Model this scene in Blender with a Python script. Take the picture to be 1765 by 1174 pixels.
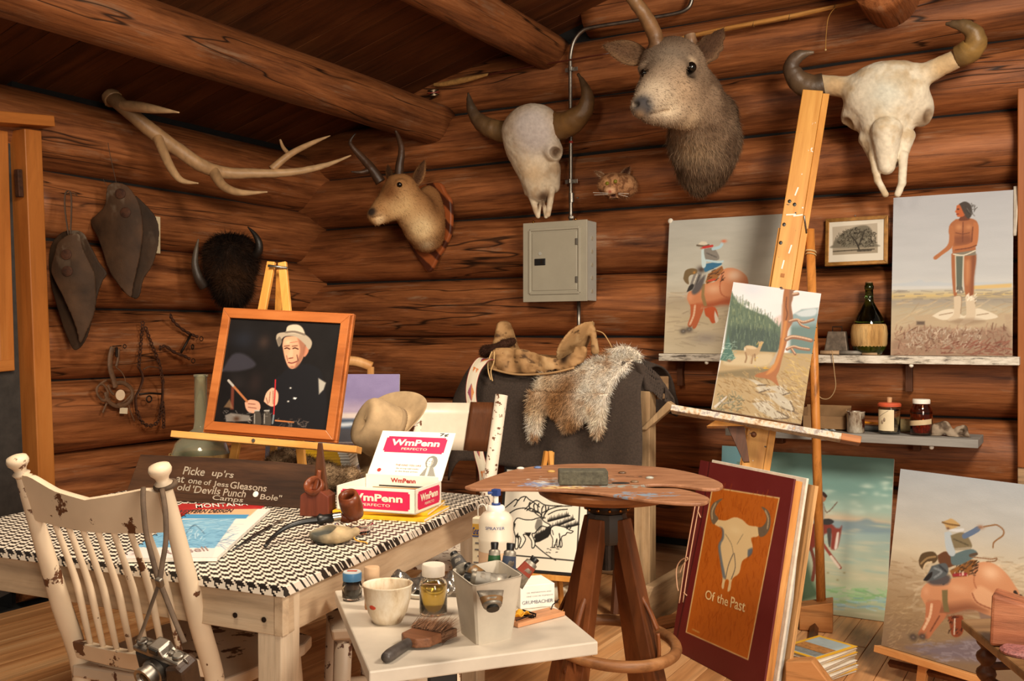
import bpy,bmesh,math,random
import numpy as np
from mathutils import Vector,Matrix,noise as mnoise
for o in list(bpy.data.objects):
    bpy.data.objects.remove(o)
SC = bpy.context.scene
COL = SC.collection
random.seed(7)
RNG = np.random.default_rng(11)
PI = math.pi
# ------------------------------------------------------------------ camera
CAM = Vector((4.23,-4.8,1.25))
FPX,CX,HY = 1700.0,882.5,580.0
FWD = Vector((-0.5,math.sqrt(3) / 2,0)); RGT = Vector((math.sqrt(3) / 2,0.5,0)); UP = Vector((0,0,1))
cd = bpy.data.cameras.new('camera')
cd.sensor_fit = 'HORIZONTAL'; cd.sensor_width = 36; cd.lens = 36 * FPX / 1765
cd.shift_y = -7 / 1765; cd.clip_start = 0.05
co = bpy.data.objects.new('camera',cd); COL.objects.link(co)
co.location = CAM; co.rotation_euler = (PI / 2,0,PI / 6)
SC.camera = co
# ------------------------------------------------------------------ light
W = bpy.data.worlds.new('world'); SC.world = W; W.use_nodes = True
W.node_tree.nodes['Background'].inputs[0].default_value = (1.0,0.86,0.70,1)
W.node_tree.nodes['Background'].inputs[1].default_value = 0.17
def area(name,loc,target,size,power,color,spread=180,shape='DISK'):
    l = bpy.data.lights.new(name,'AREA'); l.shape = shape; l.size = size; l.energy = power; l.color = color
    l.spread = math.radians(spread)
    o = bpy.data.objects.new(name,l); COL.objects.link(o); o.location = loc
    o.rotation_euler = (Vector(target) - Vector(loc)).to_track_quat('-Z','Y').to_euler()
    return o
area('ceiling_lamp_light',(4.8,-2.6,2.75),(2.7,-0.8,0.3),0.7,56,(1.0,0.88,0.72),150)
area('left_fill_light',(2.7,-3.6,2.55),(1.3,-1.6,0.2),0.6,26,(1.0,0.84,0.64),120)  # fill light added to even out the left side and the table
area('right_fill_light',(6.2,-5.2,1.5),(1.5,-1.0,0.7),1.6,44,(1.0,0.89,0.74),120)  # unseen fill added from the right for the lower objects
vs = SC.view_settings
vs.view_transform = 'Standard'; vs.look = 'None'; vs.gamma = 1; vs.use_curve_mapping = False; vs.exposure = 0.35
# ------------------------------------------------------------------ pixel <-> room
def RAY(px,py): return FWD + RGT * ((px - CX) / FPX) + UP * ((HY - py) / FPX)
def P(px,py,d): return CAM + RAY(px,py) * d
def PY(px,py,y=0.0):
    r = RAY(px,py); return CAM + r * ((y - CAM.y) / r.y)
def PX(px,py,x=0.0):
    r = RAY(px,py); return CAM + r * ((x - CAM.x) / r.x)
def PZ(px,py,z=0.0):
    r = RAY(px,py); return CAM + r * ((z - CAM.z) / r.z)
def dep(p): return (Vector(p) - CAM).dot(FWD)
def mm(p,px): return px * dep(p) / FPX            # length of px pixels at p
# ------------------------------------------------------------------ objects
def link(o,parent=None):
    COL.objects.link(o)
    if parent is not None: o.parent = parent
    return o
def tag(o,label=None,cat=None,group=None,kind=None):
    if label: o['label'] = label
    if cat: o['category'] = cat
    if group: o['group'] = group
    if kind: o['kind'] = kind
    return o
def thing(name,label,cat,M=None,group=None):
    o = bpy.data.objects.new(name,None); o.empty_display_size = 0.05
    link(o)
    if M is not None: o.matrix_world = M if isinstance(M,Matrix) else Matrix.Translation(M)
    return tag(o,label,cat,group)
def frame(o,x,z=None,y=None):
    """right-handed frame: local x along x, local z close to z"""
    x = Vector(x).normalized()
    if z is not None:
        z = Vector(z); z = (z - x * z.dot(x)).normalized(); y = z.cross(x)
    else:
        y = Vector(y); y = (y - x * y.dot(x)).normalized(); z = x.cross(y)
    M = Matrix((x,y,z)).transposed().to_4x4(); M.translation = Vector(o)
    return M
def T(x,y=None,z=None): return Matrix.Translation((x,y,z) if y is not None else x)
def RZ(a): return Matrix.Rotation(a,4,'Z')
def RX(a): return Matrix.Rotation(a,4,'X')
def RY(a): return Matrix.Rotation(a,4,'Y')
def copy_tree(o,parent=None):
    c = o.copy(); COL.objects.link(c); c.parent = parent
    for ch in list(o.children): copy_tree(ch,c)
    return c
def spline(pts,n=8):
    pts = [Vector(p) for p in pts]; out = []
    for i in range(len(pts) - 1):
        p0 = pts[max(i - 1,0)]; p1 = pts[i]; p2 = pts[i + 1]; p3 = pts[min(i + 2,len(pts) - 1)]
        for k in range(n):
            t = k / n
            out.append(0.5 * ((2 * p1) + (p2 - p0) * t + (2 * p0 - 5 * p1 + 4 * p2 - p3) * t * t + (3 * p1 - p0 - 3 * p2 + p3) * t ** 3))
    out.append(pts[-1]); return out
def spl1(vals,n=8): return [v.x for v in spline([(a,0,0) for a in vals],n)]
class MB:
    def __init__(s): s.v = []; s.f = []
    def add(s,vs,fs,M=None):
        b = len(s.v)
        s.v += [tuple(M @ Vector(p)) if M is not None else tuple(p) for p in vs]
        s.f += [tuple(i + b for i in f) for f in fs]; return s
    def box(s,c,d,M=None):
        x,y,z = c; a,b,h = d[0] / 2,d[1] / 2,d[2] / 2
        vs = [(x + i * a,y + j * b,z + k * h) for k in (-1,1) for j in (-1,1) for i in (-1,1)]
        return s.add(vs,[(0,2,3,1),(4,5,7,6),(0,1,5,4),(2,6,7,3),(0,4,6,2),(1,3,7,5)],M)
    def hexa(s,lo,hi,M=None):
        """lo, hi: four points each, counter-clockwise from above"""
        return s.add(list(lo) + list(hi),[(3,2,1,0),(4,5,6,7)] + [(i,(i + 1) % 4,(i + 1) % 4 + 4,i + 4) for i in range(4)],M)
    def loft(s,rings,M=None,caps=True,closed=True):
        n = len(rings[0]); vs = [p for r in rings for p in r]; fs = []
        for i in range(len(rings) - 1):
            for j in range(n if closed else n - 1):
                k = (j + 1) % n
                fs.append((i * n + j,i * n + k,(i + 1) * n + k,(i + 1) * n + j))
        if caps and closed:
            fs.append(tuple(range(n - 1,-1,-1))); fs.append(tuple((len(rings) - 1) * n + j for j in range(n)))
        return s.add(vs,fs,M)
    def tube(s,pts,r,seg=10,M=None,caps=True,flat=1.0,nrm=None):
        pts = [Vector(p) for p in pts]; n = len(pts)
        if not hasattr(r,'__len__'): r = [r] * n
        rings = []; prev = None
        for i,p in enumerate(pts):
            t = (pts[min(i + 1,n - 1)] - pts[max(i - 1,0)])
            t = t.normalized() if t.length > 1e-9 else Vector((0,0,1))
            if prev is None:
                a = Vector(nrm) if nrm is not None else (Vector((0,0,1)) if abs(t.z) < 0.9 else Vector((1,0,0)))
            else: a = prev
            a = (a - t * a.dot(t)); a = a.normalized() if a.length > 1e-6 else t.orthogonal().normalized()
            prev = a; b = t.cross(a)
            rings.append([p + (a * math.cos(2 * PI * k / seg) * flat + b * math.sin(2 * PI * k / seg)) * r[i] for k in range(seg)])
        return s.loft(rings,M,caps)
    def lathe(s,prof,seg=24,M=None,caps=True):
        rings = [[(r * math.cos(2 * PI * k / seg),r * math.sin(2 * PI * k / seg),z) for k in range(seg)] for r,z in prof]
        return s.loft(rings,M,caps)
    def prism(s,poly,t0,t1,M=None):
        """polygon in local x,z ; extruded along y from t0 (front) to t1"""
        n = len(poly)
        vs = [(x,t0,z) for x,z in poly] + [(x,t1,z) for x,z in poly]
        fs = [tuple(range(n)),tuple(range(2 * n - 1,n - 1,-1))] + [(i,i + n,(i + 1) % n + n,(i + 1) % n) for i in range(n)]
        return s.add(vs,fs,M)
    def torus(s,R,r,M=None,seg=32,rs=10):
        rings = [[((R + r * math.cos(2 * PI * k / rs)) * math.cos(2 * PI * i / seg),(R + r * math.cos(2 * PI * k / rs)) * math.sin(2 * PI * i / seg),r * math.sin(2 * PI * k / rs)) for k in range(rs)] for i in range(seg)]
        b = [p for q in rings for p in q]; fs = []
        for i in range(seg):
            for k in range(rs):
                fs.append((i * rs + k,((i + 1) % seg) * rs + k,((i + 1) % seg) * rs + (k + 1) % rs,i * rs + (k + 1) % rs))
        return s.add(b,fs,M)
    def ball(s,c,r,M=None,seg=16,rg=10):
        r = r if hasattr(r,'__len__') else (r,r,r)
        rings = []
        for i in range(rg + 1):
            a = -PI / 2 + PI * i / rg; q = max(math.cos(a),0.02)
            rings.append([(c[0] + r[0] * q * math.cos(2 * PI * k / seg),c[1] + r[1] * q * math.sin(2 * PI * k / seg),c[2] + r[2] * math.sin(a)) for k in range(seg)])
        return s.loft(rings,M)
    def grid(s,fn,nu,nv,M=None):
        vs = [fn(i / nu,j / nv) for j in range(nv + 1) for i in range(nu + 1)]
        fs = [(j * (nu + 1) + i,j * (nu + 1) + i + 1,(j + 1) * (nu + 1) + i + 1,(j + 1) * (nu + 1) + i) for j in range(nv) for i in range(nu)]
        return s.add(vs,fs,M)
    def build(s,name,mat,parent=None,smooth=False,bev=0,sub=0,solid=0,label=None,kind=None):
        me = bpy.data.meshes.new(name); me.from_pydata(s.v,[],s.f); me.update()
        bm = bmesh.new(); bm.from_mesh(me); bmesh.ops.recalc_face_normals(bm,faces=bm.faces); bm.to_mesh(me); bm.free()
        me.materials.append(mat)
        o = bpy.data.objects.new(name,me); link(o,parent)
        if smooth:
            me.shade_smooth()
            if smooth == 'auto': me.set_sharp_from_angle(angle=math.radians(38))
        if solid:
            m = o.modifiers.new('thick','SOLIDIFY'); m.thickness = solid; m.offset = 0
        if bev:
            m = o.modifiers.new('bevel','BEVEL'); m.width = bev; m.segments = 2; m.limit_method = 'ANGLE'; m.angle_limit = math.radians(35)
        if sub:
            m = o.modifiers.new('sub','SUBSURF'); m.levels = sub; m.render_levels = sub
        if label: o['label'] = label
        if kind: o['kind'] = kind
        return o
def raw_mesh(name,V,Fc,mat,parent=None,colors=None,smooth=True,kind=None,corner=None):
    """numpy mesh; Fc (n,3) or (n,4); colors per vertex, sRGB 0..255"""
    me = bpy.data.meshes.new(name); V = np.asarray(V,np.float32); Fc = np.asarray(Fc,np.int32); k = Fc.shape[1]
    me.vertices.add(len(V)); me.vertices.foreach_set('co',V.ravel())
    me.loops.add(Fc.size); me.loops.foreach_set('vertex_index',Fc.ravel())
    me.polygons.add(len(Fc)); me.polygons.foreach_set('loop_start',np.arange(0,Fc.size,k,dtype=np.int32))
    me.polygons.foreach_set('loop_total',np.full(len(Fc),k,np.int32))
    me.update(calc_edges=True)
    if colors is not None:
        a = me.color_attributes.new('Col','FLOAT_COLOR','POINT')
        c = np.ones((len(V),4),np.float32); c[:,:3] = lin(np.asarray(colors)); a.data.foreach_set('color',c.ravel())
    me.materials.append(mat)
    if smooth: me.shade_smooth()
    o = bpy.data.objects.new(name,me); link(o,parent)
    if kind: o['kind'] = kind
    return o
def lin(c):
    c = np.clip(np.asarray(c,np.float32) / 255.0,0,1)
    return np.where(c <= 0.04045,c / 12.92,((c + 0.055) / 1.055) ** 2.4)
# ------------------------------------------------------------------ materials
def S(r,g,b):
    c = lin((r,g,b)); return (float(c[0]),float(c[1]),float(c[2]),1)
class NM:
    def __init__(s,name):
        s.m = bpy.data.materials.new(name); s.m.use_nodes = True; s.t = s.m.node_tree
        s.b = s.t.nodes['Principled BSDF']; s._c = None
    def n(s,typ,props=None,**inp):
        nd = s.t.nodes.new(typ)
        for k,v in (props or {}).items(): setattr(nd,k,v)
        for k,v in inp.items(): s.set(nd,k.replace('_',' '),v)
        return nd
    def set(s,nd,key,v):
        i = nd.inputs[int(key[1:])] if key[0] == 'i' and key[1:].isdigit() else nd.inputs[key]
        if hasattr(v,'outputs'): v = v.outputs[0]
        if isinstance(v,bpy.types.NodeSocket): s.t.links.new(v,i)
        else: i.default_value = v
    def coord(s,scale=(1,1,1),rnd=True):
        tc = s.n('ShaderNodeTexCoord'); v = tc.outputs['Object']
        if rnd:
            oi = s.n('ShaderNodeObjectInfo')
            m = s.n('ShaderNodeMath',{'operation': 'MULTIPLY'},i0=oi.outputs['Random'],i1=37.0)
            va = s.n('ShaderNodeVectorMath',{'operation': 'ADD'},i0=v,i1=m); v = va.outputs[0]
        return s.n('ShaderNodeMapping',Vector=v,Scale=scale).outputs[0]
    def noise(s,vec,scale=5,detail=5,rough=0.6,dist=0):
        return s.n('ShaderNodeTexNoise',Vector=vec,Scale=scale,Detail=detail,Roughness=rough,Distortion=dist).outputs[0]
    def ramp(s,fac,stops):
        r = s.n('ShaderNodeValToRGB',Fac=fac); e = r.color_ramp.elements
        while len(e) < len(stops): e.new(0.5)
        for k,(p,c) in enumerate(stops):
            e[k].position = p; e[k].color = c if hasattr(c,'__len__') else (c,c,c,1)
        return r.outputs[0]
    def mix(s,fac,a,b,mode='MIX'):
        m = s.n('ShaderNodeMix',{'data_type': 'RGBA','blend_type': mode})
        s.set(m,'i0',fac); s.set(m,'i6',a); s.set(m,'i7',b); return m.outputs[2]
    def bump(s,h,strength=0.3,dist=0.01):
        s.set(s.b,'Normal',s.n('ShaderNodeBump',Height=h,Strength=strength,Distance=dist).outputs[0])
    def out(s,color=None,rough=0.6,metal=0,spec=None,**kw):
        if color is not None: s.set(s.b,'Base Color',color)
        s.set(s.b,'Roughness',rough); s.set(s.b,'Metallic',metal)
        if spec is not None: s.set(s.b,'Specular IOR Level',spec)
        for k,v in kw.items(): s.set(s.b,k.replace('_',' '),v)
        return s.m
def plain(name,c,rough=0.6,var=0.12,scale=14,metal=0,bump=0.0,spec=None):
    m = NM(name); v = m.coord(); n = m.noise(v,scale,5)
    d = tuple(x * (1 - var * 1.6) for x in c[:3]) + (1,); l = tuple(min(1,x * (1 + var)) for x in c[:3]) + (1,)
    col = m.ramp(n,[(0.3,d),(0.7,l)])
    if bump: m.bump(n,bump,0.004)
    return m.out(col,rough,metal,spec)
def wood(name,dark,mid,light,axis='X',scale=1.0,rough=0.55,bump=0.25,streak=0.55,spec=0.3,weather=None):
    m = NM(name)
    st = {'X': (1.2,22,22),'Y': (22,1.2,22),'Z': (22,22,1.2)}[axis]
    v = m.coord(tuple(a * scale for a in st)); v2 = m.coord(tuple((a * 0.22 if a > 5 else a * 0.8) * scale for a in st))
    n1 = m.noise(v2,1.6,6,0.6,0.6); n2 = m.noise(v,1.7,8,0.7,0.3)
    c = m.ramp(n1,[(0.28,dark),(0.5,mid),(0.72,light)])
    s_ = m.ramp(n2,[(0.32,(1 - streak,) * 3 + (1,)),(0.52,1.0)])
    c = m.mix(1.0,c,s_,'MULTIPLY')
    if weather:
        n3 = m.noise(v2,3.1,8,0.7); f = m.ramp(n3,[(0.55,0.0),(0.68,1.0)])
        f = m.mix(1.0,f,m.ramp(n2,[(0.4,0.0),(0.6,0.8)]),'MULTIPLY'); c = m.mix(f,c,weather)
    m.bump(n2,bump,0.006)
    return m.out(c,rough,0,spec)
def chipped(name,paint,under,thr=0.62,scale=9,rough=0.5,soft=0.015,dirt=0.18):
    m = NM(name); v = m.coord(); n = m.noise(v,scale,6,0.62); n2 = m.noise(v,3,4)
    dp = tuple(x * (1 - dirt) for x in paint[:3]) + (1,)
    base = m.ramp(n2,[(0.35,dp),(0.6,paint)])
    f = m.ramp(n,[(thr,0.0),(thr + soft,1.0)])
    m.bump(m.ramp(n,[(thr,1.0),(thr + soft,0.0)]),0.4,0.002)
    return m.out(m.mix(f,base,under),rough)
def vcol(name,rough=0.6,bump=0,spec=None,scale=60,sheen=0):
    m = NM(name); a = m.n('ShaderNodeVertexColor',{'layer_name': 'Col'})
    if bump: m.bump(m.noise(m.coord(),scale,4),bump,0.003)
    if sheen: m.set(m.b,'Sheen Weight',sheen)
    return m.out(a.outputs[0],rough,0,spec)
def glass(name,c,rough=0.03,ior=1.45):
    m = NM(name); return m.out(c,rough,0,None,Transmission_Weight=1.0,IOR=ior)
def metal(name,c,rough=0.35,var=0.2): return plain(name,c,rough,var,30,1.0)
M_ = {}
def logwood(name,axis='X',tone=1.0):
    m = NM(name)
    def sc(l,t): return {'X': (l,t,t),'Y': (t,l,t)}[axis]
    big = m.noise(m.coord(sc(0.9,3.0)),1.3,5,0.6,0.5)
    grain = m.noise(m.coord(sc(2.2,60)),1.0,9,0.72,0.25)
    mid = m.noise(m.coord(sc(1.1,13)),1.3,8,0.68,0.7)
    k = lambda r,g,b: tuple(x * tone for x in S(r,g,b)[:3]) + (1,)
    c = m.ramp(mid,[(0.27,k(56,28,14)),(0.40,k(116,66,35)),(0.55,k(150,90,50)),(0.72,k(178,114,70))])
    c = m.mix(1.0,c,m.ramp(big,[(0.30,(0.55,0.52,0.50,1)),(0.52,(1.0,1.0,1.0,1))]),'MULTIPLY')
    c = m.mix(1.0,c,m.ramp(grain,[(0.34,(0.50,0.47,0.45,1)),(0.48,(1,1,1,1)),(0.7,(1.15,1.15,1.15,1))]),'MULTIPLY')
    w = m.mix(1.0,m.ramp(m.noise(m.coord(sc(1.3,5)),2.0,6,0.65),[(0.56,0.0),(0.66,1.0)]),m.ramp(grain,[(0.45,0.0),(0.6,0.75)]),'MULTIPLY')
    c = m.mix(w,c,k(150,118,92))
    crk = m.noise(m.coord(sc(0.35,4.2)),1.5,3,0.5,0.15)
    cr = m.ramp(crk,[(0.487,1.0),(0.4965,0.12),(0.5005,0.12),(0.51,1.0)])
    gate = m.ramp(m.noise(m.coord(sc(0.6,2.0)),1.1,2),[(0.47,1.0),(0.55,0.0)])
    cr = m.mix(gate,cr,(1,1,1,1)); c = m.mix(1.0,c,cr,'MULTIPLY')
    h = m.mix(1.0,m.mix(0.5,grain,mid),cr,'MULTIPLY')
    m.bump(h,0.45,0.008)
    return m.out(c,0.5,0,0.35)
M_['log'] = logwood('log_wood')
M_['purlin'] = logwood('shade_toned_purlin_wood','X',0.72)  # log wood toned down, the shade under the ceiling put into its colour
M_['beam'] = wood('beam_wood',S(92,44,16),S(128,66,26),S(152,82,36),'Y',0.8,0.5,0.3,0.4)
M_['board'] = wood('ceiling_board_wood',S(56,28,12),S(88,46,21),S(108,62,31),'X',0.7,0.55,0.25,0.45)  # board colour darkened to stand in for the weak light overhead
M_['floor'] = wood('floor_board_wood',S(158,104,60),S(206,150,98),S(228,184,134),'Y',0.9,0.42,0.15,0.35)
M_['gap'] = plain('dark_chinking',S(14,10,8),0.95,0.4,30)
M_['sill'] = wood('sill_wood',S(120,92,64),S(170,138,104),S(196,166,132),'X',1.0,0.8,0.5,0.5)
M_['pine'] = wood('yellow_pine',S(176,112,44),S(206,142,66),S(222,164,88),'Z',0.9,0.4,0.1,0.2)
M_['casing'] = wood('casing_pine',S(130,72,32),S(152,88,42),S(166,102,54),'Z',0.8,0.45,0.15,0.2)
M_['darkdoor'] = plain('black_weathered_door_paint',S(52,47,43),0.8,0.25,18,0,0.3)
M_['iron'] = plain('dark_iron',S(50,38,30),0.55,0.3,40,0.7,0.3)
M_['rust'] = plain('rusty_iron',S(74,42,24),0.75,0.35,40,0.4,0.4)
M_['steel'] = metal('galvanised_steel',S(150,143,134),0.42)
M_['black'] = plain('black_plastic',S(22,20,19),0.4)
M_['white'] = plain('white_card',S(232,226,214),0.6,0.05)
# ------------------------------------------------------------------ room shell
def log_mesh(name,L0,L1,r,seed,axis,mat,parent,seg=22,step=0.09,amp=0.010):
    n = int((L1 - L0) / step); mb = MB(); rings = []
    for i in range(n + 1):
        x = L0 + (L1 - L0) * i / n; ring = []
        for k in range(seg):
            a = 2 * PI * k / seg
            w = mnoise.noise(Vector((x * 0.8,math.cos(a) * 1.3 + seed * 7.1,math.sin(a) * 1.3)))
            w2 = mnoise.noise(Vector((x * 3.1,math.cos(a) * 3 + seed * 3.3,math.sin(a) * 3)))
            rr = r + amp * w + 0.003 * w2
            y,z = rr * math.cos(a),rr * math.sin(a)
            ring.append((x,y,z))
        rings.append(ring)
    mb.loft(rings); o = mb.build('log',mat,parent,True)
    return o
wb = thing('wall_back','stained round log wall at the back with dark gaps',None); wb['kind'] = 'structure'
grooves = [0.18,0.535,0.88,1.25,1.59,1.94,2.262,2.575,2.885,3.20,3.52,3.84,4.16]
for i in range(len(grooves) - 1):
    z0,z1 = grooves[i],grooves[i + 1]; r = (z1 - z0) / 2 - 0.002
    x1 = 6.4; x0 = -0.34 if z1 < 2.7 else (z1 - 2.49) / 0.27 - 0.75
    o = log_mesh('log',x0,x1,r,i,'X',M_['log'],wb); o.location = (0,0.165,(z0 + z1) / 2)
mb = MB(); mb.box((3,0.20,2.2),(6.7,0.12,4.6)); mb.build('chinking',M_['gap'],wb)
mb = MB(); mb.box((3,0.06,0.075),(6.6,0.26,0.15)); o = mb.build('baseboard_back',M_['sill'],None,bev=0.015); tag(o,'pale weathered sill beam along the foot of the back wall',kind='structure')
wl = thing('wall_left','stained round log wall on the left with dark gaps',None); wl['kind'] = 'structure'
gl = [-0.02,0.33,0.675,1.035,1.391,1.72,2.054,2.43]
for i in range(len(gl) - 1):
    z0,z1 = gl[i],gl[i + 1]; r = (z1 - z0) / 2 - 0.002
    o = log_mesh('log',-1.93 if i < 6 else -3.0,0.30,r,40 + i,'X',M_['log'],wl)
    o.rotation_euler = (0,0,PI / 2); o.location = (-0.165,0,(z0 + z1) / 2)
mb = MB(); mb.box((-0.20,-0.85,1.2),(0.12,2.2,2.6)); mb.build('chinking',M_['gap'],wl)
dr = thing('door_1','dark weathered door with pine casing on the left wall',None); dr['kind'] = 'structure'
def lean_bar(pt0,pt1,w,th,mat,name,parent,bev=0.004):
    """bar lying on the left wall plane between two points"""
    M = frame(pt0,Vector(pt1) - Vector(pt0),y=(1,0,0)); L = (Vector(pt1) - Vector(pt0)).length
    mb = MB(); mb.box((L / 2,0,0),(L,th,w)); o = mb.build(name,mat,parent,bev=bev); o.matrix_local = M; return o
M_['casingX'] = wood('casing_pine_long',S(150,86,34),S(176,106,46),S(188,120,58),'X',0.8,0.45,0.15,0.2)
lean_bar(PX(70,900,0.03),PX(43,226,0.03),0.085,0.12,M_['casingX'],'door_casing',dr)
lean_bar(PX(-60,201,0.05),PX(76,212,0.05),0.05,0.16,M_['casingX'],'door_header',dr)
q = [PX(-60,228,-0.02),PX(30,232,-0.02),PX(62,1000,-0.02),PX(-60,1060,-0.02)]
mb = MB(); mb.hexa([q[3],q[2],Vector(q[2]) + Vector((-.05,0,0)),Vector(q[3]) + Vector((-.05,0,0))],[q[0],q[1],Vector(q[1]) + Vector((-.05,0,0)),Vector(q[0]) + Vector((-.05,0,0))])
leaf = mb.build('door_leaf',M_['darkdoor'],dr)
lean_bar(PX(10,640,-0.01),PX(-2,225,-0.01),0.07,0.03,M_['casingX'],'door_stile',dr)
lean_bar(PX(-20,633,-0.005),PX(21,629,-0.005),0.05,0.04,M_['casingX'],'door_cleat',dr)
for yy,nm in ((315,'hinge'),):
    lean_bar(PX(34,340,0.06),PX(31,292,0.06),0.025,0.03,M_['rust'],nm,dr)
fl = thing('floor','narrow tan pine floor planks',None); fl['kind'] = 'structure'
pm = MB(); pm.box((0,0,0),(0.0915,1.0,0.03)); base = pm.build('plank',M_['floor'],fl,bev=0.0015)
first = True
xw = 0.094
for i in range(67):
    x = 0.05 + i * xw; y = 0.1; k = 0
    cuts = sorted([-random.uniform(0.6,2.6),-random.uniform(3.0,4.8)]); ys = [0.1] + cuts[::-1] + [-6.2]
    for a,b in zip(ys[:-1],ys[1:]):
        o = base if first else base.copy()
        if not first: link(o,fl)
        first = False
        o.scale = (1,(a - b) - 0.0025,1); o.location = (x,(a + b) / 2,-0.015 - random.uniform(0,0.0015))
mb = MB(); mb.box((3.1,-3,-0.06),(6.8,6.6,0.05)); mb.build('subfloor',M_['gap'],fl)
ce = thing('ceiling','sloping brown board ceiling',None); ce['kind'] = 'structure'
th = math.atan(0.27); L = 7.2
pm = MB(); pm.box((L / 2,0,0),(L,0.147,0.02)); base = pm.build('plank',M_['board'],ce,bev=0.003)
for i in range(41):
    o = base if i == 0 else base.copy()
    if i: link(o,ce)
    o.location = (-0.35,0.1 - 0.15 * i,2.49 - 0.35 * 0.27 + 0.012 + random.uniform(0,0.002)); o.rotation_euler = (0,-th,0)
mb = MB(); mb.box((L / 2,0,0),(L,6.6,0.02)); o = mb.build('roof_deck',M_['gap'],ce); o.location = (-0.35,-3,2.49 - 0.35 * 0.27 + 0.045); o.rotation_euler = (0,-th,0)
for j,(x,z,r,y0,y1) in enumerate([(0.9,2.515,0.124,-6.1,0.10),(1.67,2.83,0.107,-6.1,0.10),(3.47,2.80,0.125,-0.30,0.15)]):
    b = thing(f'trim_{j + 1}',['long round log purlin carrying the low side of the ceiling','thinner round log purlin higher up the ceiling','round log end jutting from the top of the back wall'][j],None); b['kind'] = 'structure'
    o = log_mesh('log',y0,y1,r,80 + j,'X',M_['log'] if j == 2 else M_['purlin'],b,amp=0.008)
    o.rotation_euler = (0,0,PI / 2); o.location = (x,0,z); o.name = 'purlin_log'
mb = MB(); a = PY(1761,400,-0.05); mb.box((a.x + 0.03,-0.03,1.5),(0.09,0.08,1.62))
o = mb.build('trim_4',M_['casing'],None,bev=0.004); tag(o,'orange pine casing at the right end of the back wall',kind='structure')
a = PY(1759,812,-0.03)
mb = MB(); mb.box((a.x + 0.04,-0.03,0.35),(0.10,0.06,0.68)); o = mb.build('trim_5',M_['sill'],None,bev=0.004); tag(o,'grey weathered board low at the right end of the back wall',kind='structure')
# ------------------------------------------------------------------ implicit surface kit
def smin(a,b,k):
    h = np.clip(0.5 + 0.5 * (b - a) / k,0,1); return b * (1 - h) + a * h - k * h * (1 - h)
def smax(a,b,k): return -smin(-a,-b,k)
def V3(p): return np.array([p[0],p[1],p[2]],np.float32)
def s_cap(p,a,b,ra,rb):
    a = V3(a); b = V3(b); ab = b - a; t = np.clip(((p - a) @ ab) / max(float(ab @ ab),1e-9),0,1)
    return np.linalg.norm(p - a - t[:,None] * ab,axis=1) - (ra + (rb - ra) * t)
def s_ell(p,c,r,axes=None):
    q = p - V3(c)
    if axes is not None: q = q @ np.array([list(a) for a in axes],np.float32).T
    r = np.array(r,np.float32); k0 = np.linalg.norm(q / r,axis=1); k1 = np.linalg.norm(q / (r * r),axis=1)
    return np.where(k1 > 1e-9,k0 * (k0 - 1) / np.maximum(k1,1e-9),-r.min())
def s_box(p,c,h,axes=None,rd=0.005):
    q = p - V3(c)
    if axes is not None: q = q @ np.array([list(a) for a in axes],np.float32).T
    d = np.abs(q) - (np.array(h,np.float32) - rd)
    return np.linalg.norm(np.maximum(d,0),axis=1) + np.minimum(d.max(axis=1),0) - rd
def s_chain(p,pts,rad,k=0.01):
    d = None
    for i in range(len(pts) - 1):
        e = s_cap(p,pts[i],pts[i + 1],rad[i],rad[i + 1]); d = e if d is None else (smin(d,e,k) if k else np.minimum(d,e))
    return d
def surf(f,lo,hi,h):
    lo = V3(lo); hi = V3(hi); n = np.ceil((hi - lo) / h).astype(int) + 1
    gx,gy,gz = np.meshgrid(*[lo[i] + h * np.arange(n[i]) for i in range(3)],indexing='ij')
    pts = np.stack([gx,gy,gz],-1).reshape(-1,3).astype(np.float32)
    v = np.concatenate([f(c) for c in np.array_split(pts,max(1,len(pts) // 200000))]).reshape(n)
    ins = v < 0
    cells = n - 1
    acc = np.zeros((*cells,3),np.float32); cnt = np.zeros(cells,np.float32)
    cor = [(i,j,k) for i in (0,1) for j in (0,1) for k in (0,1)]
    sl = lambda c: tuple(slice(c[i],c[i] + cells[i]) for i in range(3))
    for a in cor:
        for ax in range(3):
            if a[ax]: continue
            b = list(a); b[ax] = 1
            va,vb = v[sl(a)],v[sl(b)]; m = (va < 0) != (vb < 0)
            t = np.where(m,va / np.where(m,va - vb,1),0)
            for d in range(3): acc[...,d] += m * (a[d] + (t if d == ax else 0))
            cnt += m
    act = cnt > 0; idx = -np.ones(cells,np.int64); idx[act] = np.arange(act.sum())
    ijk = np.argwhere(act); V = lo + h * (ijk + acc[act] / cnt[act][:,None])
    F = []
    for ax in range(3):
        u,w = (ax + 1) % 3,(ax + 2) % 3
        s0 = [slice(None)] * 3; s1 = [slice(None)] * 3
        s0[ax] = slice(0,n[ax] - 1); s1[ax] = slice(1,n[ax])
        for q in (u,w): s0[q] = slice(1,n[q] - 1); s1[q] = slice(1,n[q] - 1)
        A,B = ins[tuple(s0)],ins[tuple(s1)]
        e = np.argwhere(A != B)
        if not len(e): continue
        e = e.copy(); flip = A[tuple(e.T)]
        e[:,u] += 1; e[:,w] += 1
        def cell(du,dw):
            c = e.copy(); c[:,u] += du; c[:,w] += dw; return idx[tuple(c.T)]
        q = np.stack([cell(-1,-1),cell(0,-1),cell(0,0),cell(-1,0)],1)
        q[~flip] = q[~flip][:,::-1]; F.append(q)
    return V.astype(np.float32),np.concatenate(F)
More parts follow.
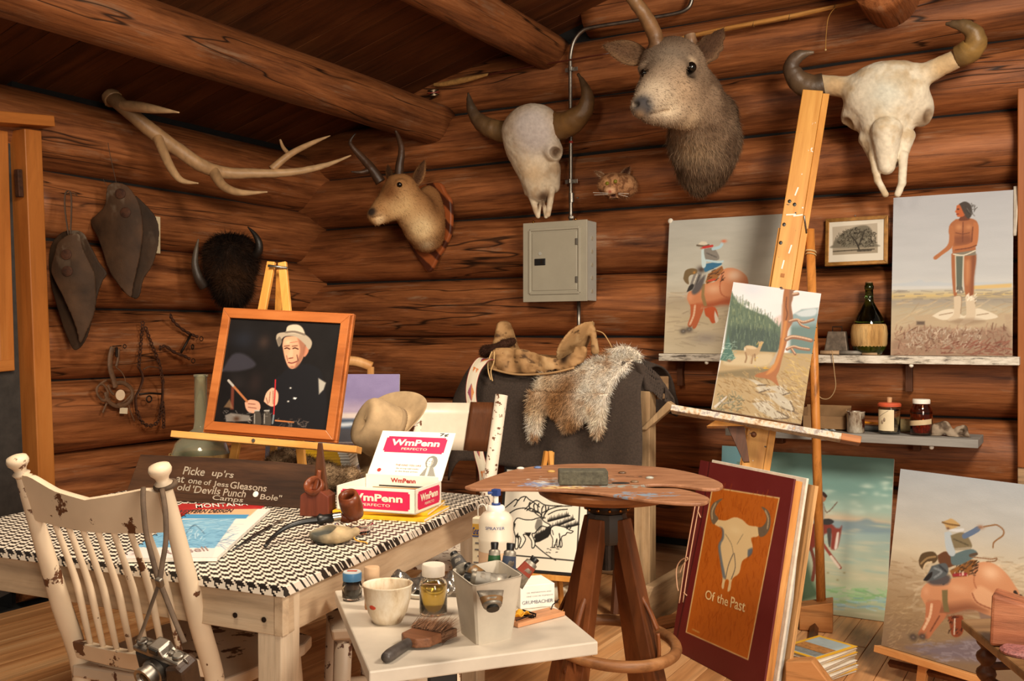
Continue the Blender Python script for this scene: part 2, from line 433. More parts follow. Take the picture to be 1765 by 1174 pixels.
def normals(V,F):
    N = np.zeros_like(V); a,b,c = V[F[:,0]],V[F[:,1]],V[F[:,2]]
    fn = np.cross(b - a,c - a)
    for k in range(F.shape[1]): np.add.at(N,F[:,k],fn)
    return N / np.maximum(np.linalg.norm(N,axis=1),1e-12)[:,None]
def vnoise(p,s,seed=0):
    """cheap smooth value noise 0..1 for numpy points"""
    q = p * s + seed * 17.3; i = np.floor(q).astype(np.int64); f = q - i; f = f * f * (3 - 2 * f)
    def h(a):
        n = (a[...,0] * 374761393 + a[...,1] * 668265263 + a[...,2] * 2147483647) & 0xffffffff
        n = ((n ^ (n >> 13)) * 1274126177) & 0xffffffff; return ((n ^ (n >> 16)) & 0xffff) / 65535.0
    r = 0
    for a in (0,1):
        for b in (0,1):
            for c in (0,1):
                w = (f[...,0] if a else 1 - f[...,0]) * (f[...,1] if b else 1 - f[...,1]) * (f[...,2] if c else 1 - f[...,2])
                r = r + w * h(i + np.array([a,b,c]))
    return r
def fbm(p,s,seed=0,o=4): return sum(vnoise(p,s * 2 ** k,seed + k) / 2 ** k for k in range(o)) / sum(1 / 2 ** k for k in range(o))
def mixc(a,b,t): return np.asarray(a,np.float32) * (1 - t[:,None]) + np.asarray(b,np.float32) * t[:,None]
def sm(x,a,b):
    t = np.clip((x - a) / (b - a),0,1); return t * t * (3 - 2 * t)
def fur(name,V,F,C,mat,parent,n,length,width,flow,lift=0.35,jit=0.35,seed=0,mask=None):
    rg = np.random.default_rng(seed); N = normals(V,F)
    fa = np.linalg.norm(np.cross(V[F[:,1]] - V[F[:,0]],V[F[:,2]] - V[F[:,0]]),axis=1)
    if mask is not None: fa = fa * np.maximum(mask[F[:,0]],0)
    f = F[rg.choice(len(F),n,p=fa / fa.sum())]
    w = rg.dirichlet(np.ones(F.shape[1]),n).astype(np.float32)
    p = (V[f] * w[...,None]).sum(1); nn = (N[f] * w[...,None]).sum(1); c = (C[f] * w[...,None]).sum(1)
    fl = flow(p) if callable(flow) else np.tile(V3(flow),(n,1))
    fl = fl - nn * (fl * nn).sum(1)[:,None]; fl /= np.maximum(np.linalg.norm(fl,axis=1),1e-6)[:,None]
    d = fl + nn * lift + rg.normal(0,jit,(n,3)); d /= np.linalg.norm(d,axis=1)[:,None]
    L = length(p) if callable(length) else length
    L = np.asarray(L * rg.uniform(0.6,1.25,n))[:,None]
    s = np.cross(d,nn + rg.normal(0,.3,(n,3))); s /= np.maximum(np.linalg.norm(s,axis=1),1e-6)[:,None]
    tip = p + d * L - np.array([0,0,1]) * L * 0.12
    vv = np.concatenate([p - s * width / 2 - nn * .001,p + s * width / 2 - nn * .001,tip]); k = np.arange(n)
    cc = c * rg.uniform(0.62,1.25,(n,1))
    return raw_mesh(name,vv,np.stack([k,k + n,k + 2 * n],1),mat,parent,np.concatenate([cc * .82,cc * .82,cc * 1.08]),True,'stuff')
# ------------------------------------------------------------------ painted canvas kit: colours carried by a fine mesh grid
class Pic:
    def __init__(s,o,u,v,w,h,cell=0.0022):
        s.o,s.u,s.v,s.w,s.h = Vector(o),Vector(u),Vector(v),w,h; s.nrm = s.u.cross(s.v)
        s.nx = max(8,int(w / cell)); s.ny = max(8,int(h / cell))
        X,Y = np.meshgrid(np.linspace(0,w,s.nx + 1),np.linspace(0,h,s.ny + 1)); s.X,s.Y = X,Y
        s.c = np.zeros((s.ny + 1,s.nx + 1,3),np.float32); s.cell = w / s.nx
        s.rg = np.random.default_rng(5)
    def q(s,px,py):
        r = RAY(px,py); t = (s.o - CAM).dot(s.nrm) / r.dot(s.nrm); p = CAM + r * t - s.o
        return p.dot(s.u),p.dot(s.v)
    def pts(s,l,n=0):
        o = [s.q(*p) for p in l]
        if n:
            o = [(a.x,a.y) for a in spline([(x,y,0) for x,y in o + o[:1]],n)][:-1]
        return np.array(o)
    def blend(s,a,col):
        s.c += (np.asarray(col,np.float32) - s.c) * a[...,None]
    def fill(s,col): s.c[:] = col
    def vgrad(s,stops,px=None):
        """stops: list of (fraction of height from top, colour)"""
        t = 1 - s.Y / s.h; xs = [a for a,_ in stops]
        for k in range(3): s.c[...,k] = np.interp(t,xs,[c[k] for _,c in stops])
    def tex(s,amp=8,sx=40,sy=40,seed=1,mask=None):
        p = np.stack([s.X * sx,s.Y * sy,np.zeros_like(s.X)],-1); n = (fbm(p,1.0,seed,4) - 0.5) * 2 * amp
        if mask is not None: n = n * mask
        s.c += n[...,None]
    def poly(s,l,col,n=4,soft=1.0,a=1.0,raw=None):
        q = s.pts(l,n) if raw is None else np.asarray(raw)
        m = soft * s.cell + s.cell * 2
        x0,y0 = q.min(0) - m; x1,y1 = q.max(0) + m
        jj = np.where((s.Y[:,0] >= y0) & (s.Y[:,0] <= y1))[0]; ii = np.where((s.X[0] >= x0) & (s.X[0] <= x1))[0]
        if not len(ii) or not len(jj): return
        sl = np.ix_(jj,ii); X = s.X[sl]; Y = s.Y[sl]; ins = np.zeros(X.shape,bool); dist = np.full(X.shape,1e9)
        for k in range(len(q)):
            ax,ay = q[k]; bx,by = q[(k + 1) % len(q)]
            cr = ((ay > Y) != (by > Y)); xi = ax + (Y - ay) * (bx - ax) / (by - ay + 1e-12); ins ^= cr & (X < xi)
            dx,dy = bx - ax,by - ay; t = np.clip(((X - ax) * dx + (Y - ay) * dy) / (dx * dx + dy * dy + 1e-12),0,1)
            dist = np.minimum(dist,np.hypot(X - ax - t * dx,Y - ay - t * dy))
        sd = np.where(ins,dist,-dist); al = np.clip(0.5 + sd / (soft * s.cell * 1.4),0,1) * a
        s.c[sl] += (np.asarray(col,np.float32) - s.c[sl]) * al[...,None]
    def line(s,l,wpx,col,a=1.0,n=4):
        q = s.pts(l);
        if n: q = np.array([(p.x,p.y) for p in spline([(x,y,0) for x,y in q],n)])
        w = wpx * (s.q(l[0][0] + 1,l[0][1])[0] - s.q(*l[0])[0]) / 2; w = abs(w); m = w + 2 * s.cell
        for k in range(len(q) - 1):
            (ax,ay),(bx,by) = q[k],q[k + 1]
            jj = np.where((s.Y[:,0] >= min(ay,by) - m) & (s.Y[:,0] <= max(ay,by) + m))[0]; ii = np.where((s.X[0] >= min(ax,bx) - m) & (s.X[0] <= max(ax,bx) + m))[0]
            if not len(ii) or not len(jj): continue
            sl = np.ix_(jj,ii); X = s.X[sl]; Y = s.Y[sl]; dx,dy = bx - ax,by - ay
            t = np.clip(((X - ax) * dx + (Y - ay) * dy) / (dx * dx + dy * dy + 1e-12),0,1); d = np.hypot(X - ax - t * dx,Y - ay - t * dy)
            al = np.clip((w + 0.7 * s.cell - d) / s.cell,0,1) * a
            s.c[sl] += (np.asarray(col,np.float32) - s.c[sl]) * al[...,None]
    def blob(s,px,py,rx,ry,col,a=1.0,p=2.0):
        x,y = s.q(px,py); ex = abs(s.q(px + rx,py)[0] - x) + 1e-6; ey = abs(s.q(px,py + ry)[1] - y) + 1e-6
        d = ((s.X - x) / ex) ** 2 + ((s.Y - y) / ey) ** 2
        s.blend(a * np.exp(-d * p),col)
    def strokes(s,box,n,col,var,lpx,wpx,ang,aj=0.3,a=0.5,inside=None):
        for _ in range(n):
            x = s.rg.uniform(box[0],box[2]); y = s.rg.uniform(box[1],box[3])
            if inside is not None and not inside(x,y): continue
            t = ang + s.rg.normal(0,aj); L = lpx * s.rg.uniform(.5,1.3)
            c = np.asarray(col) + s.rg.normal(0,var) * np.array([1,1,.9])
            s.line([(x,y),(x + L * math.cos(t),y - L * math.sin(t))],wpx,c,a,0)
    def mesh(s,name,mat,parent,y=0.0):
        """grid in parent's local frame: x along u, z along v, facing -y"""
        V = np.stack([s.X,np.full_like(s.X,y),s.Y],-1).reshape(-1,3)
        n = s.nx + 1; j,i = np.mgrid[0:s.ny,0:s.nx]; a = (j * n + i).ravel()
        return raw_mesh(name,V,np.stack([a,a + 1,a + n + 1,a + n],1),mat,parent,np.clip(s.c,0,255).reshape(-1,3),True)
def rect(A,B,Tl):
    """three room points bottom-left, bottom-right, top-left -> origin, u, v, w, h"""
    A,B,Tl = Vector(A),Vector(B),Vector(Tl); u = B - A; w = u.length; u.normalize(); v = Tl - A; v -= u * v.dot(u); h = v.length
    return A,u,v.normalized(),w,h
M_['paint'] = vcol('oil_paint',0.55,0.15,0.3,220)
M_['print'] = vcol('printed_paper',0.5,0,0.15)
M_['fur'] = vcol('animal_fur',0.75,0,0.15)
M_['hide'] = vcol('animal_hide',0.8,0.3,0.15,140)
M_['bone'] = vcol('weathered_bone',0.7,0.45,0.25,70)
M_['canvas_edge'] = plain('canvas_edge',S(214,204,188),0.85,0.1,40,0,0.2)
# ------------------------------------------------------------------ lettering
def text(s,w,h,M,mat,parent,name='lettering',bold=0.0,shear=0.0,depth=0.0004):
    cu = bpy.data.curves.new('txt','FONT'); cu.body = s; cu.extrude = 0; cu.offset = bold; cu.shear = shear; cu.resolution_u = 3
    ob = bpy.data.objects.new('txt',cu); COL.objects.link(ob)
    me = bpy.data.meshes.new_from_object(ob); bpy.data.objects.remove(ob); bpy.data.curves.remove(cu)
    n = len(me.vertices); a = np.empty(n * 3,np.float32); me.vertices.foreach_get('co',a); a = a.reshape(-1,3)
    lo,hi = a.min(0),a.max(0); b = np.zeros_like(a)
    b[:,0] = (a[:,0] - lo[0]) / (hi[0] - lo[0]) * w; b[:,2] = (a[:,1] - lo[1]) / (hi[1] - lo[1]) * h; b[:,1] = -depth
    me.vertices.foreach_set('co',b.ravel()); me.materials.clear(); me.materials.append(mat); me.update()
    o = bpy.data.objects.new(name,me); link(o,parent); o.matrix_local = M
    return o
# ------------------------------------------------------------------ frames tied to places in the room
def CF(px,py,d):
    M = frame(P(px,py,d),RGT,UP); I = M.inverted()
    return M,(lambda x,y,o=0.0: I @ P(x,y,d + o)),d / FPX
def WB(px,py,off=0.02):
    M = frame(PY(px,py,-off),(1,0,0),(0,0,1)); I = M.inverted()
    return M,(lambda x,y,h=0.0: I @ PY(x,y,-(off + h)))
def WBO(px,py,Y0):
    M = frame(PY(px,py,Y0),(1,0,0),(0,0,1)); I = M.inverted()
    return M,(lambda x,y,o=0.0: I @ PY(x,y,Y0 + o)),1.13 * dep(PY(px,py,Y0)) / FPX
def WL(px,py,off=0.02):
    M = frame(PX(px,py,off),(0,1,0),(0,0,1)); I = M.inverted()
    return M,(lambda x,y,h=0.0: I @ PX(x,y,off + h))
def s_slab(p,poly,yf,t,n=4,k=0.004):
    """sheet over a polygon in local x,z bent to y = yf(x,z)"""
    q = [(a[0],a[1]) for a in poly]
    if n: q = [(a.x,a.y) for a in spline([(x,y,0) for x,y in q + q[:1]],n)][:-1]
    X,Y = p[:,0],p[:,2]; ins = np.zeros(len(p),bool); dist = np.full(len(p),1e9,np.float32)
    for i in range(len(q)):
        ax,ay = q[i]; bx,by = q[(i + 1) % len(q)]; dx,dy = bx - ax,by - ay
        ins ^= ((ay > Y) != (by > Y)) & (X < ax + (Y - ay) * dx / (dy + 1e-12))
        tt = np.clip(((X - ax) * dx + (Y - ay) * dy) / (dx * dx + dy * dy + 1e-12),0,1); dist = np.minimum(dist,np.hypot(X - ax - tt * dx,Y - ay - tt * dy))
    sd = np.where(ins,-dist,dist); return smax(np.abs(p[:,1] - yf(X,Y)) - t,sd,k)
def bounds(*pts,pad=0.05):
    a = np.array([list(p) for p in pts]); return a.min(0) - pad,a.max(0) + pad
def near(V,p,r): return np.exp(-(((V - V3(p)) / r) ** 2).sum(1))
def lay(C,V,p,r,col,a=1.0):
    t = np.clip(near(V,p,r) * a * 1.25,0,1)[:,None]; return C * (1 - t) + np.asarray(col,np.float32) * t
def front(V,p,r=0.012):
    """the surface point of V that faces the camera at local x,z of p"""
    d = np.hypot(V[:,0] - p[0],V[:,2] - p[2]); i = np.where(d < r)[0]
    if not len(i): i = np.array([d.argmin()])
    return Vector(V[i[V[i,1].argmin()]].tolist())
M_['eye'] = plain('dark_glass_eye',S(16,11,8),0.08,0.2,30)
M_['horn'] = vcol('horn_keratin',0.45,0.5,0.4,60)
M_['antlerdark'] = plain('velvet_antler',S(120,82,52),0.8,0.25,30,0,0.6)
def horn(parent,name,pts,rad,cols,mat=None,n=8,seg=14,rough=0.0):
    ps = spline(pts,n); rs = spl1(rad,n); mb = MB(); mb.tube(ps,rs,seg); V = np.array(mb.v,np.float32)
    k = np.repeat(np.linspace(0,1,len(ps)),seg)[:len(V)]
    C = np.stack([np.interp(k,np.linspace(0,1,len(cols)),[c[i] for c in cols]) for i in range(3)],1) * (0.82 + 0.36 * fbm(V,55,3))[:,None]
    if rough: V = V + normals_simple(V,ps,seg) * ((fbm(V,45,9) - 0.5) * rough)[:,None]
    me = MB(); me.v = [tuple(v) for v in V]; me.f = mb.f
    o = me.build(name,mat or M_['horn'],parent,True)
    a = o.data.color_attributes.new('Col','FLOAT_COLOR','POINT'); c = np.ones((len(V),4),np.float32); c[:,:3] = lin(C); a.data.foreach_set('color',c.ravel())
    return o
def normals_simple(V,ps,seg):
    c = np.repeat(np.array([list(p) for p in ps],np.float32),seg,axis=0)[:len(V)]; d = V - c
    return d / np.maximum(np.linalg.norm(d,axis=1),1e-6)[:,None]
def ear(parent,base,tip,width,thick,col_in,col_out,nrm=(0,-1,0),fl=1600,seed=1,cup=0.35,ragged=0):
    """leaf-shaped cupped ear between two local points"""
    base,tip = Vector(base),Vector(tip); ax = (tip - base); L = ax.length; ax.normalize(); n = Vector(nrm); n = (n - ax * n.dot(ax)).normalized(); s = ax.cross(n)
    mb = MB(); N = 14; rows = []
    for i in range(N + 1):
        t = i / N; w = width * (0.42 + 0.75 * math.sin(PI * min(1,t * 1.02) ** 0.8) * 0.75) * (1 - t ** 5) ** 0.5
        if ragged: w *= 1 + ragged * math.sin(t * 23) * t
        rows.append([base + ax * (L * t) + s * (w * math.sin(a)) + n * (cup * width * (math.cos(a) - 1) * 1.2) for a in np.linspace(-1.35,1.35,9)])
    for i in range(N):
        for j in range(8): mb.add([rows[i][j],rows[i][j + 1],rows[i + 1][j + 1],rows[i + 1][j]],[(0,1,2,3)])
    vs = np.array([list(p) for r in rows for p in r],np.float32); fs = np.array([(i * 9 + j,i * 9 + j + 1,(i + 1) * 9 + j + 1,(i + 1) * 9 + j) for i in range(N) for j in range(8)])
    ed = np.tile(np.abs(np.linspace(-1,1,9)),N + 1); C = mixc(col_in,col_out,sm(ed,0.3,0.9)) * (0.85 + 0.3 * fbm(vs,60,seed))[:,None]
    o = raw_mesh('ear',vs,fs,M_['hide'],parent,C); m = o.modifiers.new('thick','SOLIDIFY'); m.thickness = thick
    if fl: fur('ear_fur',vs,fs,C,M_['fur'],o,fl,0.016,0.0011,tuple(ax),0.2,0.35,seed)
    return o
# ---------------------------------------------------------------- large deer shoulder mount
M,L,s = CF(1215,240,4.93)
dm = thing('deer_head_mount','large grey-brown deer head with one tall antler on the back wall','deer mount',M)
def dpt(px,py,d): return L(px,py,d - 4.93)
K = dict(nose=dpt(1109,183,4.29),muz=dpt(1132,165,4.35),face=dpt(1150,140,4.42),cran=dpt(1158,112,4.50),jawf=dpt(1122,198,4.33),jawb=dpt(1178,190,4.46),
         cheek=dpt(1182,158,4.46),thr=dpt(1192,172,4.56),n1=dpt(1208,205,4.66),n2=dpt(1214,245,4.80),n3=dpt(1212,285,4.90),n4=dpt(1204,318,4.93),bk=dpt(1230,200,4.86))
def fdeer(p):
    d = s_cap(p,K['face'],K['nose'],44 * s,19 * s)
    d = smin(d,s_ell(p,K['cran'],(50 * s,0.13,40 * s)),0.04)
    d = smin(d,s_cap(p,K['jawb'],K['jawf'],30 * s,14 * s),0.03)
    d = smin(d,s_cap(p,K['cheek'],K['muz'],36 * s,25 * s),0.03)
    d = smin(d,s_cap(p,K['cran'],K['thr'],40 * s,46 * s),0.04)
    d = smin(d,s_chain(p,[K['thr'],K['n1'],K['n2'],K['n3'],K['n4']],[44 * s,50 * s,58 * s,46 * s,18 * s],0.03),0.05)
    d = smin(d,s_cap(p,K['bk'],dpt(1228,250,4.93),40 * s,44 * s),0.06)
    for e,r in ((dpt(1191,112,4.40),13),(dpt(1112,117,4.43),11)): d = smin(d,s_ell(p,e,(r * s,.03,9 * s)),0.02)       # brow ridges
    for e in (dpt(1191,125,4.345),dpt(1107,130,4.375)): d = smax(d,-s_ell(p,e,(11 * s,.04,8 * s)),0.012)               # sockets
    for e in (dpt(1120,176,4.225),dpt(1096,179,4.245)): d = smax(d,-s_ell(p,e,(5.5 * s,.035,4.5 * s)),0.005)                   # nostrils
    mth = s_chain(p,[dpt(1090,198,4.25),dpt(1112,202,4.235),dpt(1150,192,4.33)],[4 * s,4.5 * s,3 * s],0); d = smax(d,-mth,0.008)
    return d + (fbm(p,30,2,3) - .5) * 0.006
lo,hi = bounds(*K.values(),pad=0.2); V,F = surf(fdeer,lo,hi,0.0075)
C = np.tile(np.array([134,110,88],np.float32),(len(V),1))
C = mixc(C,np.array([100,78,60]),sm(fbm(V,9,5),.4,.65)); C = lay(C,V,dpt(1155,105,4.40),.10,(128,112,96)); C = lay(C,V,dpt(1160,85,4.45),.07,(96,76,60))
C = lay(C,V,dpt(1125,165,4.27),.10,(178,158,134)); C = lay(C,V,dpt(1150,182,4.35),.075,(204,184,156)); C = lay(C,V,dpt(1180,205,4.45),.07,(196,170,136)); C = lay(C,V,dpt(1150,120,4.38),.06,(150,132,112),.7); C = lay(C,V,dpt(1172,150,4.36),.07,(176,148,118))
C = lay(C,V,dpt(1195,250,4.66),.09,(164,138,108)); C = lay(C,V,dpt(1230,300,4.9),.14,(92,68,48)); C = lay(C,V,dpt(1265,200,4.9),.12,(78,58,42))
C = lay(C,V,dpt(1140,130,4.38),.05,(112,98,84),.8); C = lay(C,V,dpt(1107,183,4.23),.045,(62,58,58),1.5); C = lay(C,V,dpt(1100,176,4.23),.026,(66,62,62),1.3); C = lay(C,V,dpt(1100,203,4.25),.03,(176,140,104))
C = lay(C,V,dpt(1186,127,4.36),.032,(40,30,24),1.2); C = lay(C,V,dpt(1174,132,4.35),.018,(50,38,30)); C = lay(C,V,dpt(1108,130,4.38),.02,(40,30,24)); C = lay(C,V,dpt(1190,107,4.38),.02,(196,170,138))
body = raw_mesh('head_and_neck',V,F,M_['hide'],dm,C)
ms = 1 - np.clip(sum(near(V,q,r) for q,r in ((dpt(1107,184,4.23),.045),(dpt(1191,125,4.37),.03),(dpt(1108,130,4.38),.025))) * 1.5,0,1)
def deerflow(p):
    f = np.tile(V3(K['n3'] - K['nose']),(len(p),1)); t = sm(p[:,1],-0.35,-0.1)[:,None]; return f * (1 - t) + np.array([0.25,0.25,-1.0]) * t
fur('fur',V,F,C,M_['fur'],dm,42000,lambda p: 0.013 + 0.024 * sm(p[:,1],-0.5,-0.15),0.0019,deerflow,0.22,0.26,3,ms)
for e,r in ((dpt(1191,123,4.39),8.5),(dpt(1108,129,4.405),7)):
    mb = MB(); q = front(V,e); mb.ball(q + Vector((0,.009,0)),r * s); mb.build('eye',M_['eye'],dm,True)
horn(dm,'antler',[dpt(1130,98,4.47),dpt(1132,78,4.45),dpt(1126,55,4.43),dpt(1112,28,4.40),dpt(1092,0,4.37),dpt(1074,-35,4.33),dpt(1065,-75,4.33)],[15 * s,13 * s,12 * s,11 * s,10 * s,8 * s,3 * s],[(76,52,34),(118,84,52),(130,96,62),(112,80,50)],rough=0.014)
horn(dm,'antler_stub',[dpt(1188,92,4.50),dpt(1190,72,4.49),dpt(1188,60,4.49)],[13 * s,10 * s,9 * s],[(96,64,42),(150,120,92)],rough=0.02)
ear(dm,dpt(1118,96,4.52),dpt(1042,76,4.48),22 * s,0.004,(92,66,46),(136,104,74),(0.1,-1,0.15),1800,1)
ear(dm,dpt(1200,104,4.56),dpt(1247,48,4.60),23 * s,0.004,(78,54,38),(122,92,66),(-.3,-1,.1),1800,2,.35,.18)
# ---------------------------------------------------------------- pronghorn on a striped shield
dw = 5.72
M,L,s = CF(742,390,dw)
pg = thing('pronghorn_head_mount','small tan horned antelope head on a striped wooden shield','antelope mount',M)
def ppt(px,py,d): return L(px,py,d - dw)
Mw,Lw = WB(742,390,0.012)
I2 = M.inverted() @ Mw
shield = [(737,318),(762,316),(772,332),(782,350),(782,398),(772,424),(760,444),(744,470),(728,452),(711,426),(702,395),(704,352),(716,328)]
poly = [tuple(Lw(x,y))[::2] for x,y in shield]; mb = MB()
cu = spline([(x,z,0) for x,z in poly + poly[:1]],5)[:-1]; mb.prism([(p.x,p.y) for p in cu],-0.03,0.0)
m = NM('striped_shield_wood'); w = m.n('ShaderNodeTexWave',{'bands_direction': 'DIAGONAL'},Vector=m.coord((1,0.2,1),False),Scale=5.0,Distortion=2.0,Detail=3.0)
M_['shield'] = m.out(m.ramp(w.outputs[0],[(0.25,S(70,30,14)),(0.6,S(150,78,38))]),0.4)
sh = mb.build('shield',M_['shield'],pg,bev=0.01); sh.matrix_local = I2
K = dict(nose=ppt(646,370,5.42),muz=ppt(662,358,5.45),head=ppt(690,330,5.50),jaw=ppt(690,352,5.52),neck=ppt(715,365,5.58),n2=ppt(730,390,5.64),n3=ppt(735,405,5.70),sh=ppt(738,372,5.70))
def fprong(p):
    d = s_cap(p,K['head'],K['nose'],27 * s,13 * s); d = smin(d,s_cap(p,K['jaw'],ppt(650,379,5.43),24 * s,9 * s),.025)
    d = smin(d,s_cap(p,K['head'],K['neck'],26 * s,32 * s),.04); d = smin(d,s_chain(p,[K['neck'],K['n2'],K['n3']],[30 * s,34 * s,30 * s],.02),.04)
    d = smin(d,s_ell(p,K['sh'],(28 * s,.1,52 * s)),.04)
    d = smin(d,s_ell(p,ppt(691,315,5.42),(9 * s,.03,6 * s)),.015)
    d = smax(d,-s_ell(p,ppt(642,364,5.35),(4 * s,.03,3 * s)),.006); d = smax(d,-s_cap(p,ppt(636,378,5.38),ppt(662,371,5.40),2 * s,1.2 * s),.006)
    return d + (fbm(p,30,2,3) - .5) * .005
lo,hi = bounds(*K.values(),pad=0.18); V,F = surf(fprong,lo,hi,0.0075)
C = np.tile(np.array([150,104,62],np.float32),(len(V),1)); C = lay(C,V,ppt(690,355,5.42),.09,(206,168,118)); C = lay(C,V,ppt(670,330,5.42),.06,(116,74,40)); C = lay(C,V,ppt(726,395,5.5),.09,(224,192,144)); C = lay(C,V,ppt(655,380,5.4),.035,(218,184,140)); C = lay(C,V,ppt(740,345,5.6),.08,(128,86,50)); C = lay(C,V,ppt(640,365,5.38),.022,(46,34,28),1.3)
C = lay(C,V,ppt(735,428,5.6),.05,(226,198,156))
raw_mesh('head_and_neck',V,F,M_['hide'],pg,C)
fur('fur',V,F,C,M_['fur'],pg,14000,0.014,0.0016,V3(K['n3'] - K['nose']) + np.array([0,0,-.1]),.12,.22,4)
mb = MB(); q = front(V,ppt(692,321,5.42)); mb.ball(q + Vector((0,.005,0)),4.6 * s); mb.build('eye',M_['eye'],pg,True)
hc = [(52,34,22),(70,46,30),(48,34,26)]
horn(pg,'horn',[ppt(687,310,5.50),ppt(689,285,5.49),ppt(692,256,5.49),ppt(684,230,5.50),ppt(674,214,5.50)],[8 * s,7 * s,5 * s,3 * s,1 * s],hc,rough=.006)
horn(pg,'horn',[ppt(656,314,5.56),ppt(643,294,5.55),ppt(627,275,5.55),ppt(608,254,5.54),ppt(604,243,5.54),ppt(613,230,5.54)],[9 * s,8 * s,6.5 * s,4 * s,3 * s,1 * s],hc,rough=.006)
horn(pg,'horn_prong',[ppt(634,294,5.55),ppt(622,297,5.53),ppt(605,296,5.52)],[5 * s,3.4 * s,1 * s],hc)
ear(pg,ppt(714,320,5.54),ppt(731,276,5.54),11 * s,.004,(78,50,30),(150,106,66),(-.2,-1,0),700,5)
ear(pg,ppt(672,310,5.60),ppt(668,284,5.62),7 * s,.004,(78,50,30),(120,84,50),(-.2,-1,0),400,6)
# ---------------------------------------------------------------- small snarling wild cat head
dw = 5.08
M,L,s = CF(1060,320,dw)
bc = thing('wildcat_head_mount','tiny snarling spotted wild cat head on the back wall','cat mount',M)
cpt = lambda x,y,o=0.0: L(x,y,o)
def fcat(p):
    d = s_ell(p,cpt(1056,319,.03),(26 * s,.085,21 * s)); d = smin(d,s_ell(p,cpt(1074,320,.08),(24 * s,.10,21 * s)),.02)
    d = smin(d,s_ell(p,cpt(1052,329,-.035),(12 * s,.035,8 * s)),.015); d = smin(d,s_ell(p,cpt(1058,341,-.01),(8 * s,.04,4.5 * s)),.008)
    d = smax(d,-s_ell(p,cpt(1057,337,-.06),(7.5 * s,.04,3.2 * s)),.004)
    for e in ((1041,319),(1061,318)): d = smax(d,-s_ell(p,cpt(*e,-.06),(5 * s,.02,4 * s)),.006)
    return d + (fbm(p,60,2,3) - .5) * .004
V,F = surf(fcat,*bounds(cpt(1030,295,-.1),cpt(1100,345,.18),pad=.02),.0045)
C = np.tile(np.array([176,128,88],np.float32),(len(V),1)); C = mixc(C,np.array([110,70,44]),sm(fbm(V,55,3),.48,.66) * .8); C = lay(C,V,cpt(1052,331,-.06),.022,(206,166,130)); C = lay(C,V,cpt(1057,337,-.03),.013,(56,24,18),1.4); C = lay(C,V,cpt(1059,344,-.03),.012,(222,190,156)); C = lay(C,V,cpt(1051,331,-.07),.008,(150,76,60),1.4); C = lay(C,V,cpt(1046,312,-.04),.012,(200,150,104))
raw_mesh('head',V,F,M_['hide'],bc,C)
fur('fur',V,F,C,M_['fur'],bc,9000,lambda p: .008 + .016 * sm(p[:,1],0.0,.1),.0012,(.5,.6,-.1),.25,.3,5)
for e in ((1041.5,319),(1061,318)):
    mb = MB(); q = front(V,cpt(*e)); mb.ball(q + Vector((0,.001,0)),3.4 * s); mb.build('eye',plain('yellow_cat_eye',S(120,112,30),.1),bc,True)
ear(bc,cpt(1042,304,.02),cpt(1027,296,.02),5 * s,.003,(140,100,70),(224,196,164),(0,-1,0),300,7)
ear(bc,cpt(1072,306,.03),cpt(1085,287,.05),8 * s,.003,(70,42,28),(210,172,136),(-.3,-1,0),400,8)
for a,b in (((1048,333),(1022,332)),((1048,335),(1024,336)),((1066,335),(1082,339)),((1066,333),(1084,334))): mb = MB(); mb.tube([cpt(*a,-.06),cpt(*b,-.06)],.0007,4); mb.build('whisker',M_['white'],bc)
# ---------------------------------------------------------------- bison skulls
def skull(name,label,M,L,s,k,horns,tint,seed,res=.0055):
    """k: image landmarks as local points"""
    root = thing(name,label,'skull',M)
    def f(p):
        d = s_ell(p,k['fore'],k['fore_r']); d = smin(d,s_ell(p,k['top'],k['top_r']),.04)
        d = smin(d,s_cap(p,k['mid'],k['snout'],k['mid_r'],k['snout_r']),.035)
        for o,r in k['orb']: d = smin(d,s_ell(p,o,r),.03)
        for a,b,ra,rb in k['max']: d = smin(d,s_cap(p,a,b,ra,rb),.012)
        for o,r in k['hole']: d = smax(d,-s_ell(p,o,r),.008)
        for a,b,ra,rb in k['slot']: d = smax(d,-s_cap(p,a,b,ra,rb),.006)
        if 'nasal' in k:
            a,b,ra,rb = k['nasal']; n = s_cap(p,a,b,ra,rb); d = smin(d,n,.004)
        for a,b,ra,rb in k['prong']: d = smin(d,s_cap(p,a,b,ra,rb),.006)
        for a,b,ra,rb in k.get('core',[]): d = smin(d,s_cap(p,a,b,ra,rb),.03)
        for a,b,ra,rb in k.get('cut',[]): d = smax(d,-s_cap(p,a,b,ra,rb),.002)
        return d + (fbm(p,25,seed,4) - .5) * .007 + (fbm(p * np.array([1,1,.25]),160,seed + 3,2) - .5) * .0016
    V,F = surf(f,*bounds(*k['box'],pad=.02),res)
    C = np.tile(np.array(tint[0],np.float32),(len(V),1)); C = mixc(C,np.array(tint[1]),sm(fbm(V,14,seed + 1),.42,.66))
    for q,r,c in k['tint']: C = lay(C,V,q,r,c)
    C *= (0.9 + .2 * fbm(V,90,seed + 2))[:,None]
    raw_mesh('cranium',V,F,M_['bone'],root,C)
    for pts,rad,cols in horns: horn(root,'horn',pts,rad,cols,None,8,16,.012)
    return root
M,L,s = WBO(1527,200,-.2); q = L
hb = [(96,72,44),(120,92,54),(70,52,38),(50,42,36)]
